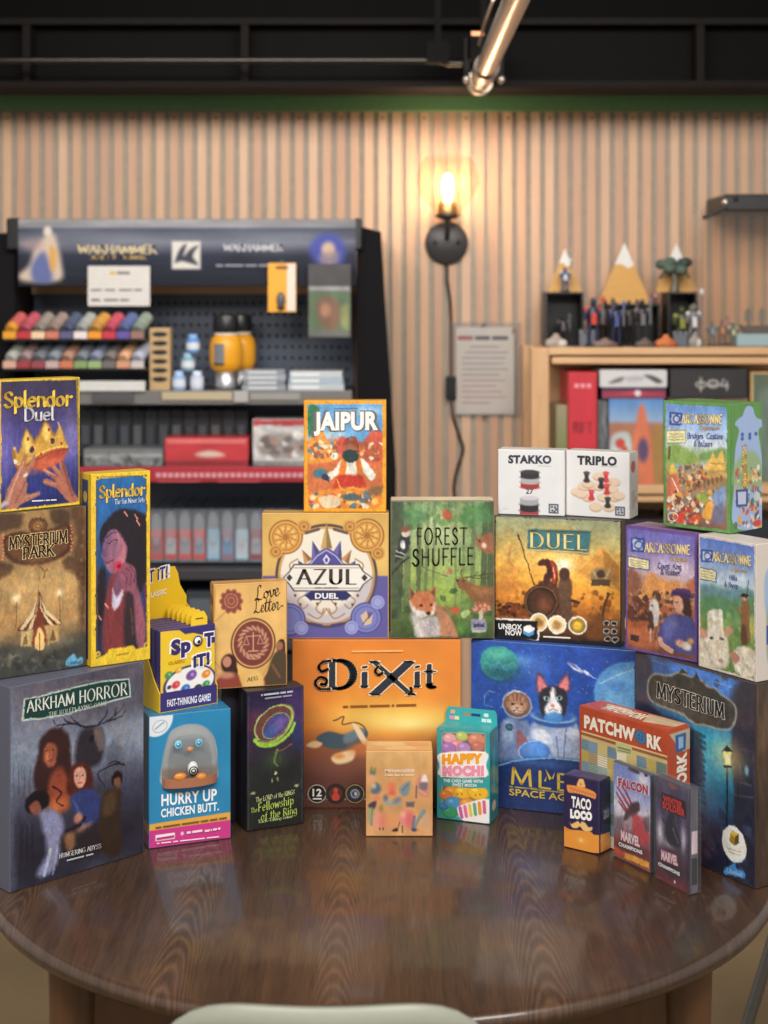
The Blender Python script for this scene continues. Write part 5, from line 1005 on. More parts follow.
p.poly([(238, 640), (262, 590), (310, 556), (350, 560), (400, 575), (418, 640), (418, 750), (330, 745), (300, 742), (262, 730), (232, 690)], (72, 74, 136), True, 1, 3).poly([(260, 600), (310, 565), (330, 620), (270, 690)], (104, 108, 172), True, .7, 8).line([(245, 680), (262, 712), (300, 735)], 26, (208, 154, 126), 1, True).ell((345, 700), 24, 18, (208, 150, 122), 3).ell((376, 715), 22, 20, (222, 206, 186), 3).ell((396, 690), 16, 14, (206, 150, 100), 3)
carc_logo(p, (134, 214), 34, 0)
p.poly([(84, 268), (192, 288), (192, 342), (84, 326)], (60, 70, 140)).poly([(88, 273), (188, 292), (188, 336), (88, 322)], (236, 226, 168))
for y in (288, 300, 312): p.line([(98, y), (176, y+14)], 4, (150, 146, 130), .9)
p.poly([(98, 655), (140, 660), (140, 690), (98, 684)], (70, 50, 50)).frame(12, (106, 76, 150)).done()
p.text('title_lettering', 'ARCASSONNE', (170, 248), (392, 262), 44, (244, 220, 150), CELT, ((104, 104, 170), .03))
p.text('subtitle_lettering', 'Expansion 6', (300, 292), (396, 300), 20, (216, 180, 90), dict(UNC, space=.06))
p.text('subtitle_lettering', 'Count, King', (236, 328), (352, 334), 26, (66, 60, 130), dict(UNC, space=.06), ((226, 220, 240), .05))
p.text('subtitle_lettering', '& Robber', (250, 358), (346, 364), 26, (66, 60, 130), dict(UNC, space=.06), ((226, 220, 240), .05))
q = b.panel('top').vgrad([(0, (190, 150, 160)), (1, (120, 90, 150))]).noise(.2, 6); q.done('top_panel')

b = Box('game_box', 'pale-edged box with a white sheep in a meadow', 'box', 698.4, 2.380, 756.6, 2.278, MYS.top, .2045, .058, (208, 198, 192), (196, 186, 180))
SHE = b
p = b.panel('front', B2).vgrad([(0, (84, 116, 206)), (.15, (124, 156, 216)), (.32, (186, 210, 226)), (.4, (130, 164, 166)), (.5, (110, 150, 104)), (.65, (120, 154, 84)), (1, (96, 124, 60))]).noise(.1, 6, 3)
p.glow((620, 380), 60, 40, (214, 226, 240), .7).poly([(430, 430), (490, 410), (560, 440), (640, 425), (705, 450), (705, 520), (430, 500)], (96, 140, 150), True, .9, 6).poly([(430, 480), (520, 465), (600, 490), (705, 470), (705, 560), (430, 560)], (92, 142, 92), True, .9, 8)
p.specks(50, [(70, 120, 60), (150, 180, 110), (110, 150, 80), (176, 190, 110)], 6, 16, 432, 560, 700, 850, .5).ell((690, 620), 30, 50, (190, 186, 90), 10, alpha=.7)
p.line([(676, 392), (668, 470), (664, 700)], 4, (90, 66, 50)).poly([(636, 520), (652, 488), (672, 490), (684, 530), (680, 610), (684, 690), (640, 700), (640, 620)], (138, 96, 60), True, 1, 3).ell((654, 474), 12, 15, (190, 140, 110), 2).poly([(636, 468), (650, 452), (676, 462), (668, 472)], (54, 42, 40), True).poly([(640, 620), (660, 610), (672, 700), (642, 702)], (86, 60, 44), True, .9, 3).line([(612, 530), (640, 540)], 8, (150, 110, 70))
p.poly([(430, 690), (470, 640), (560, 650), (580, 740), (560, 820), (430, 800)], (216, 208, 186), True, 1, 5).specks(30, [(232, 226, 206), (190, 178, 150)], 8, 16, 440, 660, 560, 800, .6)
p.poly([(472, 590), (478, 550), (505, 530), (535, 545), (548, 590), (556, 650), (566, 720), (560, 780), (535, 806), (508, 800), (490, 740), (478, 660)], (226, 216, 196), True, 1, 3).specks(22, [(238, 232, 214), (204, 192, 164)], 8, 14, 480, 540, 540, 600, .7)
p.poly([(468, 640), (438, 622), (430, 650), (450, 676), (474, 664)], (196, 140, 120), True, 1, 3).poly([(556, 640), (580, 612), (602, 634), (586, 656), (562, 662)], (196, 140, 120), True, 1, 3)
p.ell((492, 672), 8, 7, (50, 40, 36), 2).ell((545, 676), 8, 7, (50, 40, 36), 2).ell((535, 782), 14, 9, (190, 140, 130), 3).line([(520, 690), (524, 770)], 14, (206, 190, 168), .6)
p.ell((664, 790), 66, 74, (222, 214, 196), 4).specks(26, [(238, 232, 216), (196, 184, 160)], 8, 15, 615, 740, 700, 850, .6).poly([(585, 745), (608, 740), (632, 770), (615, 800), (592, 780)], (190, 130, 112), True, 1, 3)
carc_logo(p, (470, 268), 30, 0)
p.poly([(431, 322), (518, 342), (518, 402), (431, 384)], (60, 70, 140)).poly([(434, 327), (514, 346), (514, 396), (434, 379)], (236, 226, 168))
for y in (342, 356, 368): p.line([(442, y), (506, y+14)], 4, (150, 146, 130), .9)
p.frame(9, (208, 198, 192)).done()
p.text('title_lettering', 'ARCASSONNE', (500, 292), (690, 316), 44, (244, 220, 150), CELT, ((104, 120, 176), .03))
p.text('subtitle_lettering', 'Expansion 9', (590, 342), (684, 354), 18, (206, 176, 96), dict(UNC, space=.06))
p.text('subtitle_lettering', 'Hills', (584, 384), (622, 390), 24, (80, 96, 160), dict(UNC, space=.06))
p.text('subtitle_lettering', '& Sheep', (560, 418), (628, 428), 24, (80, 96, 160), dict(UNC, space=.06))
q = b.panel('right').fill((206, 196, 188)).poly([(30, 22), (60, 14), (98, 14), (98, 86), (40, 88), (36, 60), (26, 40)], (150, 176, 206), True, 1, 3).poly([(40, 46), (98, 42), (98, 86), (42, 88)], (150, 160, 110), True, 1, 4).poly([(34, 60), (60, 60), (60, 74), (34, 74)], (60, 80, 160)); q.done('side_panel')

b = Box('game_box', 'green-edged box with a bridge and market scene, top right', 'box', 663.2, 2.462, 730, 2.372, SHE.top+.0002, .2005, .09, (92, 144, 76), (80, 136, 62))
p = b.panel('front', B3).vgrad([(0, (104, 146, 214)), (.15, (136, 172, 224)), (.33, (200, 214, 226)), (.42, (150, 170, 110)), (.55, (176, 150, 96)), (.75, (160, 120, 90)), (1, (120, 84, 70))]).noise(.1, 6, 3)
p.poly([(160, 400), (220, 385), (330, 450), (320, 500), (160, 500)], (140, 170, 88), True, 1, 5).poly([(360, 450), (430, 420), (515, 410), (515, 480), (360, 480)], (116, 154, 90), True, 1, 5).poly([(200, 500), (300, 520), (420, 480), (440, 520), (320, 560), (220, 560)], (150, 186, 200), True, 1, 5)
p.poly([(395, 540), (400, 490), (425, 470), (440, 430), (460, 470), (480, 440), (500, 420), (510, 480), (515, 540)], (224, 180, 90), True, 1, 3).line([(430, 500), (510, 505)], 5, (150, 110, 60), .8)
p.line([(290, 650), (380, 595), (460, 570), (525, 575)], 28, (206, 160, 92), 1, True)
for k in range(7): p.ell((335+k*26, 640-k*8), 9, 20, (130, 92, 60), 2)
p.poly([(430, 690), (500, 640), (522, 660), (510, 770), (440, 780)], (132, 160, 206), True, 1, 4)
p.specks(120, [(190, 90, 60), (236, 206, 160), (120, 80, 60), (220, 150, 70), (90, 70, 90), (150, 140, 110)], 5, 13, 230, 510, 400, 640, .75)
p.poly([(185, 540), (168, 700), (250, 700), (210, 560)], (206, 110, 80), True, 1, 3).poly([(176, 560), (190, 500), (205, 510), (215, 560)], (230, 190, 70), True, 1, 3).line([(172, 470), (176, 400)], 14, (110, 80, 60)).line([(190, 590), (240, 690)], 8, (236, 230, 220), .9)
p.specks(190, [(200, 64, 48), (238, 210, 170), (96, 70, 66), (230, 170, 70), (216, 120, 70), (120, 140, 150), (240, 236, 226), (110, 60, 60)], 5, 15, 165, 670, 440, 860, .85)
p.poly([(340, 690), (400, 680), (410, 740), (352, 730)], (150, 170, 70), True, .9, 4).poly([(380, 780), (440, 730), (436, 830), (380, 830)], (236, 170, 70), True, 1, 3).ell((318, 840), 18, 20, (214, 70, 50)).ell((352, 828), 20, 20, (200, 84, 56)).ell((246, 830), 22, 40, (212, 66, 50), 3).ring((196, 825), 30, 26, 6, (226, 222, 214)).poly([(440, 780), (500, 740), (510, 860), (440, 860)], (110, 110, 140), True, .9, 5)
carc_logo(p, (214, 228), 38, 0)
p.poly([(156, 298), (274, 296), (274, 380), (156, 380)], (120, 130, 110)).poly([(160, 303), (270, 301), (270, 374), (160, 374)], (238, 230, 168))
for y in (322, 338, 356): p.line([(172, y), (258, y)], 5, (150, 146, 120), .9)
p.frame(17, (94, 146, 78)).done()
p.text('title_lettering', 'ARCASSONNE', (252, 255), (498, 258), 52, (244, 220, 140), CELT, ((104, 120, 176), .03))
p.text('subtitle_lettering', 'Expansion 8', (362, 294), (500, 298), 24, (196, 150, 50), dict(UNC, space=.06))
p.text('subtitle_lettering', 'Bridges, Castles', (288, 346), (502, 350), 32, (90, 100, 170), dict(UNC, space=.06), ((226, 230, 240), .04))
p.text('subtitle_lettering', '& Bazaars', (328, 392), (440, 394), 30, (90, 100, 170), dict(UNC, space=.06), ((226, 230, 240), .04))
q = b.panel('right', B3).fill((94, 146, 78)).noise(.08, 5)
q.poly([(620, 190), (634, 158), (656, 150), (678, 162), (686, 195), (700, 222), (738, 240), (744, 270), (712, 300), (724, 400), (738, 520), (736, 640), (734, 880), (560, 880), (560, 640), (568, 420), (592, 300), (566, 262), (590, 228), (612, 212)], (158, 182, 226), True, 1, 2)
q.poly([(562, 520), (620, 440), (690, 430), (736, 520), (736, 640), (562, 640)], (150, 176, 110), True, .8, 8).specks(110, [(200, 80, 60), (238, 210, 170), (96, 76, 70), (230, 170, 70), (120, 140, 160), (240, 236, 226), (84, 110, 70)], 5, 14, 568, 520, 732, 880, .8).poly([(572, 660), (646, 655), (644, 760), (574, 765)], (60, 80, 150)).poly([(584, 674), (636, 670), (634, 748), (586, 750)], (190, 200, 222)).ell((705, 700), 18, 30, (200, 206, 200), 3).ell((704, 862), 24, 22, (214, 74, 56), 3)
for x, y in ((612, 325), (658, 325), (696, 320), (612, 350), (658, 345)): q.ell((x, y), 9, 12, (60, 96, 170), 2)
q.done('side_panel')
# title letters up the side
mm = MB(); polys, w_ = pen_text('CARCASSONNE', **CELT)
for pl_ in polys:
    vs_ = []
    for a_, bb_ in pl_:
        X = 606+28*bb_+4; Y = 386+(648-386)*(a_/w_); u_, v_ = q.uv((X, Y)); vs_.append(q.O+q.U*u_+q.V*v_+q.N*.0008)
    n_ = Vector((0, 0, 0))
    for k_ in range(len(vs_)): n_ += vs_[k_-1].cross(vs_[k_])
    mm.add(vs_ if n_.dot(q.N) > 0 else vs_[::-1], [tuple(range(len(vs_)))], (236, 196, 90))
mm.build('side_lettering', INK, b.root)

# ---- red patchwork box
b = Box('game_box', 'rust-red box with quilt squares and a blue button', 'box', 579.2, 2.495, 668.0, 2.35, T0, .213, .052, (186, 74, 44), (196, 90, 56))
p = b.panel('front', B1).fill((214, 196, 150))
cols_ = [(206, 186, 120), (150, 170, 160), (120, 150, 170), (222, 206, 170), (196, 170, 90), (170, 150, 110), (110, 130, 120), (232, 220, 190)]
for i in range(9):
    for j in range(9):
        u0, u1 = i/9, (i+1)/9; v0, v1 = .25+.75*j/9, .25+.75*(j+1)/9; cc_ = cols_[RNG.integers(8)]
        X0, X1 = int(u0*p.W), int(u1*p.W); Y0, Y1 = int(v0*p.Hh), int(v1*p.Hh); p.img[Y0:Y1, X0:X1] = cc_
        if (i+j) % 3 == 0:
            for y in range(Y0, Y1, 3): p.img[y, X0:X1] = np.array(cc_)*.7
p.img[:int(.185*p.Hh)] = (188, 74, 42); p.img[int(.185*p.Hh):int(.2*p.Hh)] = (226, 196, 140); p.img[int(.2*p.Hh):int(.22*p.Hh)] = (150, 96, 60); p.img[int(.22*p.Hh):int(.25*p.Hh)] = (206, 180, 120)
p.noise(.07, 8); p.ell((320, 164), 20, 24, (40, 90, 140), 1.5).ell((320, 164), 17, 21, (66, 130, 180), 1.5).ring((320, 164), 12, 15, 2.5, (40, 90, 140))
for dx, dy in ((-5, -6), (5, -3), (-5, 4), (5, 7)): p.ell((320+dx, 164+dy), 2.4, 2.8, (24, 50, 90))
p.poly([(232, 180), (290, 195), (290, 228), (232, 216)], (196, 196, 130)).line([(240, 200), (284, 212)], 4, (90, 100, 80)).line([(240, 210), (284, 221)], 3, (110, 110, 90))
p.img[:, :4] = (186, 74, 44); p.done()
p.text('title_lettering', 'PATCHW', (120, 128), (302, 178), 42, (240, 232, 214), dict(type=.55))
p.text('title_lettering', 'RK', (344, 196), (398, 212), 44, (240, 232, 214), dict(type=.55))
q = b.panel('top').fill((196, 84, 50)).poly([(12, 18), (40, 12), (40, 55), (20, 60)], (222, 180, 150)).poly([(58, 8), (98, 6), (98, 60), (70, 92)], (206, 180, 140)).noise(.12, 8); q.done('top_panel')
q.text('side_lettering', 'PATCHWORK', (20, 80), (66, 80), 52, (240, 228, 206), dict(type=.5))
q = b.panel('right', B1).fill((188, 78, 46)).poly([(418, 155), (500, 128), (500, 200), (470, 215), (444, 190)], (186, 176, 150), False, 1, 2).poly([(440, 158), (480, 146), (478, 206), (442, 222)], (64, 96, 156)).poly([(452, 164), (470, 160), (470, 200), (452, 206)], (150, 180, 214)); q.noise(.06, 6); q.done('side_panel')
mm = MB(); polys, w_ = type_text('PATCHWORK', .055)
for pl_ in polys:
    vs_ = []
    for a_, bb_ in pl_:
        X = 448+26*(1-bb_)*0+442*0+26*bb_*0; t_ = a_/w_; Yv = 560-(560-236)*t_; u_ = .38+.42*(1-bb_); v_ = (Yv-150)/ (626-150); vs_.append(q.O+q.U*u_+q.V*min(1, v_)+q.N*.0008)
    n_ = Vector((0, 0, 0))
    for k_ in range(len(vs_)): n_ += vs_[k_-1].cross(vs_[k_])
    mm.add(vs_ if n_.dot(q.N) > 0 else vs_[::-1], [tuple(range(len(vs_)))], (238, 230, 214))
mm.build('side_lettering', INK, b.root)

# ---- small navy and orange box with a moustache
b = Box('game_box', 'small navy and orange box with a moustache and sombrero', 'box', 563.6, 2.45, 599.9, 2.412, T0, .1150, .034, (44, 36, 76), lid=False)
p = b.panel('front', C3, 1100).fill((44, 34, 76)).noise(.12, 5)
p.poly([(30, 672), (70, 700), (110, 716), (200, 722), (330, 744), (350, 770), (420, 775), (420, 960), (30, 960)], (240, 154, 56)).poly([(30, 690), (80, 712), (110, 722), (60, 720)], (222, 120, 40)).glow((220, 830), 60, 40, (250, 190, 90), .5)
p.poly([(174, 262), (186, 205), (200, 184), (224, 180), (242, 192), (254, 230), (258, 274)], (246, 190, 112), True, 1, 2).poly([(64, 262), (78, 246), (170, 258), (262, 280), (352, 318), (378, 350), (366, 396), (330, 384), (230, 352), (150, 334), (82, 324)], (238, 150, 70), True, 1, 2)
for k in range(9): p.line([(96+k*30, 272+k*9), (106+k*30, 318+k*7), (116+k*30, 280+k*9)], 7, (196, 80, 50), .9).ell((100+k*30, 300+k*9), 5, 5, (250, 214, 150))
p.ell((214, 240), 12, 12, (226, 110, 60), 3)
p.poly([(96, 636), (112, 656), (150, 640), (186, 626), (206, 652), (224, 632), (260, 644), (296, 690), (336, 688), (330, 724), (290, 738), (240, 724), (206, 684), (170, 700), (120, 690)], (246, 196, 116), True, 1, 2).ell((216, 826), 14, 16, (250, 214, 150), 5)
p.line([(405, 210), (408, 760)], 8, (110, 90, 140), .6).done(mat=GLOSSCARD)
p.text('title_lettering', 'TACO', (116, 470), (326, 512), 106, (246, 244, 240), dict(type=.45))
p.text('title_lettering', 'LOCO', (104, 582), (338, 618), 78, (246, 244, 240), dict(type=.95))
q = b.panel('right', C3).fill((40, 32, 66)).poly([(405, 772), (530, 730), (530, 900), (405, 960)], (240, 152, 56)).poly([(436, 510), (500, 470), (500, 600), (440, 620)], (110, 106, 124), False, .7, 4).noise(.1, 5); q.done('side_panel', GLOSSCARD)
for k, t in enumerate(('TACO', 'LOCO')): q.text('side_lettering', t, (440, 555+48*k), (500, 530+42*k), 34, (190, 188, 200), SANSB)
q = b.panel('top').fill((70, 60, 100)).noise(.25, 6); q.done('top_panel')

# ---- two blister packs of hero cards
def pack(label, xl, Yl, xr, Yr, h, d):
    b = Box('card_pack', label, 'card pack', xl, Yl, xr, Yr, T0, h, d, (70, 66, 76), lid=False, part='card_block')
    return b
b = pack('slim pale-skied card pack with a hang hole and red streaks', 613.6, 2.41, 651, 2.335, .149, .010)
p = b.panel('front', C2, 1100).vgrad([(0, (96, 116, 176)), (.25, (140, 150, 200)), (.45, (196, 190, 206)), (.6, (150, 120, 130)), (.8, (120, 60, 60)), (1, (150, 70, 50))]).noise(.12, 6)
p.glow((230, 200), 50, 60, (222, 216, 226), .9).glow((70, 430), 40, 40, (206, 202, 214), .7)
for q_ in ([(50, 250), (130, 380), (150, 440)], [(45, 290), (110, 400), (140, 450)], [(60, 350), (110, 420), (150, 450)], [(90, 250), (140, 350), (160, 420)]): p.line(q_, 13, (142, 44, 62), .9, True, 20)
p.poly([(130, 380), (190, 350), (205, 400), (180, 440), (150, 460), (90, 480)], (70, 44, 52), True, 1, 5).poly([(150, 440), (230, 470), (265, 560), (270, 640), (210, 640), (160, 560)], (176, 56, 62), True, .9, 8).poly([(130, 450), (150, 450), (150, 540), (130, 540)], (150, 146, 160), False, .7, 4).poly([(30, 460), (90, 450), (90, 560), (30, 560)], (96, 92, 104), False, .7, 6).poly([(230, 460), (275, 450), (275, 560), (240, 560)], (70, 62, 72), False, .7, 6)
p.poly([(20, 600), (275, 700), (275, 815), (20, 700)], (96, 40, 44), False, .8, 10).poly([(100, 700), (272, 770), (272, 815), (100, 740)], (238, 150, 50), False, 1, 3).poly([(20, 650), (100, 700), (100, 740), (20, 700)], (180, 70, 40), False, .9, 3)
p.poly([(122, 122), (150, 112), (200, 140), (204, 158), (170, 152)], (54, 54, 68), True, 1, 2).ell((250, 165), 13, 16, (50, 46, 60), 2); p.img = np.clip(p.img*1.2, 0, 255); p.done(mat=GLOSSCARD)
p.text('title_lettering', 'FALCON', (58, 236), (266, 300), 52, (190, 48, 66), dict(type=.5), ((232, 222, 232), .09), h1=58)
p.text('maker_lettering', 'MARVEL', (78, 608), (210, 662), 62, (244, 222, 228), dict(type=.55), ((180, 60, 80), .08))
p.text('maker_lettering', 'CHAMPIONS', (62, 650), (230, 716), 24, (240, 240, 240), dict(type=.6), ((40, 34, 40), .1))
m = MB(); w_, h_ = b.w/2+.0008, b.h+.0008; m.box(-w_, w_, -.003, .0125, 0, h_, (200, 205, 212)); s_ = m.build('clear_sleeve', CLEAR, b.root, bevel=.0015); s_['label'] = 'clear plastic sleeve'

b = pack('slim dark card pack with two red words in a clear case', 655.4, 2.320, 690.0, 2.25, .154, .016)
p = b.panel('front', C2, 1100).vgrad([(0, (80, 74, 96)), (.2, (66, 62, 84)), (.45, (70, 64, 86)), (.6, (60, 54, 68)), (.85, (66, 46, 56)), (1, (96, 44, 54))]).noise(.25, 6)
p.poly([(350, 280), (520, 350), (525, 470), (350, 390)], (36, 28, 34), False, .95, 3).glow((340, 560), 26, 90, (214, 206, 210), .8).glow((505, 610), 18, 90, (206, 200, 210), .7).glow((400, 640), 40, 30, (196, 190, 200), .6)
p.poly([(405, 430), (440, 440), (440, 500), (470, 580), (480, 660), (400, 640), (380, 540)], (44, 40, 54), True, 1, 6).line([(360, 470), (400, 540)], 10, (40, 36, 48)).line([(430, 540), (470, 640)], 8, (120, 116, 130), .7)
p.poly([(395, 215), (440, 225), (470, 260), (420, 262)], (130, 76, 80), True, .7, 4).poly([(320, 860), (520, 950), (520, 975), (300, 870)], (120, 44, 50), False, .9, 4).ell((443, 905), 5, 12, (230, 200, 200)); p.img = np.clip((p.img-60)*1.35+62, 4, 255); p.done(mat=GLOSSCARD)
p.text('title_lettering', 'WINTER', (362, 340), (500, 396), 40, (206, 52, 44), dict(type=.55))
p.text('title_lettering', 'SOLDIER', (360, 388), (520, 452), 44, (206, 52, 44), dict(type=.55))
p.text('maker_lettering', 'MARVEL', (355, 742), (470, 790), 60, (244, 214, 222), dict(type=.55), ((186, 60, 84), .08))
p.text('maker_lettering', 'CHAMPIONS', (334, 784), (486, 862), 22, (240, 240, 240), dict(type=.6), ((40, 34, 40), .1))
m = MB(); w_, h_ = b.w/2+.001, b.h+.001; m.box(-w_, w_, -.003, .021, 0, h_, (200, 205, 212)); s_ = m.build('clear_case', CLEAR, b.root, bevel=.0015); s_['label'] = 'clear plastic case'
q = b.panel('right').fill((96, 94, 104)).poly([(10, 40), (90, 40), (90, 62), (10, 62)], (214, 190, 198)).poly([(10, 66), (90, 66), (90, 92), (10, 92)], (52, 46, 52)).noise(.15, 5); q.done('side_panel')

# ---- orange card box and teal sweet box in front
b = Box('game_box', 'small pale orange box with pastel figures', 'box', 365.9, 2.497, 432.6, 2.497, T0, .1385, .055, (224, 166, 104), lid=False)
p = b.panel('front', C1, 1100).vgrad([(0, (226, 176, 112)), (.2, (214, 162, 100)), (.5, (210, 152, 94)), (1, (220, 160, 104))]).noise(.1, 6)
p.poly([(85, 385), (105, 340), (115, 380), (140, 350), (135, 410), (95, 412)], (92, 116, 84), True, .9, 5).poly([(65, 430), (110, 415), (130, 460), (80, 470)], (228, 160, 130), True, .9, 6)
p.poly([(96, 575), (140, 490), (180, 510), (192, 560), (150, 596)], (92, 108, 124), True, 1, 6).ell((125, 520), 18, 20, (200, 190, 170), 6).poly([(365, 560), (400, 510), (470, 475), (462, 560), (440, 610), (395, 610)], (120, 140, 150), True, 1, 6).line([(400, 560), (450, 500)], 12, (90, 110, 124), .8)
p.ell((292, 520), 36, 34, (228, 120, 84), 8).ell((296, 590), 34, 40, (222, 96, 76), 8).ell((240, 560), 24, 34, (226, 140, 90), 10, alpha=.7)
p.ell((300, 665), 84, 44, (150, 160, 160), 4).ell((300, 640), 66, 34, (212, 158, 102), 6).ell((235, 632), 20, 26, (96, 104, 130), 6).ell((345, 655), 40, 26, (110, 116, 140), 6, 30, .8)
p.poly([(530, 470), (560, 430), (610, 420), (640, 450), (650, 600), (600, 620), (545, 590)], (206, 130, 120), True, .85, 8).poly([(575, 480), (590, 420), (620, 415), (636, 480)], (240, 222, 218), True, 1, 4).poly([(566, 490), (632, 490), (620, 560), (560, 540)], (116, 106, 116), True, .9, 5).line([(530, 520), (526, 630)], 16, (120, 96, 100), .9).line([(560, 560), (620, 600)], 12, (226, 170, 150), .8)
p.poly([(430, 672), (512, 668), (505, 720), (432, 716)], (104, 92, 104), False, 1, 4).poly([(70, 700), (130, 660), (150, 670), (130, 735), (90, 735)], (70, 60, 70), True, 1, 4).poly([(70, 740), (125, 740), (118, 880), (72, 860)], (150, 160, 120), True, .9, 6).line([(110, 740), (100, 890)], 14, (110, 126, 84), .8).poly([(175, 720), (205, 700), (210, 760), (185, 780)], (140, 126, 70), True, .8, 5)
p.ell((150, 636), 34, 26, (226, 130, 100), 6).ell((160, 840), 46, 76, (232, 150, 130), 8).ell((210, 850), 34, 70, (224, 128, 100), 8).ell((300, 860), 60, 60, (226, 150, 96), 10).ell((425, 820), 52, 70, (232, 128, 140), 8).ell((470, 840), 40, 80, (218, 108, 100), 8).ell((400, 790), 24, 30, (240, 170, 130), 6)
p.line([(600, 760), (540, 850), (500, 940)], 44, (120, 146, 146), .9, True, 24).line([(510, 810), (490, 930)], 26, (110, 106, 140), .8).poly([(570, 890), (640, 760), (660, 840), (640, 930)], (206, 160, 130), True, .8, 6)
p.poly([(295, 945), (330, 918), (355, 925), (345, 950)], (52, 40, 44), True, 1, 3).line([(395, 900), (395, 960)], 12, (90, 84, 76)).ell((510, 935), 20, 14, (60, 56, 80), 4).ell((180, 925), 7, 14, (90, 70, 60)).ell((212, 925), 7, 14, (90, 70, 60)).line([(370, 860), (350, 930)], 8, (110, 80, 70)).done(mat=GLOSSCARD)
p.text('title_lettering', 'MENAGERIE', (228, 388), (512, 386), 28, (236, 220, 200), dict(type=.25))
p.text('subtitle_lettering', (1, 4, 4, 2, 7,), (228, 424), (510, 422), 18, (232, 208, 180), SANSR)
q = b.panel('top').vgrad([(0, (226, 176, 120)), (1, (224, 170, 106))]).poly([(10, 20), (50, 10), (60, 40), (20, 50)], (238, 200, 150), True, .7, 3).poly([(60, 15), (96, 25), (90, 60), (66, 50)], (226, 140, 100), True, .7, 3).poly([(30, 60), (70, 55), (75, 85), (35, 90)], (240, 206, 150), True, .7, 3); q.done('top_panel', GLOSSCARD)

b = Box('game_box', 'small teal hanging box with pastel sweets in its window', 'box', 436.6, 2.585, 490, 2.553, T0, .152, .05, (46, 158, 162), lid=False)
p = b.panel('front', B7, 1100).fill((46, 164, 168)).noise(.05, 4)
p.poly([(440, 176), (612, 180), (624, 194), (624, 534), (612, 548), (440, 540), (432, 528), (432, 188)], (150, 176, 150), True, 1, 2).poly([(440, 182), (612, 186), (618, 200), (618, 528), (608, 540), (442, 534), (437, 524), (437, 194)], (122, 100, 106), True, 1, 2)
for c, r, cc_ in (((468, 206), 32, (236, 170, 178)), ((520, 196), 28, (196, 206, 110)), ((585, 212), 40, (222, 140, 110)), ((500, 235), 34, (232, 150, 160)), ((462, 246), 34, (172, 122, 194)), ((530, 245), 30, (184, 140, 200)), ((590, 240), 30, (206, 120, 104)), ((480, 440), 40, (236, 160, 50)), ((525, 440), 40, (244, 186, 50)), ((590, 440), 46, (246, 190, 40)), ((450, 450), 30, (224, 130, 60)), ((485, 488), 42, (74, 150, 206)), ((465, 524), 36, (56, 160, 106)), ((545, 490), 36, (236, 150, 60)), ((440, 500), 20, (60, 130, 190))):
    p.ell(c, r, r*.72, tuple(int(x*.8) for x in cc_), 2).ell((c[0], c[1]-3), r-3, r*.66, cc_, 3).ell((c[0]-r*.3, c[1]-r*.3), r*.25, r*.15, tuple(min(255, x+40) for x in cc_), 3)
for c in ((500, 445), (520, 445), (580, 450), (600, 448)): p.ell(c, 3, 3, (110, 60, 30))
p.poly([(426, 268), (622, 262), (626, 320), (622, 372), (430, 368), (424, 320)], (246, 240, 236), True, 1, 2)
p.poly([(412, 374), (642, 378), (642, 418), (560, 420), (470, 412), (412, 404)], (46, 164, 168))
p.poly([(500, 515), (520, 492), (640, 468), (642, 570), (530, 562)], (244, 240, 240), True, 1, 2)
for k, cc_ in enumerate(((206, 90, 170), (236, 110, 150), (240, 200, 70), (90, 180, 120), (240, 150, 60), (226, 100, 140))): p.line([(520+k*20, 545-k*4), (512+k*21, 505-k*5)], 15, cc_, 1)
p.ell((470, 140), 1, 1, (255, 255, 255)).done(mat=GLOSSCARD)
p.text('title_lettering', 'HAPPY', (434, 314), (614, 310), 38, (246, 168, 44), dict(type=.9), ((252, 250, 246), .1), arch=.06)
p.text('title_lettering', 'MOCHI', (436, 362), (618, 362), 38, (240, 150, 180), dict(type=.9), ((252, 250, 246), .1))
p.text('strapline_lettering', 'THE CARD GAME WITH', (440, 392), (612, 396), 13, (240, 250, 250), SANSB)
p.text('strapline_lettering', 'SWEET MOCHI', (480, 410), (585, 413), 13, (240, 250, 250), SANSB)
q = b.panel('right').fill((38, 132, 138)).poly([(30, 20), (60, 20), (60, 70), (30, 70)], (90, 180, 180), False, .6, 3).ell((45, 84), 25, 6, (230, 200, 160), 2); q.done('side_panel', GLOSSCARD)
q = b.panel('top').fill((60, 174, 176)); q.done('top_panel')
m = MB(); hw = b.w/2; y0, y1 = b.d-.0022, b.d-.0004; z = b.h
outer = [(-hw+.001, z-.002), (-hw+.002, z+.018), (-hw+.006, z+.024), (hw-.006, z+.024), (hw-.002, z+.018), (hw-.001, z-.002)]
sl = [(-.016, z+.011), (-.016, z+.016), (.016, z+.016), (.016, z+.011)]
m.prism([outer[0], (sl[0][0], z-.002), sl[0], sl[1], (sl[1][0], z+.024), outer[2], outer[1]][::1], y0, y1, (56, 172, 174)); m.prism([(sl[3][0], z-.002), outer[5], outer[4], outer[3], (sl[2][0], z+.024), sl[2], sl[3]], y0, y1, (56, 172, 174))
m.prism([(sl[0][0], z-.002), (sl[3][0], z-.002), sl[3], sl[0]], y0, y1, (56, 172, 174)); m.prism([sl[1], sl[2], (sl[2][0], z+.024), (sl[1][0], z+.024)], y0, y1, (56, 172, 174))
m.build('hang_tab', CARD, b.root)
m = MB()
for x, zz, cc_ in ((-.033, .016, (236, 170, 140)), (-.026, .006, (240, 220, 160)), (-.035, .006, (222, 150, 180)), (.026, .015, (210, 236, 236)), (.031, .006, (210, 236, 236)), (.022, .006, (210, 236, 236))): m = MB(); m.box(x-.004, x+.004, y0-.0006, y0-.0001, z+zz-.003, z+zz+.003, cc_); m.build('tab_print', INK, b.root)
pass
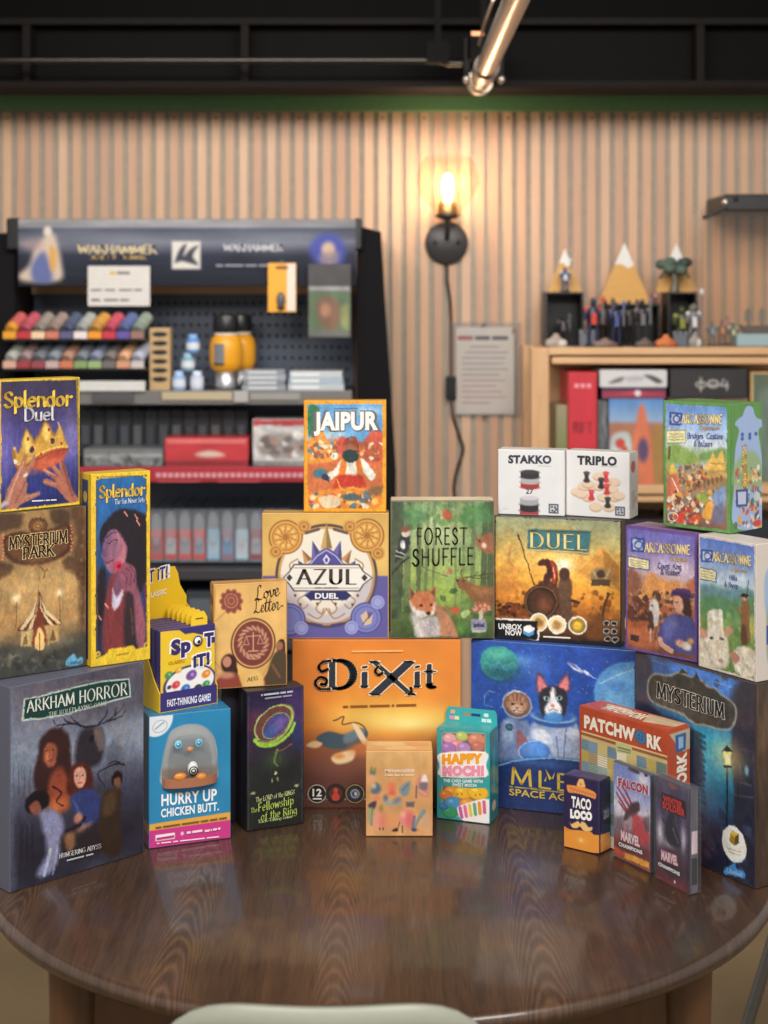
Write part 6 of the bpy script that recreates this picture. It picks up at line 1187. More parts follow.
# ================================================================== the table
def wood_table_mat():
    m = bpy.data.materials.new('stained ash'); m.use_nodes = True; nt = m.node_tree; N = nt.nodes; L = nt.links; b = N['Principled BSDF']
    tc = N.new('ShaderNodeTexCoord'); sep = N.new('ShaderNodeSeparateXYZ'); L.new(tc.outputs['Object'], sep.inputs[0])
    def M(op, a, bb=None, c=None):
        n = N.new('ShaderNodeMath'); n.operation = op
        for i, v in enumerate((a, bb, c)):
            if v is None: continue
            if isinstance(v, (int, float)): n.inputs[i].default_value = v
            else: L.new(v, n.inputs[i])
        return n.outputs[0]
    X, Y = sep.outputs['X'], sep.outputs['Y']
    # boards of veneer about 21 cm wide, each with its own figure
    bw = 0.235
    t = M('ADD', M('DIVIDE', X, bw), 0.66+10)
    idx = M('FLOOR', t); fx = M('SUBTRACT', M('FRACT', t), 0.5)
    wn = N.new('ShaderNodeTexWhiteNoise'); wn.noise_dimensions = '1D'; L.new(idx, wn.inputs['W'])
    rnd = wn.outputs['Value']
    no = N.new('ShaderNodeTexNoise'); no.inputs['Scale'].default_value = 1.0; no.inputs['Detail'].default_value = 3
    cv = N.new('ShaderNodeCombineXYZ'); L.new(M('MULTIPLY', X, 7.0), cv.inputs[0]); L.new(M('MULTIPLY', Y, 1.6), cv.inputs[1]); L.new(M('MULTIPLY', rnd, 20.0), cv.inputs[2]); L.new(cv.outputs[0], no.inputs['Vector'])
    nz = M('SUBTRACT', no.outputs['Fac'], 0.5)
    # cathedral arches: contours of a parabola running away from the chair
    fx = M('ADD', fx, M('MULTIPLY', M('SUBTRACT', rnd, .5), .45)); xo = M('ADD', fx, M('MULTIPLY', nz, 0.14))
    para = M('ADD', M('MULTIPLY', M('MULTIPLY', xo, xo), 230.0), M('MULTIPLY', M('ADD', Y, M('MULTIPLY', rnd, 3.0)), 22.0))
    para = M('ADD', para, M('MULTIPLY', nz, 4.5))
    ring = M('ADD', M('MULTIPLY', M('SINE', M('MULTIPLY', para, 6.2832)), 0.5), 0.5)
    ring = M('MULTIPLY', M('POWER', ring, 2.0), M('EXPONENT', M('MULTIPLY', M('MULTIPLY', fx, fx), -22.0)))
    # fine straight pores
    po = N.new('ShaderNodeTexNoise'); po.inputs['Scale'].default_value = 1.0; po.inputs['Detail'].default_value = 4; po.inputs['Roughness'].default_value = .65
    cp = N.new('ShaderNodeCombineXYZ'); L.new(M('MULTIPLY', X, 330.0), cp.inputs[0]); L.new(M('MULTIPLY', Y, 14.0), cp.inputs[1]); L.new(cp.outputs[0], po.inputs['Vector'])
    lg = N.new('ShaderNodeTexNoise'); lg.inputs['Scale'].default_value = 1.0; lg.inputs['Detail'].default_value = 2
    cl = N.new('ShaderNodeCombineXYZ'); L.new(M('MULTIPLY', X, 60.0), cl.inputs[0]); L.new(M('MULTIPLY', Y, 2.0), cl.inputs[1]); L.new(cl.outputs[0], lg.inputs['Vector'])
    ramp = N.new('ShaderNodeMix'); ramp.data_type = 'RGBA'
    ramp.inputs['A'].default_value = (*lin((58, 41, 31)), 1); ramp.inputs['B'].default_value = (*lin((116, 84, 60)), 1)
    f = M('ADD', M('MULTIPLY', ring, M('MULTIPLY', M('SINE', M('MULTIPLY', rnd, 3.14)), 0.42)), M('ADD', M('MULTIPLY', M('SUBTRACT', po.outputs['Fac'], .5), 0.9), M('ADD', M('MULTIPLY', M('SUBTRACT', lg.outputs['Fac'], .5), .5), M('MULTIPLY', rnd, .25))))
    cl_ = N.new('ShaderNodeClamp'); L.new(f, cl_.inputs['Value']); L.new(cl_.outputs[0], ramp.inputs['Factor'])
    L.new(ramp.outputs['Result'], b.inputs['Base Color'])
    b.inputs['Roughness'].default_value = .38; b.inputs['Coat Weight'].default_value = .55; b.inputs['Coat Roughness'].default_value = .1; b.inputs['Specular IOR Level'].default_value = .4
    bp = N.new('ShaderNodeBump'); bp.inputs['Strength'].default_value = .12; bp.inputs['Distance'].default_value = .0005; L.new(po.outputs['Fac'], bp.inputs['Height']); L.new(bp.outputs['Normal'], b.inputs['Normal'])
    return m
TABM = wood_table_mat()
def grain_mat(name, c0, c1, sc=(60, 60, 3), rough=.5):
    m = bpy.data.materials.new(name); m.use_nodes = True; nt = m.node_tree; N = nt.nodes; L = nt.links; b = N['Principled BSDF']
    tc = N.new('ShaderNodeTexCoord'); mp = N.new('ShaderNodeMapping'); mp.inputs['Scale'].default_value = sc; L.new(tc.outputs['Object'], mp.inputs['Vector'])
    no = N.new('ShaderNodeTexNoise'); no.inputs['Scale'].default_value = 1; no.inputs['Detail'].default_value = 4; L.new(mp.outputs['Vector'], no.inputs['Vector'])
    mx = N.new('ShaderNodeMix'); mx.data_type = 'RGBA'; mx.inputs['A'].default_value = (*lin(c0), 1); mx.inputs['B'].default_value = (*lin(c1), 1); L.new(no.outputs['Fac'], mx.inputs['Factor'])
    L.new(mx.outputs['Result'], b.inputs['Base Color']); b.inputs['Roughness'].default_value = rough
    return m
OAKV = grain_mat('pale oak', (186, 142, 100), (224, 184, 140), (40, 40, 6))
OAKH = grain_mat('pale oak board', (196, 150, 106), (232, 192, 146), (5, 40, 60))
LEGM = grain_mat('brown beech', (82, 56, 36), (114, 80, 52), (50, 50, 5), .4)
TCX, TCY, TR_ = -.005, 2.481, .622
tb = thing('round_table', 'round dark-stained wooden table carrying the games', 'table', (TCX, TCY, 0))
m = MB(); R_ = TR_; prof = [(.0, TABLE-.028), (R_-.02, TABLE-.028), (R_-.006, TABLE-.025), (R_, TABLE-.015), (R_, TABLE-.011), (R_-.004, TABLE-.003), (R_-.012, TABLE), (0.0, TABLE)]
m.lathe(prof, (110, 76, 48), (0, 0, 0), 128); top = m.build('table_top', TABM, tb)
m = MB(); r0, r1 = .43, .41
m.lathe([(r1, TABLE-.11), (r0, TABLE-.11), (r0, TABLE-.028), (r1, TABLE-.028), (r1, TABLE-.11)], (96, 66, 42), (0, 0, 0), 64); m.build('apron', LEGM, tb)
for sx in (-1, 1):
    for sy in (-1, 1):
        m = MB(); x, y = sx*.428, sy*.335; m.lathe([(0, 0), (.02, 0), (.0225, .01), (.03, .5), (.0345, TABLE-.04), (.0345, TABLE-.028), (0, TABLE-.028)], (124, 86, 54), (x, y, 0), 20); m.build('leg', LEGM, tb)
m = MB(); m.box(-.40, .40, -.345, -.322, TABLE-.15, TABLE-.028, (110, 76, 48)); m.build('front_rail', LEGM, tb)

# ---- shell chair pushed in at the front, and a metal-legged chair at the right
def shell_chair(name, label, x, y, rz, colr, seat_h=.455, back_h=.862, hw=.205):
    t = thing(name, label, 'chair', (x, y, 0), rz)
    def surf(u, v):   # v 0 = front of seat ... 1 = top of back
        if v < .5:
            k = v/.5; yy = .21-.40*k; zz = seat_h+.02-.03*math.sin(k*math.pi)+.03*abs(u)**2; ww = hw*(.95+.05*k)
        else:
            k = (v-.5)/.5; yy = -.19-.05*k-.02*math.sin(k*1.57)+.045*u*u*k; zz = seat_h+.02+(back_h-seat_h-.02)*k**.9; ww = hw*(1-.14*k)
        if v > .9: zz -= (abs(u)**5)*.05*(v-.9)/.1
        return (u*ww, -yy*0+(-yy) if False else yy, zz)
    n, mm_ = 20, 26; m = MB(); th = .007
    vs = [surf(-1+2*i/n, j/mm_) for j in range(mm_+1) for i in range(n+1)]
    fs = [(j*(n+1)+i, j*(n+1)+i+1, (j+1)*(n+1)+i+1, (j+1)*(n+1)+i) for j in range(mm_) for i in range(n)]
    m.add(vs, fs, colr, True); o = m.build('seat_shell', PLASTIC, t)
    s_ = o.modifiers.new('thick', 'SOLIDIFY'); s_.thickness = th; s_.offset = 0
    for sx in (-1, 1):
        for y0, y1 in ((.13, .2), (-.14, -.2)):
            m = MB(); m.tube([(sx*.12, y0, seat_h-.008), (sx*.185, y1, 0)], [.013, .010], (150, 112, 76)); m.build('leg', LEGM, t)
    m = MB(); m.box(-.13, .13, -.15, .15, seat_h-.024, seat_h-.008, (90, 90, 86)); m.build('under_frame', STEEL, t)
    return t
shell_chair('shell_chair', 'pale grey-green moulded chair pushed up to the near edge of the table', -.063, 1.86, 0, (146, 149, 136), back_h=.874, hw=.205)
t = thing('metal_chair', 'dark chair with grey tube legs beside the table at the right', 'chair', (1.03, 2.99, 0), math.radians(-90))
m = MB(); m.box(-.2, .2, -.2, .2, .43, .46, (44, 44, 50)); m.build('seat', FABRIC, t, bevel=.012)
m = MB(); m.box(-.19, .19, .185, .21, .52, .80, (44, 44, 50)); m.build('backrest', FABRIC, t, bevel=.01)
for sx in (-1, 1):
    m = MB(); m.tube([(sx*.19, .19, .82), (sx*.19, .19, .45), (sx*.22, .28, .0)], .013, (150, 152, 156)); m.build('leg', METAL, t)
    m = MB(); m.tube([(sx*.19, -.18, .44), (sx*.23, -.30, .0)], .013, (150, 152, 156)); m.build('leg', METAL, t)

# ================================================================== the room shell
WALLY = 5.30
def S(o): o['kind'] = 'structure'; return o
m = MB(); m.box(-4, 4, -2.5, 5.6, -.06, 0, (120, 100, 76))
fm = bpy.data.materials.new('worn floor'); fm.use_nodes = True; nt = fm.node_tree; b_ = nt.nodes['Principled BSDF']
tc = nt.nodes.new('ShaderNodeTexCoord'); no = nt.nodes.new('ShaderNodeTexNoise'); no.inputs['Scale'].default_value = 2.2; no.inputs['Detail'].default_value = 6; nt.links.new(tc.outputs['Object'], no.inputs['Vector'])
mx = nt.nodes.new('ShaderNodeMix'); mx.data_type = 'RGBA'; mx.inputs['A'].default_value = (*lin((92, 78, 54)), 1); mx.inputs['B'].default_value = (*lin((150, 128, 96)), 1); nt.links.new(no.outputs['Fac'], mx.inputs['Factor']); nt.links.new(mx.outputs['Result'], b_.inputs['Base Color']); b_.inputs['Roughness'].default_value = .6
S(m.build('floor', fm))
# slatted back wall: one surface, the slats are its pattern
m = MB(); WX = 2.6; m.box(-WX, WX, WALLY, WALLY+.1, 0, 3.05, (176, 162, 148))
S(m.build('wall_back', grain_mat('grey felt backing', (150, 140, 128), (176, 166, 152), (30, 30, 30), .9)))
pitch = .0478; m = MB(); k = 0; x = -WX
pal = [(206, 166, 136), (214, 174, 142), (198, 158, 130), (210, 174, 146), (202, 162, 134), (216, 180, 150), (196, 158, 132)]
while x < WX-pitch:
    c = pal[RNG.integers(len(pal))]; w_ = pitch*.60
    m.box(x, x+w_, WALLY-.008, WALLY+.002, 0, 2.256, c); x += pitch; k += 1
o = m.build('wall_back_trim', None); o['kind'] = 'structure'; o.name = 'trim_1'
sm = bpy.data.materials.new('slat oak'); sm.use_nodes = True; nt = sm.node_tree; b_ = nt.nodes['Principled BSDF']
a_ = nt.nodes.new('ShaderNodeAttribute'); a_.attribute_name = 'Col'; tc = nt.nodes.new('ShaderNodeTexCoord'); mp = nt.nodes.new('ShaderNodeMapping'); mp.inputs['Scale'].default_value = (90, 90, 5); nt.links.new(tc.outputs['Object'], mp.inputs['Vector'])
no = nt.nodes.new('ShaderNodeTexNoise'); no.inputs['Scale'].default_value = 1; no.inputs['Detail'].default_value = 4; nt.links.new(mp.outputs['Vector'], no.inputs['Vector'])
mr = nt.nodes.new('ShaderNodeMapRange'); mr.inputs['To Min'].default_value = .82; mr.inputs['To Max'].default_value = 1.12; nt.links.new(no.outputs['Fac'], mr.inputs['Value'])
vm = nt.nodes.new('ShaderNodeVectorMath'); vm.operation = 'SCALE'; nt.links.new(a_.outputs['Color'], vm.inputs[0]); nt.links.new(mr.outputs['Result'], vm.inputs['Scale']); nt.links.new(vm.outputs['Vector'], b_.inputs['Base Color']); b_.inputs['Roughness'].default_value = .55
o.data.materials.append(sm)
# screws along the slat tops
m = MB(); x = -WX+pitch*.3; k = 0
while x < WX-pitch:
    if k % 3 == 0: m.lathe([(0, .0095), (.004, .0095), (.004, .007)], (60, 46, 36), (x, WALLY, 2.235), 8, 'y')
    x += pitch; k += 1
S(m.build('trim_2', STEEL))
# dark ceiling with beams, and the green-painted strip over the slats
m = MB(); m.box(-WX, WX, 1.2, 5.6, 3.05, 3.12, (16, 14, 13)); S(m.build('ceiling', MATTE))
m = MB(); m.box(-WX, WX, WALLY-.03, WALLY+.1, 2.258, 2.32, (112, 160, 108)); S(m.build('trim_3', STEEL))
BK = (10, 9, 9); BK2 = (24, 21, 20)
DULL = material('dull black paint', .7, vary=.15, scale=20, spec=.08)
def beam(label, y0, y1, z0, z1, name='steel_beam'):
    r = thing(name, label, 'beam', (0, (y0+y1)/2, z0)); m = MB()
    m.box(-WX, WX, y0, y1, z0, z0+.02, BK2); m.build('lower_flange', DULL, r, True)
    m = MB(); m.box(-WX, WX, (y0+y1)/2-.012, (y0+y1)/2+.012, z0+.0205, z1-.0205, BK); m.build('web', DULL, r, True)
    m = MB(); m.box(-WX, WX, y0, y1, z1-.02, z1, BK2); m.build('upper_flange', DULL, r, True)
    for xx in (-1.13, -.44, .34, 1.0, 1.6):
        m = MB(); m.box(xx-.012, xx+.012, y0+.005, (y0+y1)/2-.0125, z0+.0205, z1-.0205, BK2); m.build('stiffener', DULL, r, True)
    r['kind'] = 'structure'; return r
beam('black steel beam running just in front of the slat wall top', 4.86, 5.06, 2.282, 2.50)
for k, x in enumerate(()):
    r = thing('ceiling_joist', ('black joist at the far left under the ceiling', 'black joist left of the silver pipe', 'black joist right of the silver pipe', 'black joist at the far right under the ceiling')[k], 'joist', (x, 4, 2.64), 0, 'joists under the ceiling'); m = MB(); m.box(x-.03, x+.03, 2.2, 5.2, 2.645, 2.80, BK); m.build('joist_bar', STEEL, r, True); r['kind'] = 'structure'
m = MB(); m.box(-WX, WX, 5.065, 5.298, 2.325, 2.36, (10, 9, 9)); m.box(-WX, WX, 5.27, 5.298, 2.36, 3.04, (10, 9, 9)); S(m.build('trim_4', DULL))
# silver conduit running towards the camera, and the thin black one along the beam
pr = thing('silver_pipe', 'thick silver conduit pipe running under the ceiling towards the camera', 'pipe', (.31, 3.5, 2.3)); SIL = (206, 192, 176)
def P2(Y): return Vector((.300, Y, 2.292))
m = MB(); m.tube([P2(1.4), P2(4.52)], .030, SIL, 18); m.build('pipe', METAL, pr, True)
m = MB(); m.tube([P2(4.52), P2(4.66)], .036, SIL, 18); m.tube([P2(4.50), P2(4.525)], .038, (60, 54, 50), 18); m.build('coupling', METAL, pr, True)
m = MB(); m.tube([P2(4.66), P2(4.80)], .030, SIL, 18); m.tube([P2(4.655), P2(4.675)], .037, (50, 46, 44), 18); m.build('pipe', METAL, pr, True)
m = MB(); m.tube([P2(4.80), P2(4.845)], .040, (190, 176, 158), 18); m.ball(P2(4.835), (.04, .02, .04), SIL); m.build('end_cap', METAL, pr, True)
m = MB(); m.box(.255, .355, 4.70, 4.73, 2.345, 2.41, (12, 11, 11)); m.box(.295, .315, 4.705, 4.725, 2.41, 3.05, (12, 11, 11)); m.box(.245, .262, 4.70, 4.73, 2.27, 2.41, (30, 28, 28)); m.box(.348, .365, 4.70, 4.73, 2.27, 2.41, (30, 28, 28)); m.build('bracket', DULL, pr, True)
for x in (.252, .357):
    m = MB(); m.ball((x, 4.695, 2.283), .012, (220, 210, 200)); m.build('bolt', METAL, pr, True)
pr = thing('black_conduit', 'thin black conduit running along below the near beam to the silver pipe', 'conduit', (-1, 4.6, 2.32))
m = MB(); m.tube([(-WX, 4.72, 2.345), (.16, 4.72, 2.345), (.19, 4.72, 2.335), (.24, 4.72, 2.335)], .009, (70, 66, 62), 12); m.build('conduit_tube', METAL, pr, True)
m = MB(); m.box(.13, .20, 4.70, 4.745, 2.335, 2.40, (10, 9, 9)); m.box(.155, .175, 4.71, 4.73, 2.40, 3.05, (10, 9, 9)); m.build('junction_box', DULL, pr, True)
pr = thing('ceiling_cable', 'thin cable hanging beside the silver pipe with an orange tag', 'cable', (.22, 4.2, 2.4)); m = MB(); m.tube([at(493, 0, 4.0), at(484, 25, 4.4), at(479, 45, 4.62)], .004, (150, 130, 110)); m.build('cable_line', PLASTIC, pr, True)
c = at(478, 34, 4.6); m = MB(); m.box(c.x-.02, c.x+.016, 4.59, 4.61, c.z-.006, c.z+.006, (226, 130, 50)); m.build('orange_tag', PLASTIC, pr, True)

# ================================================================== wall lamp with its cord
LY = WALLY-.008; c = at(446.5, 243, LY); z0 = c.z; lx = c.x
lamp = thing('wall_lamp', 'glass globe wall lamp with a glowing bulb and round black plate', 'lamp', (lx, LY, z0))
m = MB(); m.lathe([(0, .02), (.068, .02), (.074, .014), (.074, 0)], (56, 54, 56), (lx, LY, z0), 32, 'y'); m.build('back_plate', STEEL, lamp, True)
for sx in (-.04, .04):
    m = MB(); m.ball((lx+sx, LY-.021, z0), .006, (30, 30, 30)); m.build('screw', METAL, lamp, True)
AY = LY-.085
m = MB(); m.tube([(lx, LY-.018, z0+.015), (lx, LY-.06, z0+.02), (lx, AY, z0+.045), (lx, AY, z0+.075)], .009, (40, 38, 40)); m.build('arm', STEEL, lamp, True)
bz = z0+.075
m = MB(); m.lathe([(0, 0), (.018, 0), (.044, .012), (.044, .018), (0, .018)], (44, 40, 38), (lx, AY, bz), 24); m.build('cup', STEEL, lamp, True)
m = MB(); m.lathe([(.034, .018), (.036, .022), (.031, .058), (.024, .062), (0, .062)], (206, 164, 110), (lx, AY, bz), 24); m.build('brass_socket', METAL, lamp, True)
m = MB(); gp = [(.036, .020), (.062, .045), (.092, .085), (.106, .125), (.104, .155), (.090, .195), (.076, .212), (.074, .214)]
m.lathe(gp, (70, 58, 54), (lx, AY, bz), 40); m.build('glass_globe', GLASSM, lamp, True)
bulbm = bpy.data.materials.new('glowing filament bulb'); bulbm.use_nodes = True; nb = bulbm.node_tree; bb_ = nb.nodes['Principled BSDF']
bl = nb.nodes.new('ShaderNodeBlackbody'); bl.inputs['Temperature'].default_value = 3000; nb.links.new(bl.outputs[0], bb_.inputs['Emission Color']); bb_.inputs['Emission Strength'].default_value = 24
m = MB(); m.lathe([(0, .058), (.011, .06), (.013, .075), (.017, .09), (.019, .115), (.016, .14), (.009, .152), (0, .155)], (255, 240, 220), (lx, AY, bz), 20); m.build('bulb', bulbm, lamp, True)
cord = thing('lamp_cord', 'black flex running down the slat wall from the lamp', 'cord', (lx, LY, 1.3))
m = MB(); px = [(447, 262), (447, 280), (450, 300), (451, 320), (451, 345), (451, 376)]; m.tube([at(x, y, LY-.007) for x, y in px], .0055, (52, 42, 38)); m.build('upper_flex', PLASTIC, cord, True)
m = MB(); px = spl([(451, 398), (453, 415), (459, 435), (463, 450), (457, 470), (454, 490), (458, 510), (462, 545), (456, 600), (455, 700)], 4); m.tube([at(x, y, LY-.007) for x, y in px], .0055, (52, 42, 38)); m.build('lower_flex', PLASTIC, cord, True)
a0, a1 = at(446, 376, LY-.02), at(456, 399, LY); m = MB(); m.box(a0.x, a1.x, LY-.024, LY-.001, a1.z, a0.z, (22, 22, 24)); m.build('inline_switch', PLASTIC, cord, True, bevel=.004)

# ---- notice in an acrylic holder
pn = thing('wall_notice', 'printed notice in a clear holder on the wall below the lamp', 'notice', at(484, 416, LY))
a0, a1 = at(449, 322, LY-.012), at(521, 417, LY-.012)
m = MB(); q0, q1 = at(456, 327, LY-.008), at(514, 414, LY-.008); m.box(q0.x, q1.x, LY-.011, LY-.008, q1.z, q0.z, (206, 197, 190)); m.build('paper_sheet', MATTE, pn, True)
m = MB(); m.box(a0.x, a1.x, LY-.016, LY-.012, a1.z, a0.z, (206, 210, 214)); m.build('acrylic_front', SHEET, pn, True)
m = MB(); m.box(a0.x, a1.x, LY-.007, LY-.003, a1.z, a0.z, (196, 196, 196)); m.build('acrylic_back', SHEET, pn, True)
m = MB()
def dash(x0, x1, y, hh, cc): u = at(x0, y, LY-.0114); v = at(x1, y+hh, LY-.0114); m.box(u.x, v.x, LY-.0116, LY-.0112, v.z, u.z, cc)
dash(458, 473, 336, 4, (160, 70, 80)); dash(475, 490, 336, 4, (80, 76, 80)); dash(492, 508, 336, 4, (80, 76, 80)); dash(512, 514, 328, 6, (150, 80, 84))
for k, (x0, x1) in enumerate(((470, 500), (466, 508), (462, 506), (462, 504), (462, 508), (462, 500), (462, 505), (462, 496), (462, 502), (462, 506), (462, 490))): dash(x0, x1, 346+k*5.6, 1.6, (158, 150, 148) if k < 6 else (182, 146, 142))
m.build('printed_lines', INK, pn, True)
for x, y in ((484, 325), (484, 417)):
    q = at(x, y, LY-.018); m = MB(); m.ball(q, .006, (120, 110, 100)); m.build('standoff', METAL, pn, True)

# ================================================================== the paint rack
RY = 4.93     # its front
def W(x, y, Y=RY): return at(x, y, Y)
rk = thing('paint_rack', 'tall black shop rack of paints and miniatures with a picture header', 'rack', (W(186, 300).x, 5.1, 0))
def wbox(mb, x0, y0, x1, y1, Y0, Y1, col):
    a, b2 = W(x0, y0, Y0), W(x1, y1, Y0); mb.box(a.x, b2.x, Y0, Y1, b2.z, a.z, col)
K = (30, 30, 34)
def wpoly(pts, Y): return [(W(x, y, Y).x, W(x, y, Y).z) for x, y in pts]
m = MB(); pz = wpoly([(357, 226), (381, 232), (396, 470), (396, 700), (357, 700)], 4.98); pz[-1] = (pz[-1][0], .01); pz[-2] = (pz[-2][0], .01); m.prism(pz, 4.96, 5.26, (26, 25, 28)); o = m.build('side_cover', FABRIC, rk, True)
m = MB(); pz = wpoly([(-12, 235), (16, 232), (16, 700), (-22, 700)], 4.98); pz[-1] = (pz[-1][0], .01); pz[-2] = (pz[-2][0], .01); m.prism(pz, 4.96, 5.26, (28, 27, 30)); m.build('side_cover', FABRIC, rk, True)
for x0, x1 in ((6, 20), (354, 362)):
    m = MB(); wbox(m, x0, 218, x1, 250, RY, RY+.06, (20, 20, 22)); m.build('header_bracket', STEEL, rk, True, bevel=.006)
m = MB(); wbox(m, 20, 286, 354, 640, 5.235, 5.255, (84, 94, 112)); m.build('back_panel', STEEL, rk, True)
m = MB()
for j in range(8):
    for i in range(26):
        q = W(152+i*7.8, 303+j*11, 5.234); m.lathe([(0, .0006), (.006, .0006), (.006, 0)], (14, 16, 22), (q.x, q.y, q.z), 6, 'y')
h_ = m.build('peg_holes', INK, rk, True); h_['kind'] = 'stuff'
m = MB(); q = W(20, 285, 5.22); q1 = W(356, 294, 5.22); m.box(q.x, q1.x, 5.20, 5.234, q1.z, q.z, (168, 134, 100)); m.build('wall_gap_strip', OAKH, rk, True)  # tan strip stands in for the slat wall showing through the gap
# header board
a0, a1 = W(18, 219), W(356, 286); m = MB(); m.box(a0.x, a1.x, RY, RY+.05, a1.z, a0.z, (64, 66, 74)); hb = m.build('header_board', STEEL, rk, True, bevel=.004)
fbh = FakeBox(); fbh.root = rk; fbh.w = a1.x-a0.x; fbh.h = a0.z-a1.z; fbh.d = .05
KH = 3.84
hp = Panel(fbh, 'front', [((x-0)*KH, (y-200)*KH) for x, y in ((18, 219), (356, 219), (356, 286), (18, 286))], res=420)
cxw = (a0.x+a1.x)/2; hp.O = hp.O+(ROOTM[rk.name].inverted() @ Vector((cxw, RY, a1.z)))
hp.vgrad([(0, (150, 150, 152)), (.12, (130, 132, 140)), (.14, (70, 76, 92)), (.35, (110, 114, 130)), (.55, (40, 46, 62)), (1, (26, 30, 42))]).noise(.25, 6, 4)
hp.glow((400, 150), 220, 40, (130, 134, 150), .5).glow((1050, 160), 160, 50, (120, 124, 136), .5)
hp.poly([(70, 290), (110, 250), (130, 190), (170, 140), (205, 130), (222, 180), (235, 240), (230, 310), (100, 315)], (206, 186, 170), True, 1, 8).poly([(120, 250), (170, 200), (200, 310), (130, 315)], (70, 90, 160), True, .8, 8).poly([(190, 180), (215, 200), (210, 270), (192, 260)], (220, 160, 70), True, .9, 6).ell((182, 120), 16, 20, (220, 206, 196), 4).poly([(80, 160), (150, 150), (160, 190), (100, 190)], (180, 150, 150), True, .6, 10)
hp.poly([(1190, 180), (1240, 130), (1300, 140), (1330, 200), (1300, 260), (1220, 250)], (70, 80, 170), True, .9, 10).ell((1262, 190), 26, 30, (200, 170, 150), 6).poly([(1230, 210), (1300, 200), (1290, 250), (1240, 250)], (150, 130, 130), True, .8, 8)
hp.poly([(660, 158), (770, 158), (770, 266), (660, 266)], (214, 210, 202), False, 1, 3).poly([(672, 240), (690, 190), (715, 170), (705, 215), (730, 190), (760, 175), (740, 215), (760, 250), (700, 235)], (60, 64, 76), True, 1, 4)
hp.done('header_picture', MATTE)
ST = dict(nib=(.1, .04), ang=20, serif=.05, space=.1)
hp.text('header_lettering', 'WARHAMMER', (300, 206), (600, 206), 34, (226, 206, 160), ST); hp.text('header_lettering', 'AGE OF SIGMAR', (350, 228), (560, 228), 16, (206, 170, 100), ST)
hp.text('header_lettering', 'WARHAMMER', (860, 196), (1085, 196), 28, (206, 208, 214), ST); hp.text('header_lettering', '40,000', (930, 214), (1010, 214), 12, (206, 208, 214), ST)
hp.text('header_lettering', (3, 8, 5, 5,), (830, 256), (1040, 256), 9, (150, 154, 164), SANSR)
# shelves
def shelf(y, x0, x1, Y0, col, hh, lipname, bm=STEEL, zt=None):
    m = MB(); a = W(x0, y, Y0); b2 = W(x1, y+hh, Y0); m.box(a.x, b2.x, Y0, Y0+.008, b2.z, a.z, col); m.build(lipname, bm, rk, True, bevel=.002)
    m = MB(); m.box(a.x, b2.x, Y0+.008, 5.235, a.z-.014, a.z-.002, (50, 50, 56)); m.build('shelf_board', STEEL, rk, True); return a.z-.002
GREY = (116, 114, 112)
Z1 = shelf(390.5, 20, 352, 4.90, GREY, 14, 'price_rail'); Z2 = shelf(467, 20, 352, 4.90, (176, 46, 62), 15, 'red_price_rail'); Z3 = shelf(570, 20, 352, 4.90, (60, 60, 66), 10, 'price_rail'); Z4 = shelf(640, 20, 352, 4.90, (60, 60, 66), 10, 'price_rail')
m = MB(); wbox(m, 78, 381, 145, 391, 4.888, 4.897, (214, 214, 212)); m.build('price_card', MATTE, rk, True)
m = MB(); wbox(m, 92, 392, 134, 402, 4.893, 4.898, (80, 80, 84)); wbox(m, 162, 392, 232, 400, 4.893, 4.898, (186, 172, 142)); wbox(m, 234, 391, 248, 402, 4.892, 4.898, (176, 174, 172)); wbox(m, 250, 393, 300, 400, 4.893, 4.898, (150, 148, 146)); m.build('rail_labels', INK, rk, True)
m = MB()
for k in range(24): wbox(m, 156+k*6.2, 473, 156+k*6.2+4.4, 477.5, 4.8935, 4.8985, (226, 160, 170))
m.build('rail_print', INK, rk, True)
m = MB(); 
for k, cc in enumerate(((206, 90, 100), (206, 90, 100))): wbox(m, 158+k*60, 481, 200+k*60, 482, 4.8935, 4.8985, cc)
m.build('rail_print', INK, rk, True)
m = MB(); wbox(m, 20, 654, 352, 860, 4.93, 5.23, (36, 36, 40)); m.build('plinth', STEEL, rk, True)
# two sloped paint trays
def tray(yt, ys, cols):
    m = MB(); a = W(3, ys, 4.86); b2 = W(145, ys+6.5, 4.86); zb = b2.z
    m.box(a.x, b2.x, 4.868, 5.23, zb-.01, zb-.002, (34, 34, 38)); m.build('tray_shelf', STEEL, rk, True)
    n = len(cols)
    m = MB()
    for i, cc in enumerate(cols): 
        x0 = a.x+(b2.x-a.x)*i/n; x1 = a.x+(b2.x-a.x)*(i+.92)/n; m.box(x0, x1, 4.858, 4.866, zb-.002, a.z, cc)
    m.build('colour_label_strip', INK, rk, True); return a.x, b2.x, zb
r1 = [(232, 160, 40), (190, 50, 60), (236, 206, 170), (206, 120, 100), (90, 90, 130), (230, 220, 222), (236, 150, 40), (196, 50, 66), (96, 80, 160), (150, 110, 100)]
r2 = [(216, 170, 150), (160, 60, 66), (150, 70, 80), (196, 170, 170), (206, 120, 90), (130, 160, 100), (150, 176, 120), (110, 104, 104), (206, 150, 120), (200, 190, 186)]
p1 = [(206, 104, 104), (200, 96, 110), (160, 150, 140), (166, 146, 136), (90, 100, 124), (176, 180, 176), (214, 160, 80), (206, 90, 110), (100, 116, 166), (150, 164, 150)]
p2 = [(166, 168, 160), (150, 130, 130), (110, 116, 124), (130, 140, 150), (170, 130, 110), (120, 126, 136), (130, 138, 160), (120, 112, 110), (206, 160, 126), (166, 172, 190)]
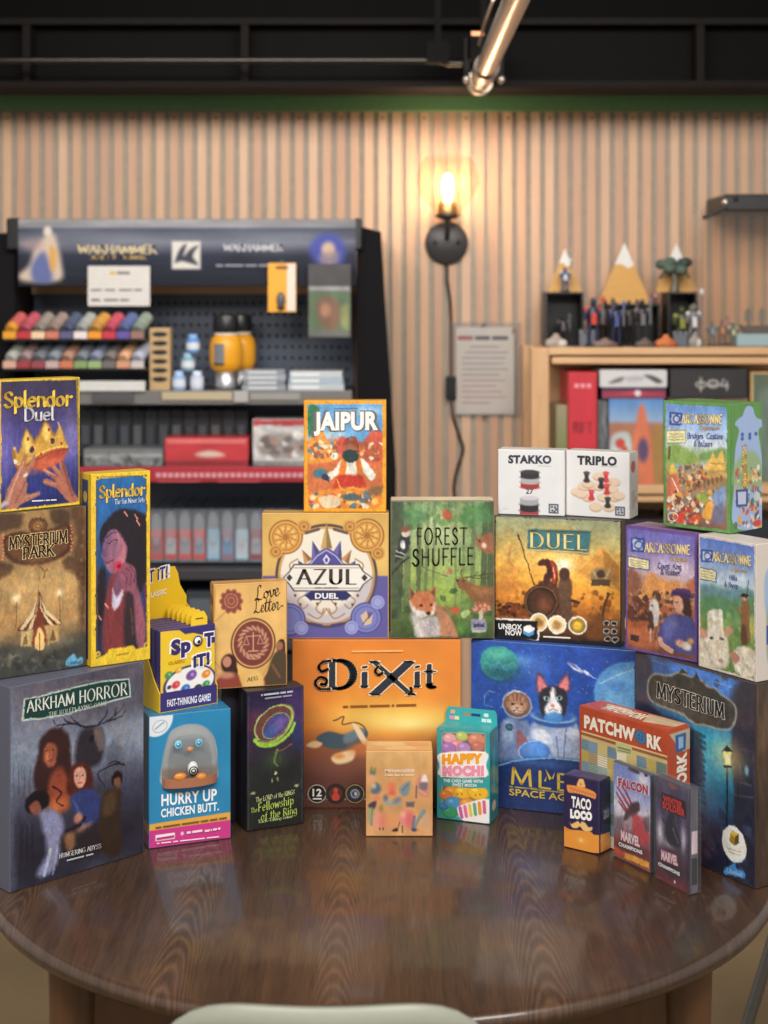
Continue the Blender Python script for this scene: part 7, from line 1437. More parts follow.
def pot_proto(col, cap, label, g):
    r = thing('paint_pot', label, 'paint pot', (0, 0, 0), 0, g)
    # the pot lies back on its slope: its capped end faces out
    d = Vector((0.30, .80, .52)); b0 = Vector((0, 0, .0)); 
    m = MB(); m.tube([b0+d*.022+Vector((0, 0, .02)), b0+d*.078+Vector((0, 0, .02))], [.021, .0205], col, 14); m.build('pot_body', PLASTIC, r)
    m = MB(); m.tube([b0+Vector((0, 0, .02)), b0+d*.006+Vector((0, 0, .02)), b0+d*.022+Vector((0, 0, .02))], [.017, .0195, .0195], cap, 14); m.build('pot_cap', PLASTIC, r)
    return r
def place_pots(xa, xb, zb, cols, row, caps, Y):
    n = len(cols); ords = ('first', 'second', 'third', 'fourth', 'fifth', 'sixth', 'seventh', 'eighth', 'ninth', 'tenth')
    names_ = {(206, 104, 104): 'pink', }
    for i, c in enumerate(cols):
        x = xa+(xb-xa)*(i+.48)/n
        r = pot_proto(c, caps[i], '%s paint pot from the left on the %s sloped tray of the black rack' % (ords[i], row), 'paint pots on the %s sloped tray' % row)
        r.location = (x-.008, Y, zb+.004); ROOTM[r.name] = Matrix.Translation(Vector((x, Y, zb)))
        for ch_ in r.children: ch_.location = (0, 0, 0)
xa, xb, zb = tray(310, 331.5, r1); place_pots(xa, xb, zb, p1, 'upper', [(226, 160, 60)]+[tuple(int(v*.9) for v in c) for c in p1[1:]], 4.895)
xa, xb, zb = tray(345, 361, r2); place_pots(xa, xb, zb, p2, 'lower', [tuple(min(255, int(v*1.1)) for v in c) for c in p2], 4.895)

# ---- things hung on or standing on the rack
pg = thing('price_sheet', 'white printed sheet clipped below the picture header of the black rack', 'sign', W(118, 306, 4.915)); a0, a1 = W(88, 266, 4.915), W(150, 306, 4.915)
m = MB(); m.box(a0.x, a1.x, 4.912, 4.916, a1.z, a0.z, (214, 210, 206)); m.build('sheet', MATTE, pg, True)
m = MB()
def wd(x0, x1, y, hh, cc, Y=4.9112): u = W(x0, y, Y); v = W(x1, y+hh, Y); m.box(u.x, v.x, Y, Y+.0006, v.z, u.z, cc)
wd(110, 116, 271.5, 3, (214, 180, 70)); wd(117, 130, 271.5, 3, (130, 126, 130))
for x0, x1 in ((91, 102), (105, 115), (119, 132), (134, 142)): wd(x0, x1, 289, 2, (120, 116, 120))
for x0, x1 in ((91, 100), (104, 118), (120, 129)): wd(x0, x1, 299, 2, (100, 96, 100))
m.build('printed_lines', INK, pg, True)
hg = thing('hanging_pack', 'yellow hanging blister pack on the pegboard of the black rack', 'hanging pack', W(282, 312, 4.91)); a0, a1 = W(268, 263, 4.91), W(296, 312, 4.91)
m = MB(); m.box(a0.x, a1.x, 4.91, 4.914, a1.z, a0.z, (238, 168, 44)); m.build('backing_card', CARD, hg, True)
m = MB(); q0, q1 = W(287, 264, 4.909), W(295.5, 311, 4.909); m.box(q0.x, q1.x, 4.908, 4.9095, q1.z, q0.z, (226, 214, 200)); q0, q1 = W(276, 266, 4.909), W(288, 269, 4.909); m.box(q0.x, q1.x, 4.907, 4.9095, q1.z, q0.z, (120, 80, 40)); m.build('card_print', INK, hg, True)
q = W(281, 300, 4.91); m = MB(); m.ball((q.x, 4.905, q.z), (.014, .012, .026), (90, 90, 96)); m.ball((q.x, 4.903, q.z-.022), (.012, .01, .01), (50, 50, 54)); m.build('tool_in_blister', PLASTIC, hg, True)
m = MB(); q = W(282, 263, 4.91); m.tube([(q.x, 4.90, q.z+.003), (q.x, 4.929, q.z+.004)], .003, (160, 160, 160)); m.build('peg_hook', METAL, hg, True)
hg = thing('hanging_pack', 'dark green picture pack hanging at the right end of the pegboard', 'hanging pack', W(330, 338, 4.905)); a0, a1 = W(308, 264, 4.905), W(351, 338, 4.905)
m = MB(); m.box(a0.x, a1.x, 4.905, 4.917, a1.z, a0.z, (58, 56, 60)); m.build('pack_card', CARD, hg, True, bevel=.002)
fbq = FakeBox(); fbq.root = hg; fbq.w = a1.x-a0.x; fbq.h = a0.z-a1.z; fbq.d = .01
hq = Panel(fbq, 'front', None, res=300); hq.O = hq.O+(ROOTM[hg.name].inverted() @ Vector(((a0.x+a1.x)/2, 4.905, a1.z)))
hq.fill((62, 60, 62)).poly([(2, 36), (98, 36), (98, 98), (2, 98)], (84, 108, 76)).poly([(20, 50), (50, 44), (74, 56), (70, 84), (46, 92), (24, 74)], (120, 86, 66), True, 1, 5).ell((40, 62), 12, 9, (170, 120, 90), 4).poly([(78, 60), (96, 56), (96, 90), (80, 84)], (150, 150, 90), True, .8, 5).poly([(2, 30), (98, 30), (98, 36), (2, 36)], (150, 150, 152)).poly([(2, 88), (98, 90), (98, 98), (2, 98)], (100, 100, 100), False, .8).noise(.15, 5); hq.done('pack_picture')
m = MB(); q = W(330, 264, 4.91); m.tube([(q.x, 4.895, q.z+.003), (q.x, 4.929, q.z+.004)], .003, (160, 160, 160)); m.build('peg_hook', METAL, hg, True)
# tan tower with oval slots
tw = thing('slot_tower', 'tan wooden tower of six black oval slots standing on the rack shelf', 'pot holder', (W(159.5, 390, 4.95).x, 4.95, Z1)); a0, a1 = W(149.5, 328, 4.93), W(170, 391, 4.93)
m = MB(); m.box(a0.x, a1.x, 4.93, 4.99, Z1+.0005, a0.z, (196, 166, 124)); m.build('tower_body', MATTE, tw, True, bevel=.002)
for k in range(6):
    q = W(159.8, 334+k*9, 4.9295); m = MB(); vs_ = []
    for i in range(20):
        an = 2*math.pi*i/20; vs_.append((q.x+.025*math.cos(an), 4.9292-.0004, q.z+.0095*(math.sin(an) if math.sin(an) < 0 else .75*math.sin(an))))
    m.add(vs_, [tuple(range(20))], (22, 20, 20)); m.build('slot', INK, tw, True)
# small blue bottles
lb = ['small pale blue bottle at the left of the rack shelf, beside the tan tower', 'small pale blue bottle right of the lower left one on the rack shelf', 'small blue bottle standing on the two lower bottles', 'topmost small blue bottle of the little pile on the rack shelf']
for k, (x, y0, y1, cc) in enumerate(((179, 371, 390, (150, 180, 220)), (197, 371, 390, (190, 202, 222)), (188, 355, 371, (130, 170, 190)), (193, 337, 355, (104, 150, 206)))):
    q = W(x, y1, 4.95); zb = Z1+.0005+[0, 0, .0625, .1195][k]; hh = [.061, .061, .056, .06][k]
    r = thing('paint_bottle', lb[k], 'bottle', (q.x, 4.95, zb), 0, 'blue bottles on the rack shelf')
    m = MB(); m.lathe([(0, 0), (.021, 0), (.022, .003), (.022, hh*.7), (.014, hh*.78), (0, hh*.78)], cc, (0, 0, 0), 16); m.build('bottle_body', PLASTIC, r)
    m = MB(); m.lathe([(.015, hh*.78), (.015, hh), (0, hh)], tuple(min(255, v+26) for v in cc), (0, 0, 0), 16); m.build('bottle_cap', PLASTIC, r)
    m = MB(); m.lathe([(.0224, hh*.2), (.0224, hh*.55)], (220, 226, 236), (0, 0, 0), 16); m.build('bottle_label', CARD, r)
# spray bottles
for k, (x, Y, lbl) in enumerate(((226, 4.95, 'orange spray can with a black cap and grey label, front one on the rack shelf'), (239.5, 5.065, 'orange spray can half hidden behind the front one on the rack shelf'))):
    q = W(x, 392, Y); r = thing('spray_can', lbl, 'spray can', (q.x, Y, Z1+.0005), 0, 'orange spray cans'); rr = .053
    m = MB(); m.lathe([(0, 0), (rr*.66, 0), (rr*.68, .01), (rr*.68, .06), (rr*.5, .062), (0, .062)], (196, 196, 200), (0, 0, 0), 24); m.build('can_foot', METAL, r)
    m = MB(); m.lathe([(rr*.68, .06), (rr*.9, .07), (rr, .09), (rr, .14), (rr*.9, .165), (rr*.66, .178), (0, .178)], (234, 164, 36), (0, 0, 0), 24); m.build('can_body', PLASTIC, r)
    m = MB(); m.lathe([(rr*.7, .176), (rr*.74, .181), (rr*.7, .187), (0, .187)], (214, 206, 196), (0, 0, 0), 24); m.build('collar', PLASTIC, r)
    m = MB(); m.lathe([(rr*.74, .185), (rr*.78, .19), (rr*.76, .238), (rr*.68, .244), (0, .244)], (28, 28, 30), (0, 0, 0), 24); m.build('cap', PLASTIC, r)
    m = MB(); an = [math.radians(250+40*i/8-20) for i in range(9)]; m.add([(1.01*rr*math.cos(t), 1.01*rr*math.sin(t), z) for z in (.085, .15) for t in an], [(i, i+1, i+10, i+9) for i in range(8)], (120, 124, 130), True); m.add([(1.02*rr*math.cos(t), 1.02*rr*math.sin(t), z) for z in (.082, .088) for t in an], [(i, i+1, i+10, i+9) for i in range(8)], (40, 36, 34), True); m.build('can_label', CARD, r)
# silver packs
for k in range(4):
    a0, a1 = W(242, 0, 4.93), W(286, 0, 4.93); z = Z1+.0005+.0165*k; xo = .004*(k % 2)
    r = thing('flat_box', ('lowest', 'second lowest', 'second from top', 'topmost')[k]+' flat grey box in the pile right of the orange spray cans', 'box', (a0.x, 4.93, z), 0, 'flat grey boxes on the rack shelf')
    m = MB(); m.box(a0.x+xo, a1.x-xo, 4.93, 5.05, z, z+.016, [(150, 156, 166), (130, 136, 148), (160, 166, 176), (140, 148, 160)][k]); m.build('carton', METAL if False else GLOSSCARD, r, True, bevel=.001)
    m = MB(); m.box(a0.x+.02, a1.x-.03, 4.9294, 4.9299, z+.004, z+.012, (206, 210, 214)); m.build('end_label', INK, r, True)
for k in range(3):
    a0, a1 = W(288, 0, 4.93), W(344, 0, 4.93); z = Z1+.0005+.0205*k
    r = thing('flat_box', ('lowest', 'middle', 'topmost')[k]+' pale blue-grey tray in the pile at the right end of the rack shelf', 'box', (a0.x, 4.93, z), 0, 'pale trays on the rack shelf')
    m = MB(); m.box(a0.x+.003*k, a1.x-.003*k, 4.93, 5.08, z, z+.02, [(190, 196, 202), (170, 186, 202), (196, 202, 206)][k]); m.build('carton', GLOSSCARD, r, True, bevel=.001)
    m = MB(); m.box(a0.x+.012, a0.x+.1, 4.9294, 4.9299, z+.005, z+.015, (226, 230, 232)); m.build('end_label', INK, r, True)
# second tier: hanging dark packs, boxes
n = 13
for k in range(n):
    x0 = 80+k*13.0; a0, a1 = W(x0, 411, 5.08), W(x0+12, 448, 5.08)
    r = thing('small_pack', 'dark small pack %s from the left, hanging under the grey rail' % ('first second third fourth fifth sixth seventh eighth ninth tenth eleventh twelfth thirteenth'.split()[k]), 'hanging pack', (a0.x, 5.08, a1.z), 0, 'dark packs under the grey shelf rail')
    m = MB(); m.box(a0.x, a1.x, 5.08, 5.09, a1.z, a0.z, [(58, 62, 70), (48, 52, 58), (66, 70, 78)][k % 3]); m.build('backing_card', CARD, r, True)
    m = MB(); m.box(a0.x+.006, a1.x-.006, 5.066, 5.0795, a1.z+.012, a0.z-.045, [(90, 96, 106), (74, 80, 88), (110, 112, 116)][(k*5) % 3]); m.build('blister', GLOSSCARD, r, True, bevel=.003)
    m = MB(); q = (a0.x+a1.x)/2; m.tube([(q, 5.05, a0.z+.003), (q, 5.233, a0.z+.006)], .002, (120, 120, 120), 6); m.build('peg_hook', METAL, r, True)
def rackbox(label, x0, y0, x1, Y0, dd, zb, col, art=None, lid=None, g=None):
    a = W(x0, y0, Y0); b2 = W(x1, y0, Y0); h = a.z-zb; r = thing('model_kit_box', label, 'box', ((a.x+b2.x)/2, Y0, zb), 0, g)
    w_ = b2.x-a.x; m = MB(); m.box(-w_/2, w_/2, 0, dd, 0, h*.45, tuple(int(v*.7) for v in col)); m.build('tray', CARD, r, bevel=.001)
    m = MB(); m.box(-w_/2-.001, w_/2+.001, -.001, dd+.001, h*.25, h, col); m.build('lid', CARD, r, bevel=.0015)
    f = FakeBox(); f.root = r; f.w = w_; f.h = h; f.d = dd; q = Panel(f, 'front', None, res=300); q.O = q.O+Vector((0, -.0012, 0))
    if art: art(q); q.done('front_panel')
    return r
z2 = Z2+.0005
rackbox('grey model box lying on the red-lipped shelf, left of the red one', 84, 449, 163, 4.93, .2, z2, (120, 122, 124), lambda q: q.fill((120, 124, 126)).poly([(0, 30), (100, 25), (100, 45), (0, 50)], (170, 172, 174), False, .8, 2).specks(24, [(70, 74, 78), (160, 160, 158)], 3, 7, 5, 50, 95, 95))
rackbox('red model box lying on the red-lipped shelf of the black rack', 165, 438, 248, 4.92, .14, z2, (196, 52, 60), lambda q: q.fill((200, 54, 62)).poly([(2, 2), (98, 2), (98, 18), (2, 18)], (226, 110, 110)).poly([(36, 58), (50, 44), (64, 48), (72, 62), (50, 68)], (222, 196, 180), True, 1, 3).poly([(0, 80), (100, 78), (100, 98), (0, 98)], (150, 40, 50)).noise(.1, 4))
rackbox('white-fronted model box with a red top edge on the rack', 253, 419, 318, 4.95, .15, z2, (190, 190, 188), lambda q: q.fill((206, 204, 202)).poly([(0, 0), (100, 0), (100, 14), (0, 12)], (176, 60, 66)).poly([(8, 50), (30, 30), (70, 34), (94, 56), (80, 80), (20, 84)], (150, 144, 142), True, 1, 5).specks(26, [(110, 100, 100), (226, 222, 220), (170, 130, 120)], 3, 8, 10, 30, 92, 86).poly([(0, 90), (100, 90), (100, 100), (0, 100)], (140, 136, 134)))
# third tier: clear blister packs
cols3 = [((150, 120, 126), (200, 90, 90)), ((170, 174, 180), (196, 90, 90)), ((150, 154, 164), (206, 96, 92)), ((140, 150, 164), (206, 90, 90)), ((170, 190, 206), (150, 190, 214)), ((120, 150, 180), (150, 120, 140)), ((190, 196, 204), (176, 206, 220)), ((160, 164, 174), (150, 80, 90)), ((190, 190, 196), (206, 96, 96)), ((150, 160, 170), (170, 190, 200))]
for k in range(10):
    x0 = 150+k*14.2; a0, a1 = W(x0, 509, 5.0), W(x0+13.4, 562, 5.0); w_ = a1.x-a0.x
    r = thing('blister_pack', '%s clear blister pack from the left below the red shelf lip' % ('first second third fourth fifth sixth seventh eighth ninth tenth'.split()[k]), 'blister pack', ((a0.x+a1.x)/2, 5.0, a1.z), 0, 'clear blister packs below the red shelf lip'); h_ = a0.z-a1.z
    m = MB(); m.box(-w_/2, w_/2, 0, .003, 0, h_, (120, 126, 136)); m.build('backing_card', CARD, r)
    m = MB(); m.box(-w_/2+.002, w_/2-.002, -.0008, -.0002, .01, h_*.62, cols3[k][1]); m.box(-w_/2+.006, w_/2-.006, -.0012, -.0008, h_*.15, h_*.45, cols3[k][0]); m.build('card_print', INK, r)
    m = MB(); m.ball((0, -.012, h_*(.62+.03*(k % 3))), (w_*.40, .0105, h_*.32), (216, 222, 230)); m.build('clear_blister', material('hazy plastic', .1, kind='clear', alpha=.14), r)
    m = MB(); m.tube([(0, -.03, h_+.004), (0, .233, h_+.008)], .002, (140, 140, 140), 6); m.build('peg_hook', METAL, r)
for k in range(3):
    a0, a1 = W(140+k*46, 0, 4.93), W(182+k*46, 0, 4.93); zb = Z4+.0005; hh = .15
    r = thing('model_kit_box', ('left', 'middle', 'right')[k]+' dark model box on the lowest rack shelf', 'box', ((a0.x+a1.x)/2, 4.93, zb), 0, 'dark boxes low on the rack'); w_ = a1.x-a0.x
    m = MB(); m.box(-w_/2, w_/2, 0, .2, 0, hh, [(60, 54, 74), (54, 60, 70), (70, 56, 66)][k]); m.build('carton', CARD, r, bevel=.0015); m = MB(); m.box(-w_/2+.01, w_/2-.01, -.0008, -.0002, hh*.4, hh*.85, [(96, 90, 120), (90, 100, 110), (120, 96, 106)][k]); m.build('front_print', INK, r)

# ================================================================== the oak shelf on the right
BY = 4.93
sh = thing('oak_bookcase', 'pale oak bookcase with miniatures on top', 'bookcase', (1.0, 5.1, 0))
def V(x, y, Y=BY): return at(x, y, Y)
def sb(name, x0, y0, x1, y1, Y0, Y1, mat=OAKH, bev=.003):
    m = MB(); a, b2 = V(x0, y0, Y0), V(x1, y1, Y0); m.box(a.x, b2.x, Y0, Y1, b2.z, a.z, (210, 166, 122)); return m.build(name, mat, sh, True, bevel=bev)
sb('top_board', 549, 347.5, 800, 355, BY, 5.27); sb('front_rail', 552, 357, 800, 364, BY+.01, BY+.03); sb('under_board', 552, 357, 800, 362, BY+.03, 5.27)
m = MB(); a, b2 = V(531, 348, BY), V(549, 700, BY); m.box(a.x, b2.x, BY-.005, BY+.05, .0, a.z, (206, 160, 116)); m.build('post', OAKV, sh, True, bevel=.004)
m = MB(); m.box(a.x, b2.x, 5.22, 5.275, .0, a.z, (206, 160, 116)); m.build('post', OAKV, sh, True, bevel=.004)
m = MB(); a, b2 = V(795, 348, BY), V(812, 700, BY); m.box(a.x, b2.x, BY-.005, BY+.05, .0, a.z, (206, 160, 116)); m.build('post', OAKV, sh, True, bevel=.004)
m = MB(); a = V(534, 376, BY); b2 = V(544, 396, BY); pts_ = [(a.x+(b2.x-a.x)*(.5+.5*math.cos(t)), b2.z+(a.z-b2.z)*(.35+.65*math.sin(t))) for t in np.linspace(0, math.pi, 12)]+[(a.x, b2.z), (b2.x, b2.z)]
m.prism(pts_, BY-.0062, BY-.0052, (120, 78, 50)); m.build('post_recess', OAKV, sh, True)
sb('middle_board', 552, 485, 800, 494, BY, 5.27); sb('middle_rail', 552, 496, 800, 502, BY+.01, BY+.03)
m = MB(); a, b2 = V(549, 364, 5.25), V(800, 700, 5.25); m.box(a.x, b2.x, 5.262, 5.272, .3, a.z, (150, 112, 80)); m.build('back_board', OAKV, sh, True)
sb('lower_board', 552, 620, 800, 629, BY, 5.27)
ZT = V(549, 347.5).z+.0005; ZM = V(552, 485).z+.0005
def book(label, x0, x1, y0, Y0, dd, col, art=None, zb=None, cat='game box', res=300, name='shelf_box', yb=None, g=None):
    zb = zb if zb is not None else ZM; a, b2 = V(x0, y0, Y0), V(x1, y0, Y0); h = a.z-zb; w_ = b2.x-a.x
    r = thing(name, label, cat, ((a.x+b2.x)/2, Y0, zb), 0, g); m = MB(); m.box(-w_/2, w_/2, 0, dd, 0, h, col); m.build('carton', CARD, r, bevel=.002)
    f = FakeBox(); f.root = r; f.w = w_; f.h = h; f.d = dd; q = Panel(f, 'front', None, res=res)
    if art: art(q)
    else: q.fill(col)
    q.done('spine_panel'); return r, q, zb+h+.0005
r, q, _ = book('upright red box with dark spine letters on the oak shelf', 568.5, 597, 372, 4.95, .25, (206, 44, 58), lambda q: q.fill((208, 46, 60)).noise(.05, 4))
q.text('spine_lettering', 'RIFT', (14, 54), (86, 54), 9, (110, 36, 46), dict(SER, space=.12))
for x in (16, 42, 66): q.poly; 
m = MB()
for u in (.2, .42, .64):
    P_ = q.O+q.U*u+q.V*.1-Vector((0, .0004, 0)); m.box(P_.x, P_.x+.014, P_.y-.0004, P_.y, P_.z-.014, P_.z, (236, 150, 160))
m.build('spine_marks', INK, r)
book('thin grey spine at the far left of the oak bookcase shelf', 556, 567.5, 405, 4.97, .2, (140, 130, 96), lambda q: q.vgrad([(0, (160, 150, 120)), (.5, (130, 140, 90)), (1, (150, 110, 80))]))
r, q, z_ = book('upright box with a red figure under a blue sky', 609, 664, 399, 4.94, .2, (90, 130, 190), lambda q: q.vgrad([(0, (84, 140, 206)), (.25, (150, 180, 220)), (.3, (180, 120, 90)), (1, (206, 110, 80))]).poly([(40, 100), (46, 40), (60, 4), (74, 40), (80, 100)], (222, 120, 84), True, 1, 3).ell((62, 60), 10, 14, (90, 70, 110), 3).poly([(4, 44), (36, 40), (38, 70), (6, 74)], (190, 206, 206), True, 1, 3).ell((20, 52), 9, 6, (206, 70, 60), 2).ell((28, 60), 6, 5, (206, 70, 60), 2).poly([(80, 40), (100, 36), (100, 100), (84, 100)], (170, 130, 70), True, 1, 3).noise(.1, 5))
r, q, z_ = book('flat navy and red box lying under the flat white box', 602, 666, 387.5, 4.94, .22, (60, 50, 96), lambda q: q.vgrad([(0, (40, 44, 80)), (.5, (170, 50, 70)), (1, (120, 60, 90))]).poly([(20, 60), (50, 30), (80, 60)], (206, 70, 80)).ell((56, 50), 5, 30, (230, 220, 226), 2), zb=z_)
r, q, z_ = book('flat white box with dark wing shapes, lying under the bookcase top', 600, 667, 370, 4.94, .22, (206, 206, 208), lambda q: q.fill((208, 208, 210)).poly([(12, 78), (24, 50), (36, 40), (30, 70)], (110, 104, 104), True, 1, 2).poly([(66, 28), (80, 34), (94, 66), (86, 78), (76, 56)], (70, 72, 80), True, 1, 2).poly([(40, 40), (64, 36), (62, 62), (42, 66)], (170, 168, 176), True, .8, 3), zb=z_)
book('grey stone-patterned spine beside the red box on the oak shelf', 598, 608, 400, 4.95, .2, (90, 92, 96), lambda q: q.fill((100, 102, 104)).noise(.5, 8))
r0, q, z_ = book('upright brown box behind the green castle box on the oak shelf', 668, 748, 397.5, 4.96, .2, (120, 96, 84), lambda q: q.fill((120, 100, 88)).noise(.3, 5))
r, q, z_ = book('flat black box with pale symbols lying under the bookcase top', 670, 747, 369, 4.95, .24, (46, 44, 48), lambda q: q.fill((48, 46, 50)).noise(.1, 4).ring((40, 55), 6, 10, 2.5, (200, 196, 190)).line([(40, 30), (40, 78)], 2.5, (200, 196, 190)).ring((56, 52), 7, 12, 3, (200, 196, 190)).line([(50, 56), (62, 56)], 2.5, (200, 196, 190)).line([(70, 36), (66, 58), (76, 58)], 2.5, (200, 196, 190)).line([(74, 44), (74, 74)], 2.5, (200, 196, 190)), zb=z_)
r, q, _ = book('upright pale-framed box at the right end of the oak shelf', 751, 790, 372, 4.95, .2, (196, 160, 110), lambda q: q.fill((96, 110, 90)).frame(8, (206, 170, 116)).poly([(20, 20), (90, 20), (90, 90), (20, 90)], (110, 130, 120), True, .8, 5).noise(.2, 4))
for k in range(4):
    x0 = 553+k*60; book(('first', 'second', 'third', 'fourth')[k]+' dark box from the left on the lower bookcase shelf', x0, x0+54, 520, 4.97, .25, [(52, 50, 60), (44, 44, 50), (60, 52, 50), (40, 46, 56)][k], zb=V(552, 620).z+.0005, g='dark boxes on the lower bookcase shelf')

# ---- black display cubes with plywood mountains
def peak(name, label, x0, x1, yb, yt, Y, tip=.3, zb=None, col=(222, 170, 96)):
    a, b2 = V(x0, yb, Y), V(x1, yb, Y); zt = V(x0, yt, Y).z; zb = a.z if zb is None else zb; w_ = b2.x-a.x; h = zt-zb
    r = thing(name, label, 'plywood mountain', ((a.x+b2.x)/2, Y, zb)); T = .012; t_ = 1-tip
    m = MB(); m.prism([(-w_/2, 0), (w_/2, 0), (w_/2*tip, h*t_), (w_/5*tip, h*t_-.012), (-w_/5*tip, h*t_+.004), (-w_/2*tip, h*t_)], 0, T, col); m.build('plywood_slope', OAKH if False else grain_mat('birch ply '+label[:12], tuple(int(v*.9) for v in col), col, (10, 10, 50)), r)
    m = MB(); m.prism([(-w_/2*tip, h*t_), (-w_/5*tip, h*t_+.004), (w_/5*tip, h*t_-.012), (w_/2*tip, h*t_), (0, h)], 0, T, (232, 230, 226)); m.build('snow_cap', MATTE, r); return r
def cube(label, x0, x1, y0, Y, dd):
    a, b2 = V(x0, y0, Y), V(x1, y0, Y); h = a.z-ZT; w_ = b2.x-a.x; r = thing('display_cube', label, 'display cube', ((a.x+b2.x)/2, Y, ZT)); t = .006
    m = MB(); m.box(-w_/2, w_/2, dd-t, dd, 0, h, (18, 18, 20)); m.box(-w_/2, -w_/2+t, 0, dd-t, 0, h, (26, 26, 28)); m.box(w_/2-t, w_/2, 0, dd-t, 0, h, (26, 26, 28)); m.box(-w_/2+t, w_/2-t, 0, dd-t, 0, t, (26, 26, 28)); m.build('cube_shell', STEEL, r)
    m = MB(); m.box(-w_/2+t, w_/2-t, 0, dd-t, h-t, h, (30, 30, 32)); m.build('cube_top', STEEL, r); return ZT+h+.0006
zc1 = cube('open black display cube at the left end of the bookcase top', 545.5, 583.5, 292, 5.02, .12); zc2 = cube('open black display cube under the tree figure', 668, 697, 292, 5.05, .12)
zc3 = cube('low wide black display stand in the middle of the bookcase top', 604, 660, 304, 5.10, .10)
peak('plywood_mountain', 'small plywood mountain with a snow cap on the left black cube', 548, 582, 291, 249, 5.10, .34, zc1); peak('plywood_mountain', 'tallest plywood mountain with a white snow cap, middle of the bookcase top', 598, 651, 304, 243, 5.19, .36, zc3, (226, 172, 92)); peak('plywood_mountain', 'plywood mountain half hidden by the dark tree figure', 655, 698, 292, 244, 5.13, .38, zc2)

# ---- painted figures
def figure(label, x, z, Y, h, body, accent, base=(34, 32, 32), weapon=0, wide=1.0, cloak=None, cat='figurine'):
    q = V(x, 300, Y); r = thing('figurine', label, cat, (q.x, Y, z), 0, 'painted figurines on the bookcase'); body = tuple(int(v*.75) for v in body); rb = h*.19*wide
    m = MB(); m.lathe([(0, 0), (rb, 0), (rb*.92, h*.06), (0, h*.06)], base, (0, 0, 0), 16); m.build('base', PLASTIC, r)
    m = MB(); s_ = h*wide
    for sx in (-1, 1): m.tube([(sx*.09*s_, 0, h*.06), (sx*.10*s_, -.01*h, h*.25), (sx*.06*s_, 0, h*.46)], [.05*s_, .045*s_, .07*s_], body, 8)
    m.tube([(0, 0, h*.42), (0, 0, h*.56), (0, 0, h*.74), (0, 0, h*.8)], [.10*s_, .105*s_, .14*s_, .06*s_], body, 10)
    for sx in (-1, 1): m.tube([(sx*.14*s_, 0, h*.73), (sx*.2*s_, -.04*h, h*.58), (sx*.17*s_, -.14*h, h*.54)], [.06*s_, .045*s_, .035*s_], body, 8)
    m.ball((0, -.01*h, h*.88), (.075*s_, .08*s_, .09*h), body, 10, 7); m.build('body', PLASTIC, r)
    m = MB()
    for sx in (-1, 1): m.ball((sx*.15*s_, 0, h*.74), (.07*s_, .07*s_, .06*h), accent, 8, 6)
    m.box(-.06*s_, .06*s_, -.15*h, -.12*h, h*.44, h*.66, accent); m.build('armour_plates', PLASTIC, r)
    if weapon:
        m = MB(); m.tube([(.2*s_, -.15*h, h*(.2 if weapon > 1 else .45)), (.2*s_, -.15*h, h*(1.25 if weapon > 1 else .95))], .02*h, (120, 120, 126), 6); m.ball((.2*s_, -.15*h, h*(1.22 if weapon > 1 else .92)), (.05*h, .02*h, .08*h), accent, 8, 6); m.build('weapon', PLASTIC, r)
    if cloak:
        m = MB(); m.prism([(-.16*s_, h*.1), (.16*s_, h*.1), (.1*s_, h*.78), (-.1*s_, h*.78)], .11*h, .13*h, cloak); m.build('cloak', FABRIC, r)
    return r
figure('blue-grey figurine with a raised white blade on the left black cube', 565, zc1, 5.06, .085, (110, 124, 160), (200, 206, 220), weapon=2)
figure('dark figurine inside the left black cube', 563, ZT+.0065, 5.06, .10, (54, 50, 54), (90, 84, 86), weapon=1)
figure('dark blue and red figurine, left of the middle stand', 593, ZT, 4.965, .165, (52, 62, 96), (196, 60, 50), weapon=1, wide=.85, cloak=(120, 44, 44))
figure('dark brown figurine second from the left cube', 604, ZT, 5.04, .16, (60, 46, 44), (90, 66, 60), weapon=1, wide=.8)
figure('navy figurine in front of the tallest plywood mountain', 616, ZT, 4.965, .150, (48, 56, 92), (70, 84, 140), weapon=1, wide=.72)
figure('black figurine right of the navy one, before the tallest mountain', 629, ZT, 5.04, .155, (38, 36, 40), (80, 70, 70), weapon=1, wide=.72)
figure('dark grey figurine at the right foot of the tallest mountain', 642, ZT, 4.965, .160, (54, 52, 58), (110, 104, 108), weapon=1, wide=.72)
figure('red and dark figurine on the right end of the middle stand', 655, zc3, 5.13, .05, (176, 60, 52), (206, 196, 190))
figure('green-yellow figurine at the front of the right black cube', 682, ZT, 5.03, .135, (96, 104, 60), (150, 150, 70), weapon=1)
figure('pale figurine with a lance beside the right black cube', 693.5, ZT, 4.985, .145, (150, 150, 152), (206, 206, 210), weapon=2, wide=.8)
# tree-like monster on the right cube
q = V(674, 292, 5.08); r = thing('tree_figure', 'dark green tree-like figure standing on the right black cube', 'figurine', (q.x, 5.075, zc2)); m = MB()
m.tube([(0, 0, .0), (.004, 0, .03), (-.002, 0, .07)], [.018, .012, .012], (86, 80, 66), 8)
for sx in (-1, 1): m.tube([(0, 0, .05), (sx*.03, 0, .07), (sx*.05, -.01, .045)], [.01, .008, .005], (86, 80, 66), 6)
m.build('trunk', PLASTIC, r); m = MB()
for k in range(12):
    an = k*2.399; rr = .04*math.sqrt((k+.5)/12); m.ball((rr*1.25*math.cos(an), rr*.5*math.sin(an), .085+.014*math.sin(k*1.7)), (.022, .02, .017), [(72, 92, 84), (88, 104, 92), (60, 76, 72)][k % 3], 9, 6)
m.build('crown', MATTE, r)
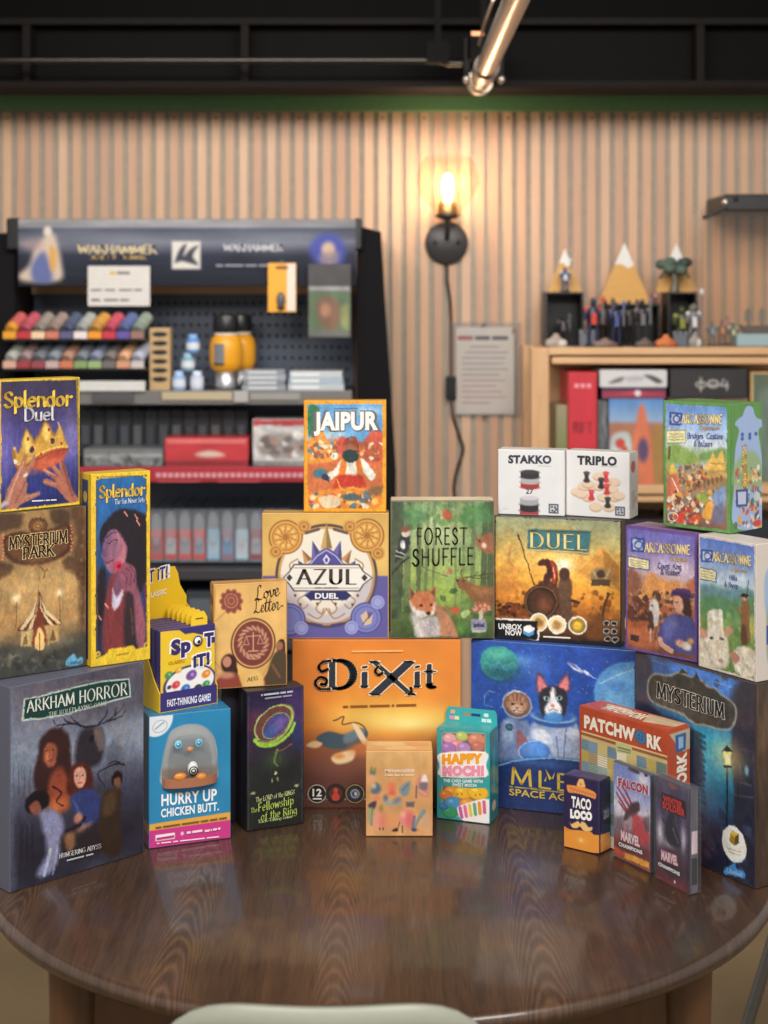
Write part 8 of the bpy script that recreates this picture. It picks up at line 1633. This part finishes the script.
# low scenery pieces along the front edge
def rock(label, x, Y, w_, h, col, col2=None, cat='terrain piece', name='terrain_piece'):
    q = V(x, 340, Y); r = thing(name, label, cat, (q.x, Y, ZT)); m = MB()
    for k in range(7):
        an = k*2.4; m.ball((w_*.34*math.cos(an)*(k/7), min(.006, w_*.1)*math.sin(an)*(k/7), h*.4*(1-k/14)), (w_*.28*(1-k*.04), min(.012, w_*.2), h*(.4-.02*k)+.001), col if k % 2 or not col2 else col2, 9, 6)
    m.ball((0, 0, h*.62), (w_*.16, w_*.14, h*.38), col2 or col, 9, 6); m.build('rock', MATTE, r)
    m = MB(); m.box(-w_*.45, w_*.45, -min(.011, w_*.2), min(.011, w_*.2), 0, .004, tuple(int(v*.6) for v in col)); m.build('base', PLASTIC, r); return r
rock('pale bone-coloured terrain piece at the left front of the bookcase top', 556, 4.955, .085, .045, (206, 196, 186), (170, 156, 146)); rock('brownish rubble terrain piece at the front of the bookcase top', 605, 4.95, .1, .03, (110, 90, 84), (140, 118, 110)); rock('dark rubble terrain piece left of the orange mound', 645, 4.95, .08, .03, (84, 72, 70), (110, 96, 90)); rock('orange-brown mound at the front of the bookcase top', 666, 4.95, .085, .042, (176, 96, 56), (206, 120, 70)); rock('white skull-like terrain piece in front of the pale figurine', 695, 4.942, .05, .05, (206, 200, 194), (150, 144, 140))
q = V(587, 330, 4.97)
for x, w2, h2, l_ in ((587.5, .05, .055, 'small grey block terrain left of the middle stand'), (681, .045, .05, 'small grey block terrain in front of the right cube')):
    q = V(x, 340, 4.965); r = thing('terrain_block', l_, 'terrain piece', (q.x, 4.965, ZT)); m = MB(); m.box(-w2/2, w2/2, 0, .03, 0, h2*.8, (104, 108, 116)); m.build('block', MATTE, r, bevel=.003); m = MB()
    for k in range(3): m.box(-w2/2+k*w2/2.6, -w2/2+k*w2/2.6+w2/5, 0, .03, h2*.8, h2, (124, 128, 136))
    m.build('battlements', MATTE, r)

# ---- glass case at the right with its black top
gc = thing('glass_case', 'glass display case with a black lid on the bookcase', 'display case', (V(750, 345).x, 5.08, ZT)); a = V(702, 210, 4.96); xr_ = V(812, 210, 4.96).x; zt = V(702, 212, 4.96).z
for nm, (x0, x1, y0, y1) in {'front_glass': (a.x, xr_, 4.96, 4.964), 'back_glass': (a.x, xr_, 5.22, 5.224), 'side_glass': (a.x, a.x+.004, 4.9645, 5.2195)}.items():
    m = MB(); m.box(x0, x1, y0, y1, ZT, zt, (226, 230, 232)); m.build(nm, GLASSM, gc, True)
m = MB(); q0, q1 = V(724, 194, 4.95), V(812, 211, 4.95); m.box(q0.x, q1.x, 4.95, 5.23, q1.z, q0.z, (38, 36, 36)); m.build('black_lid', STEEL, gc, True, bevel=.006)
m = MB(); q0, q1 = V(703, 218, 4.95), V(728, 206, 4.95); m.tube([(q0.x, 4.955, q0.z), (q1.x, 4.955, q1.z)], .007, (40, 36, 34), 8); m.build('clip_lever', STEEL, gc, True)
q = V(725, 202, 4.945); m = MB(); m.ball((q.x, 4.945, q.z), .010, (236, 232, 226)); m.build('clip_light', METAL, gc, True)
q = V(736, 199, 4.945); m = MB(); m.ball((q.x, 4.948, q.z), .008, (60, 58, 58)); m.build('clip_screw', METAL, gc, True)
ZG = ZT+.001
figure('pale blue figurine inside the glass case, nearest its left pane', 712, ZG, 5.05, .085, (150, 150, 150), (120, 160, 206)); figure('grey and orange figurine inside the glass case', 722, ZG, 5.07, .09, (160, 130, 110), (206, 140, 90), weapon=1); figure('green figurine inside the glass case', 733, ZG, 5.05, .08, (120, 140, 110), (190, 206, 180)); figure('pink figurine at the back of the glass case', 728, ZG, 5.15, .10, (196, 150, 160), (226, 190, 206))
q = V(752, 345, 5.05); r = thing('model_ship', 'dark ship model on a pale blue plinth inside the glass case', 'model', (q.x+.02, 5.06, ZG)); m = MB(); m.box(-.075, .075, -.04, .04, 0, .04, (150, 190, 214)); m.build('plinth', MATTE, r, bevel=.003)
m = MB(); m.prism([(-.06, .07), (-.045, .0405), (.04, .0405), (.062, .075), (.045, .068), (-.04, .066)], -.015, .015, (80, 70, 66)); m.build('hull', PLASTIC, r); m = MB()
for x in (-.03, .015): m.tube([(x, 0, .066), (x, 0, .125)], .003, (70, 60, 54), 6); 
m.prism([(-.045, .08), (-.012, .08), (-.016, .118), (-.042, .116)], -.002, .001, (120, 116, 110)); m.prism([(0, .08), (.035, .08), (.03, .12), (.004, .118)], -.002, .001, (130, 126, 118)); m.build('masts_and_sails', PLASTIC, r)

# ================================================================== light and camera
w = bpy.data.worlds.new('shop daylight'); bpy.context.scene.world = w; w.use_nodes = True; nt = w.node_tree; bg = nt.nodes['Background']
tc = nt.nodes.new('ShaderNodeTexCoord'); sp_ = nt.nodes.new('ShaderNodeSeparateXYZ'); nt.links.new(tc.outputs['Generated'], sp_.inputs[0])
cr = nt.nodes.new('ShaderNodeValToRGB'); mr = nt.nodes.new('ShaderNodeMapRange'); mr.inputs['From Min'].default_value = -1; nt.links.new(sp_.outputs['Z'], mr.inputs['Value']); nt.links.new(mr.outputs['Result'], cr.inputs['Fac'])
cr.color_ramp.elements[0].position = .35; cr.color_ramp.elements[0].color = (.25, .22, .2, 1); cr.color_ramp.elements[1].position = .62; cr.color_ramp.elements[1].color = (1.0, .97, .93, 1)
nt.links.new(cr.outputs['Color'], bg.inputs['Color']); bg.inputs['Strength'].default_value = WORLD
def area(name, loc, size, size_y, power, col, target):
    l = bpy.data.lights.new(name, 'AREA'); l.shape = 'RECTANGLE'; l.size = size; l.size_y = size_y; l.energy = power; l.color = col
    o = bpy.data.objects.new(name, l); C.objects.link(o); o.location = loc; d = Vector(target)-Vector(loc); o.rotation_euler = d.to_track_quat('-Z', 'Y').to_euler(); return o
area('unseen_overhead_light', (-.7, .4, 2.95), 1.3, .7, P_A, (1, .95, .88), (-.2, 2.6, .8)); area('unseen_overhead_light', (.9, .5, 2.95), 1.3, .7, P_A, (1, .95, .88), (.2, 2.6, .8))  # unseen overhead lights giving the box fronts soft light
area('unseen_overhead_light', (0, 3.55, 2.56), 2.6, .3, P_B, (1, .94, .88), (0, 5.2, 1.35))  # unseen wash light added just out of view to brighten the slat wall
pl_ = bpy.data.lights.new('bulb_light', 'POINT'); pl_.energy = P_L; pl_.color = (1, .80, .56); pl_.shadow_soft_size = .03
o = bpy.data.objects.new('bulb_light', pl_); C.objects.link(o); o.location = (lx, AY-.028, bz+.11)
cam = bpy.data.cameras.new('camera'); co = bpy.data.objects.new('camera', cam); C.objects.link(co); co.location = (0, 0, CAMZ); co.rotation_euler = (math.pi/2, 0, 0)
cam.sensor_fit = 'HORIZONTAL'; cam.sensor_width = 36; cam.lens = 36*F/768; cam.shift_x = 0; cam.shift_y = -(512-300)/1024 if False else -(512-300)/768
cam.dof.use_dof = True; cam.dof.focus_distance = 2.42; cam.dof.aperture_fstop = cam.lens/1000/APER; cam.clip_start = .05
bpy.context.scene.camera = co
vs_ = bpy.context.scene.view_settings; vs_.view_transform = 'Standard'; vs_.look = 'None'; vs_.gamma = 1; vs_.exposure = EXPO; vs_.use_curve_mapping = False
try: bpy.context.scene.cycles.use_denoising = True
except Exception: pass
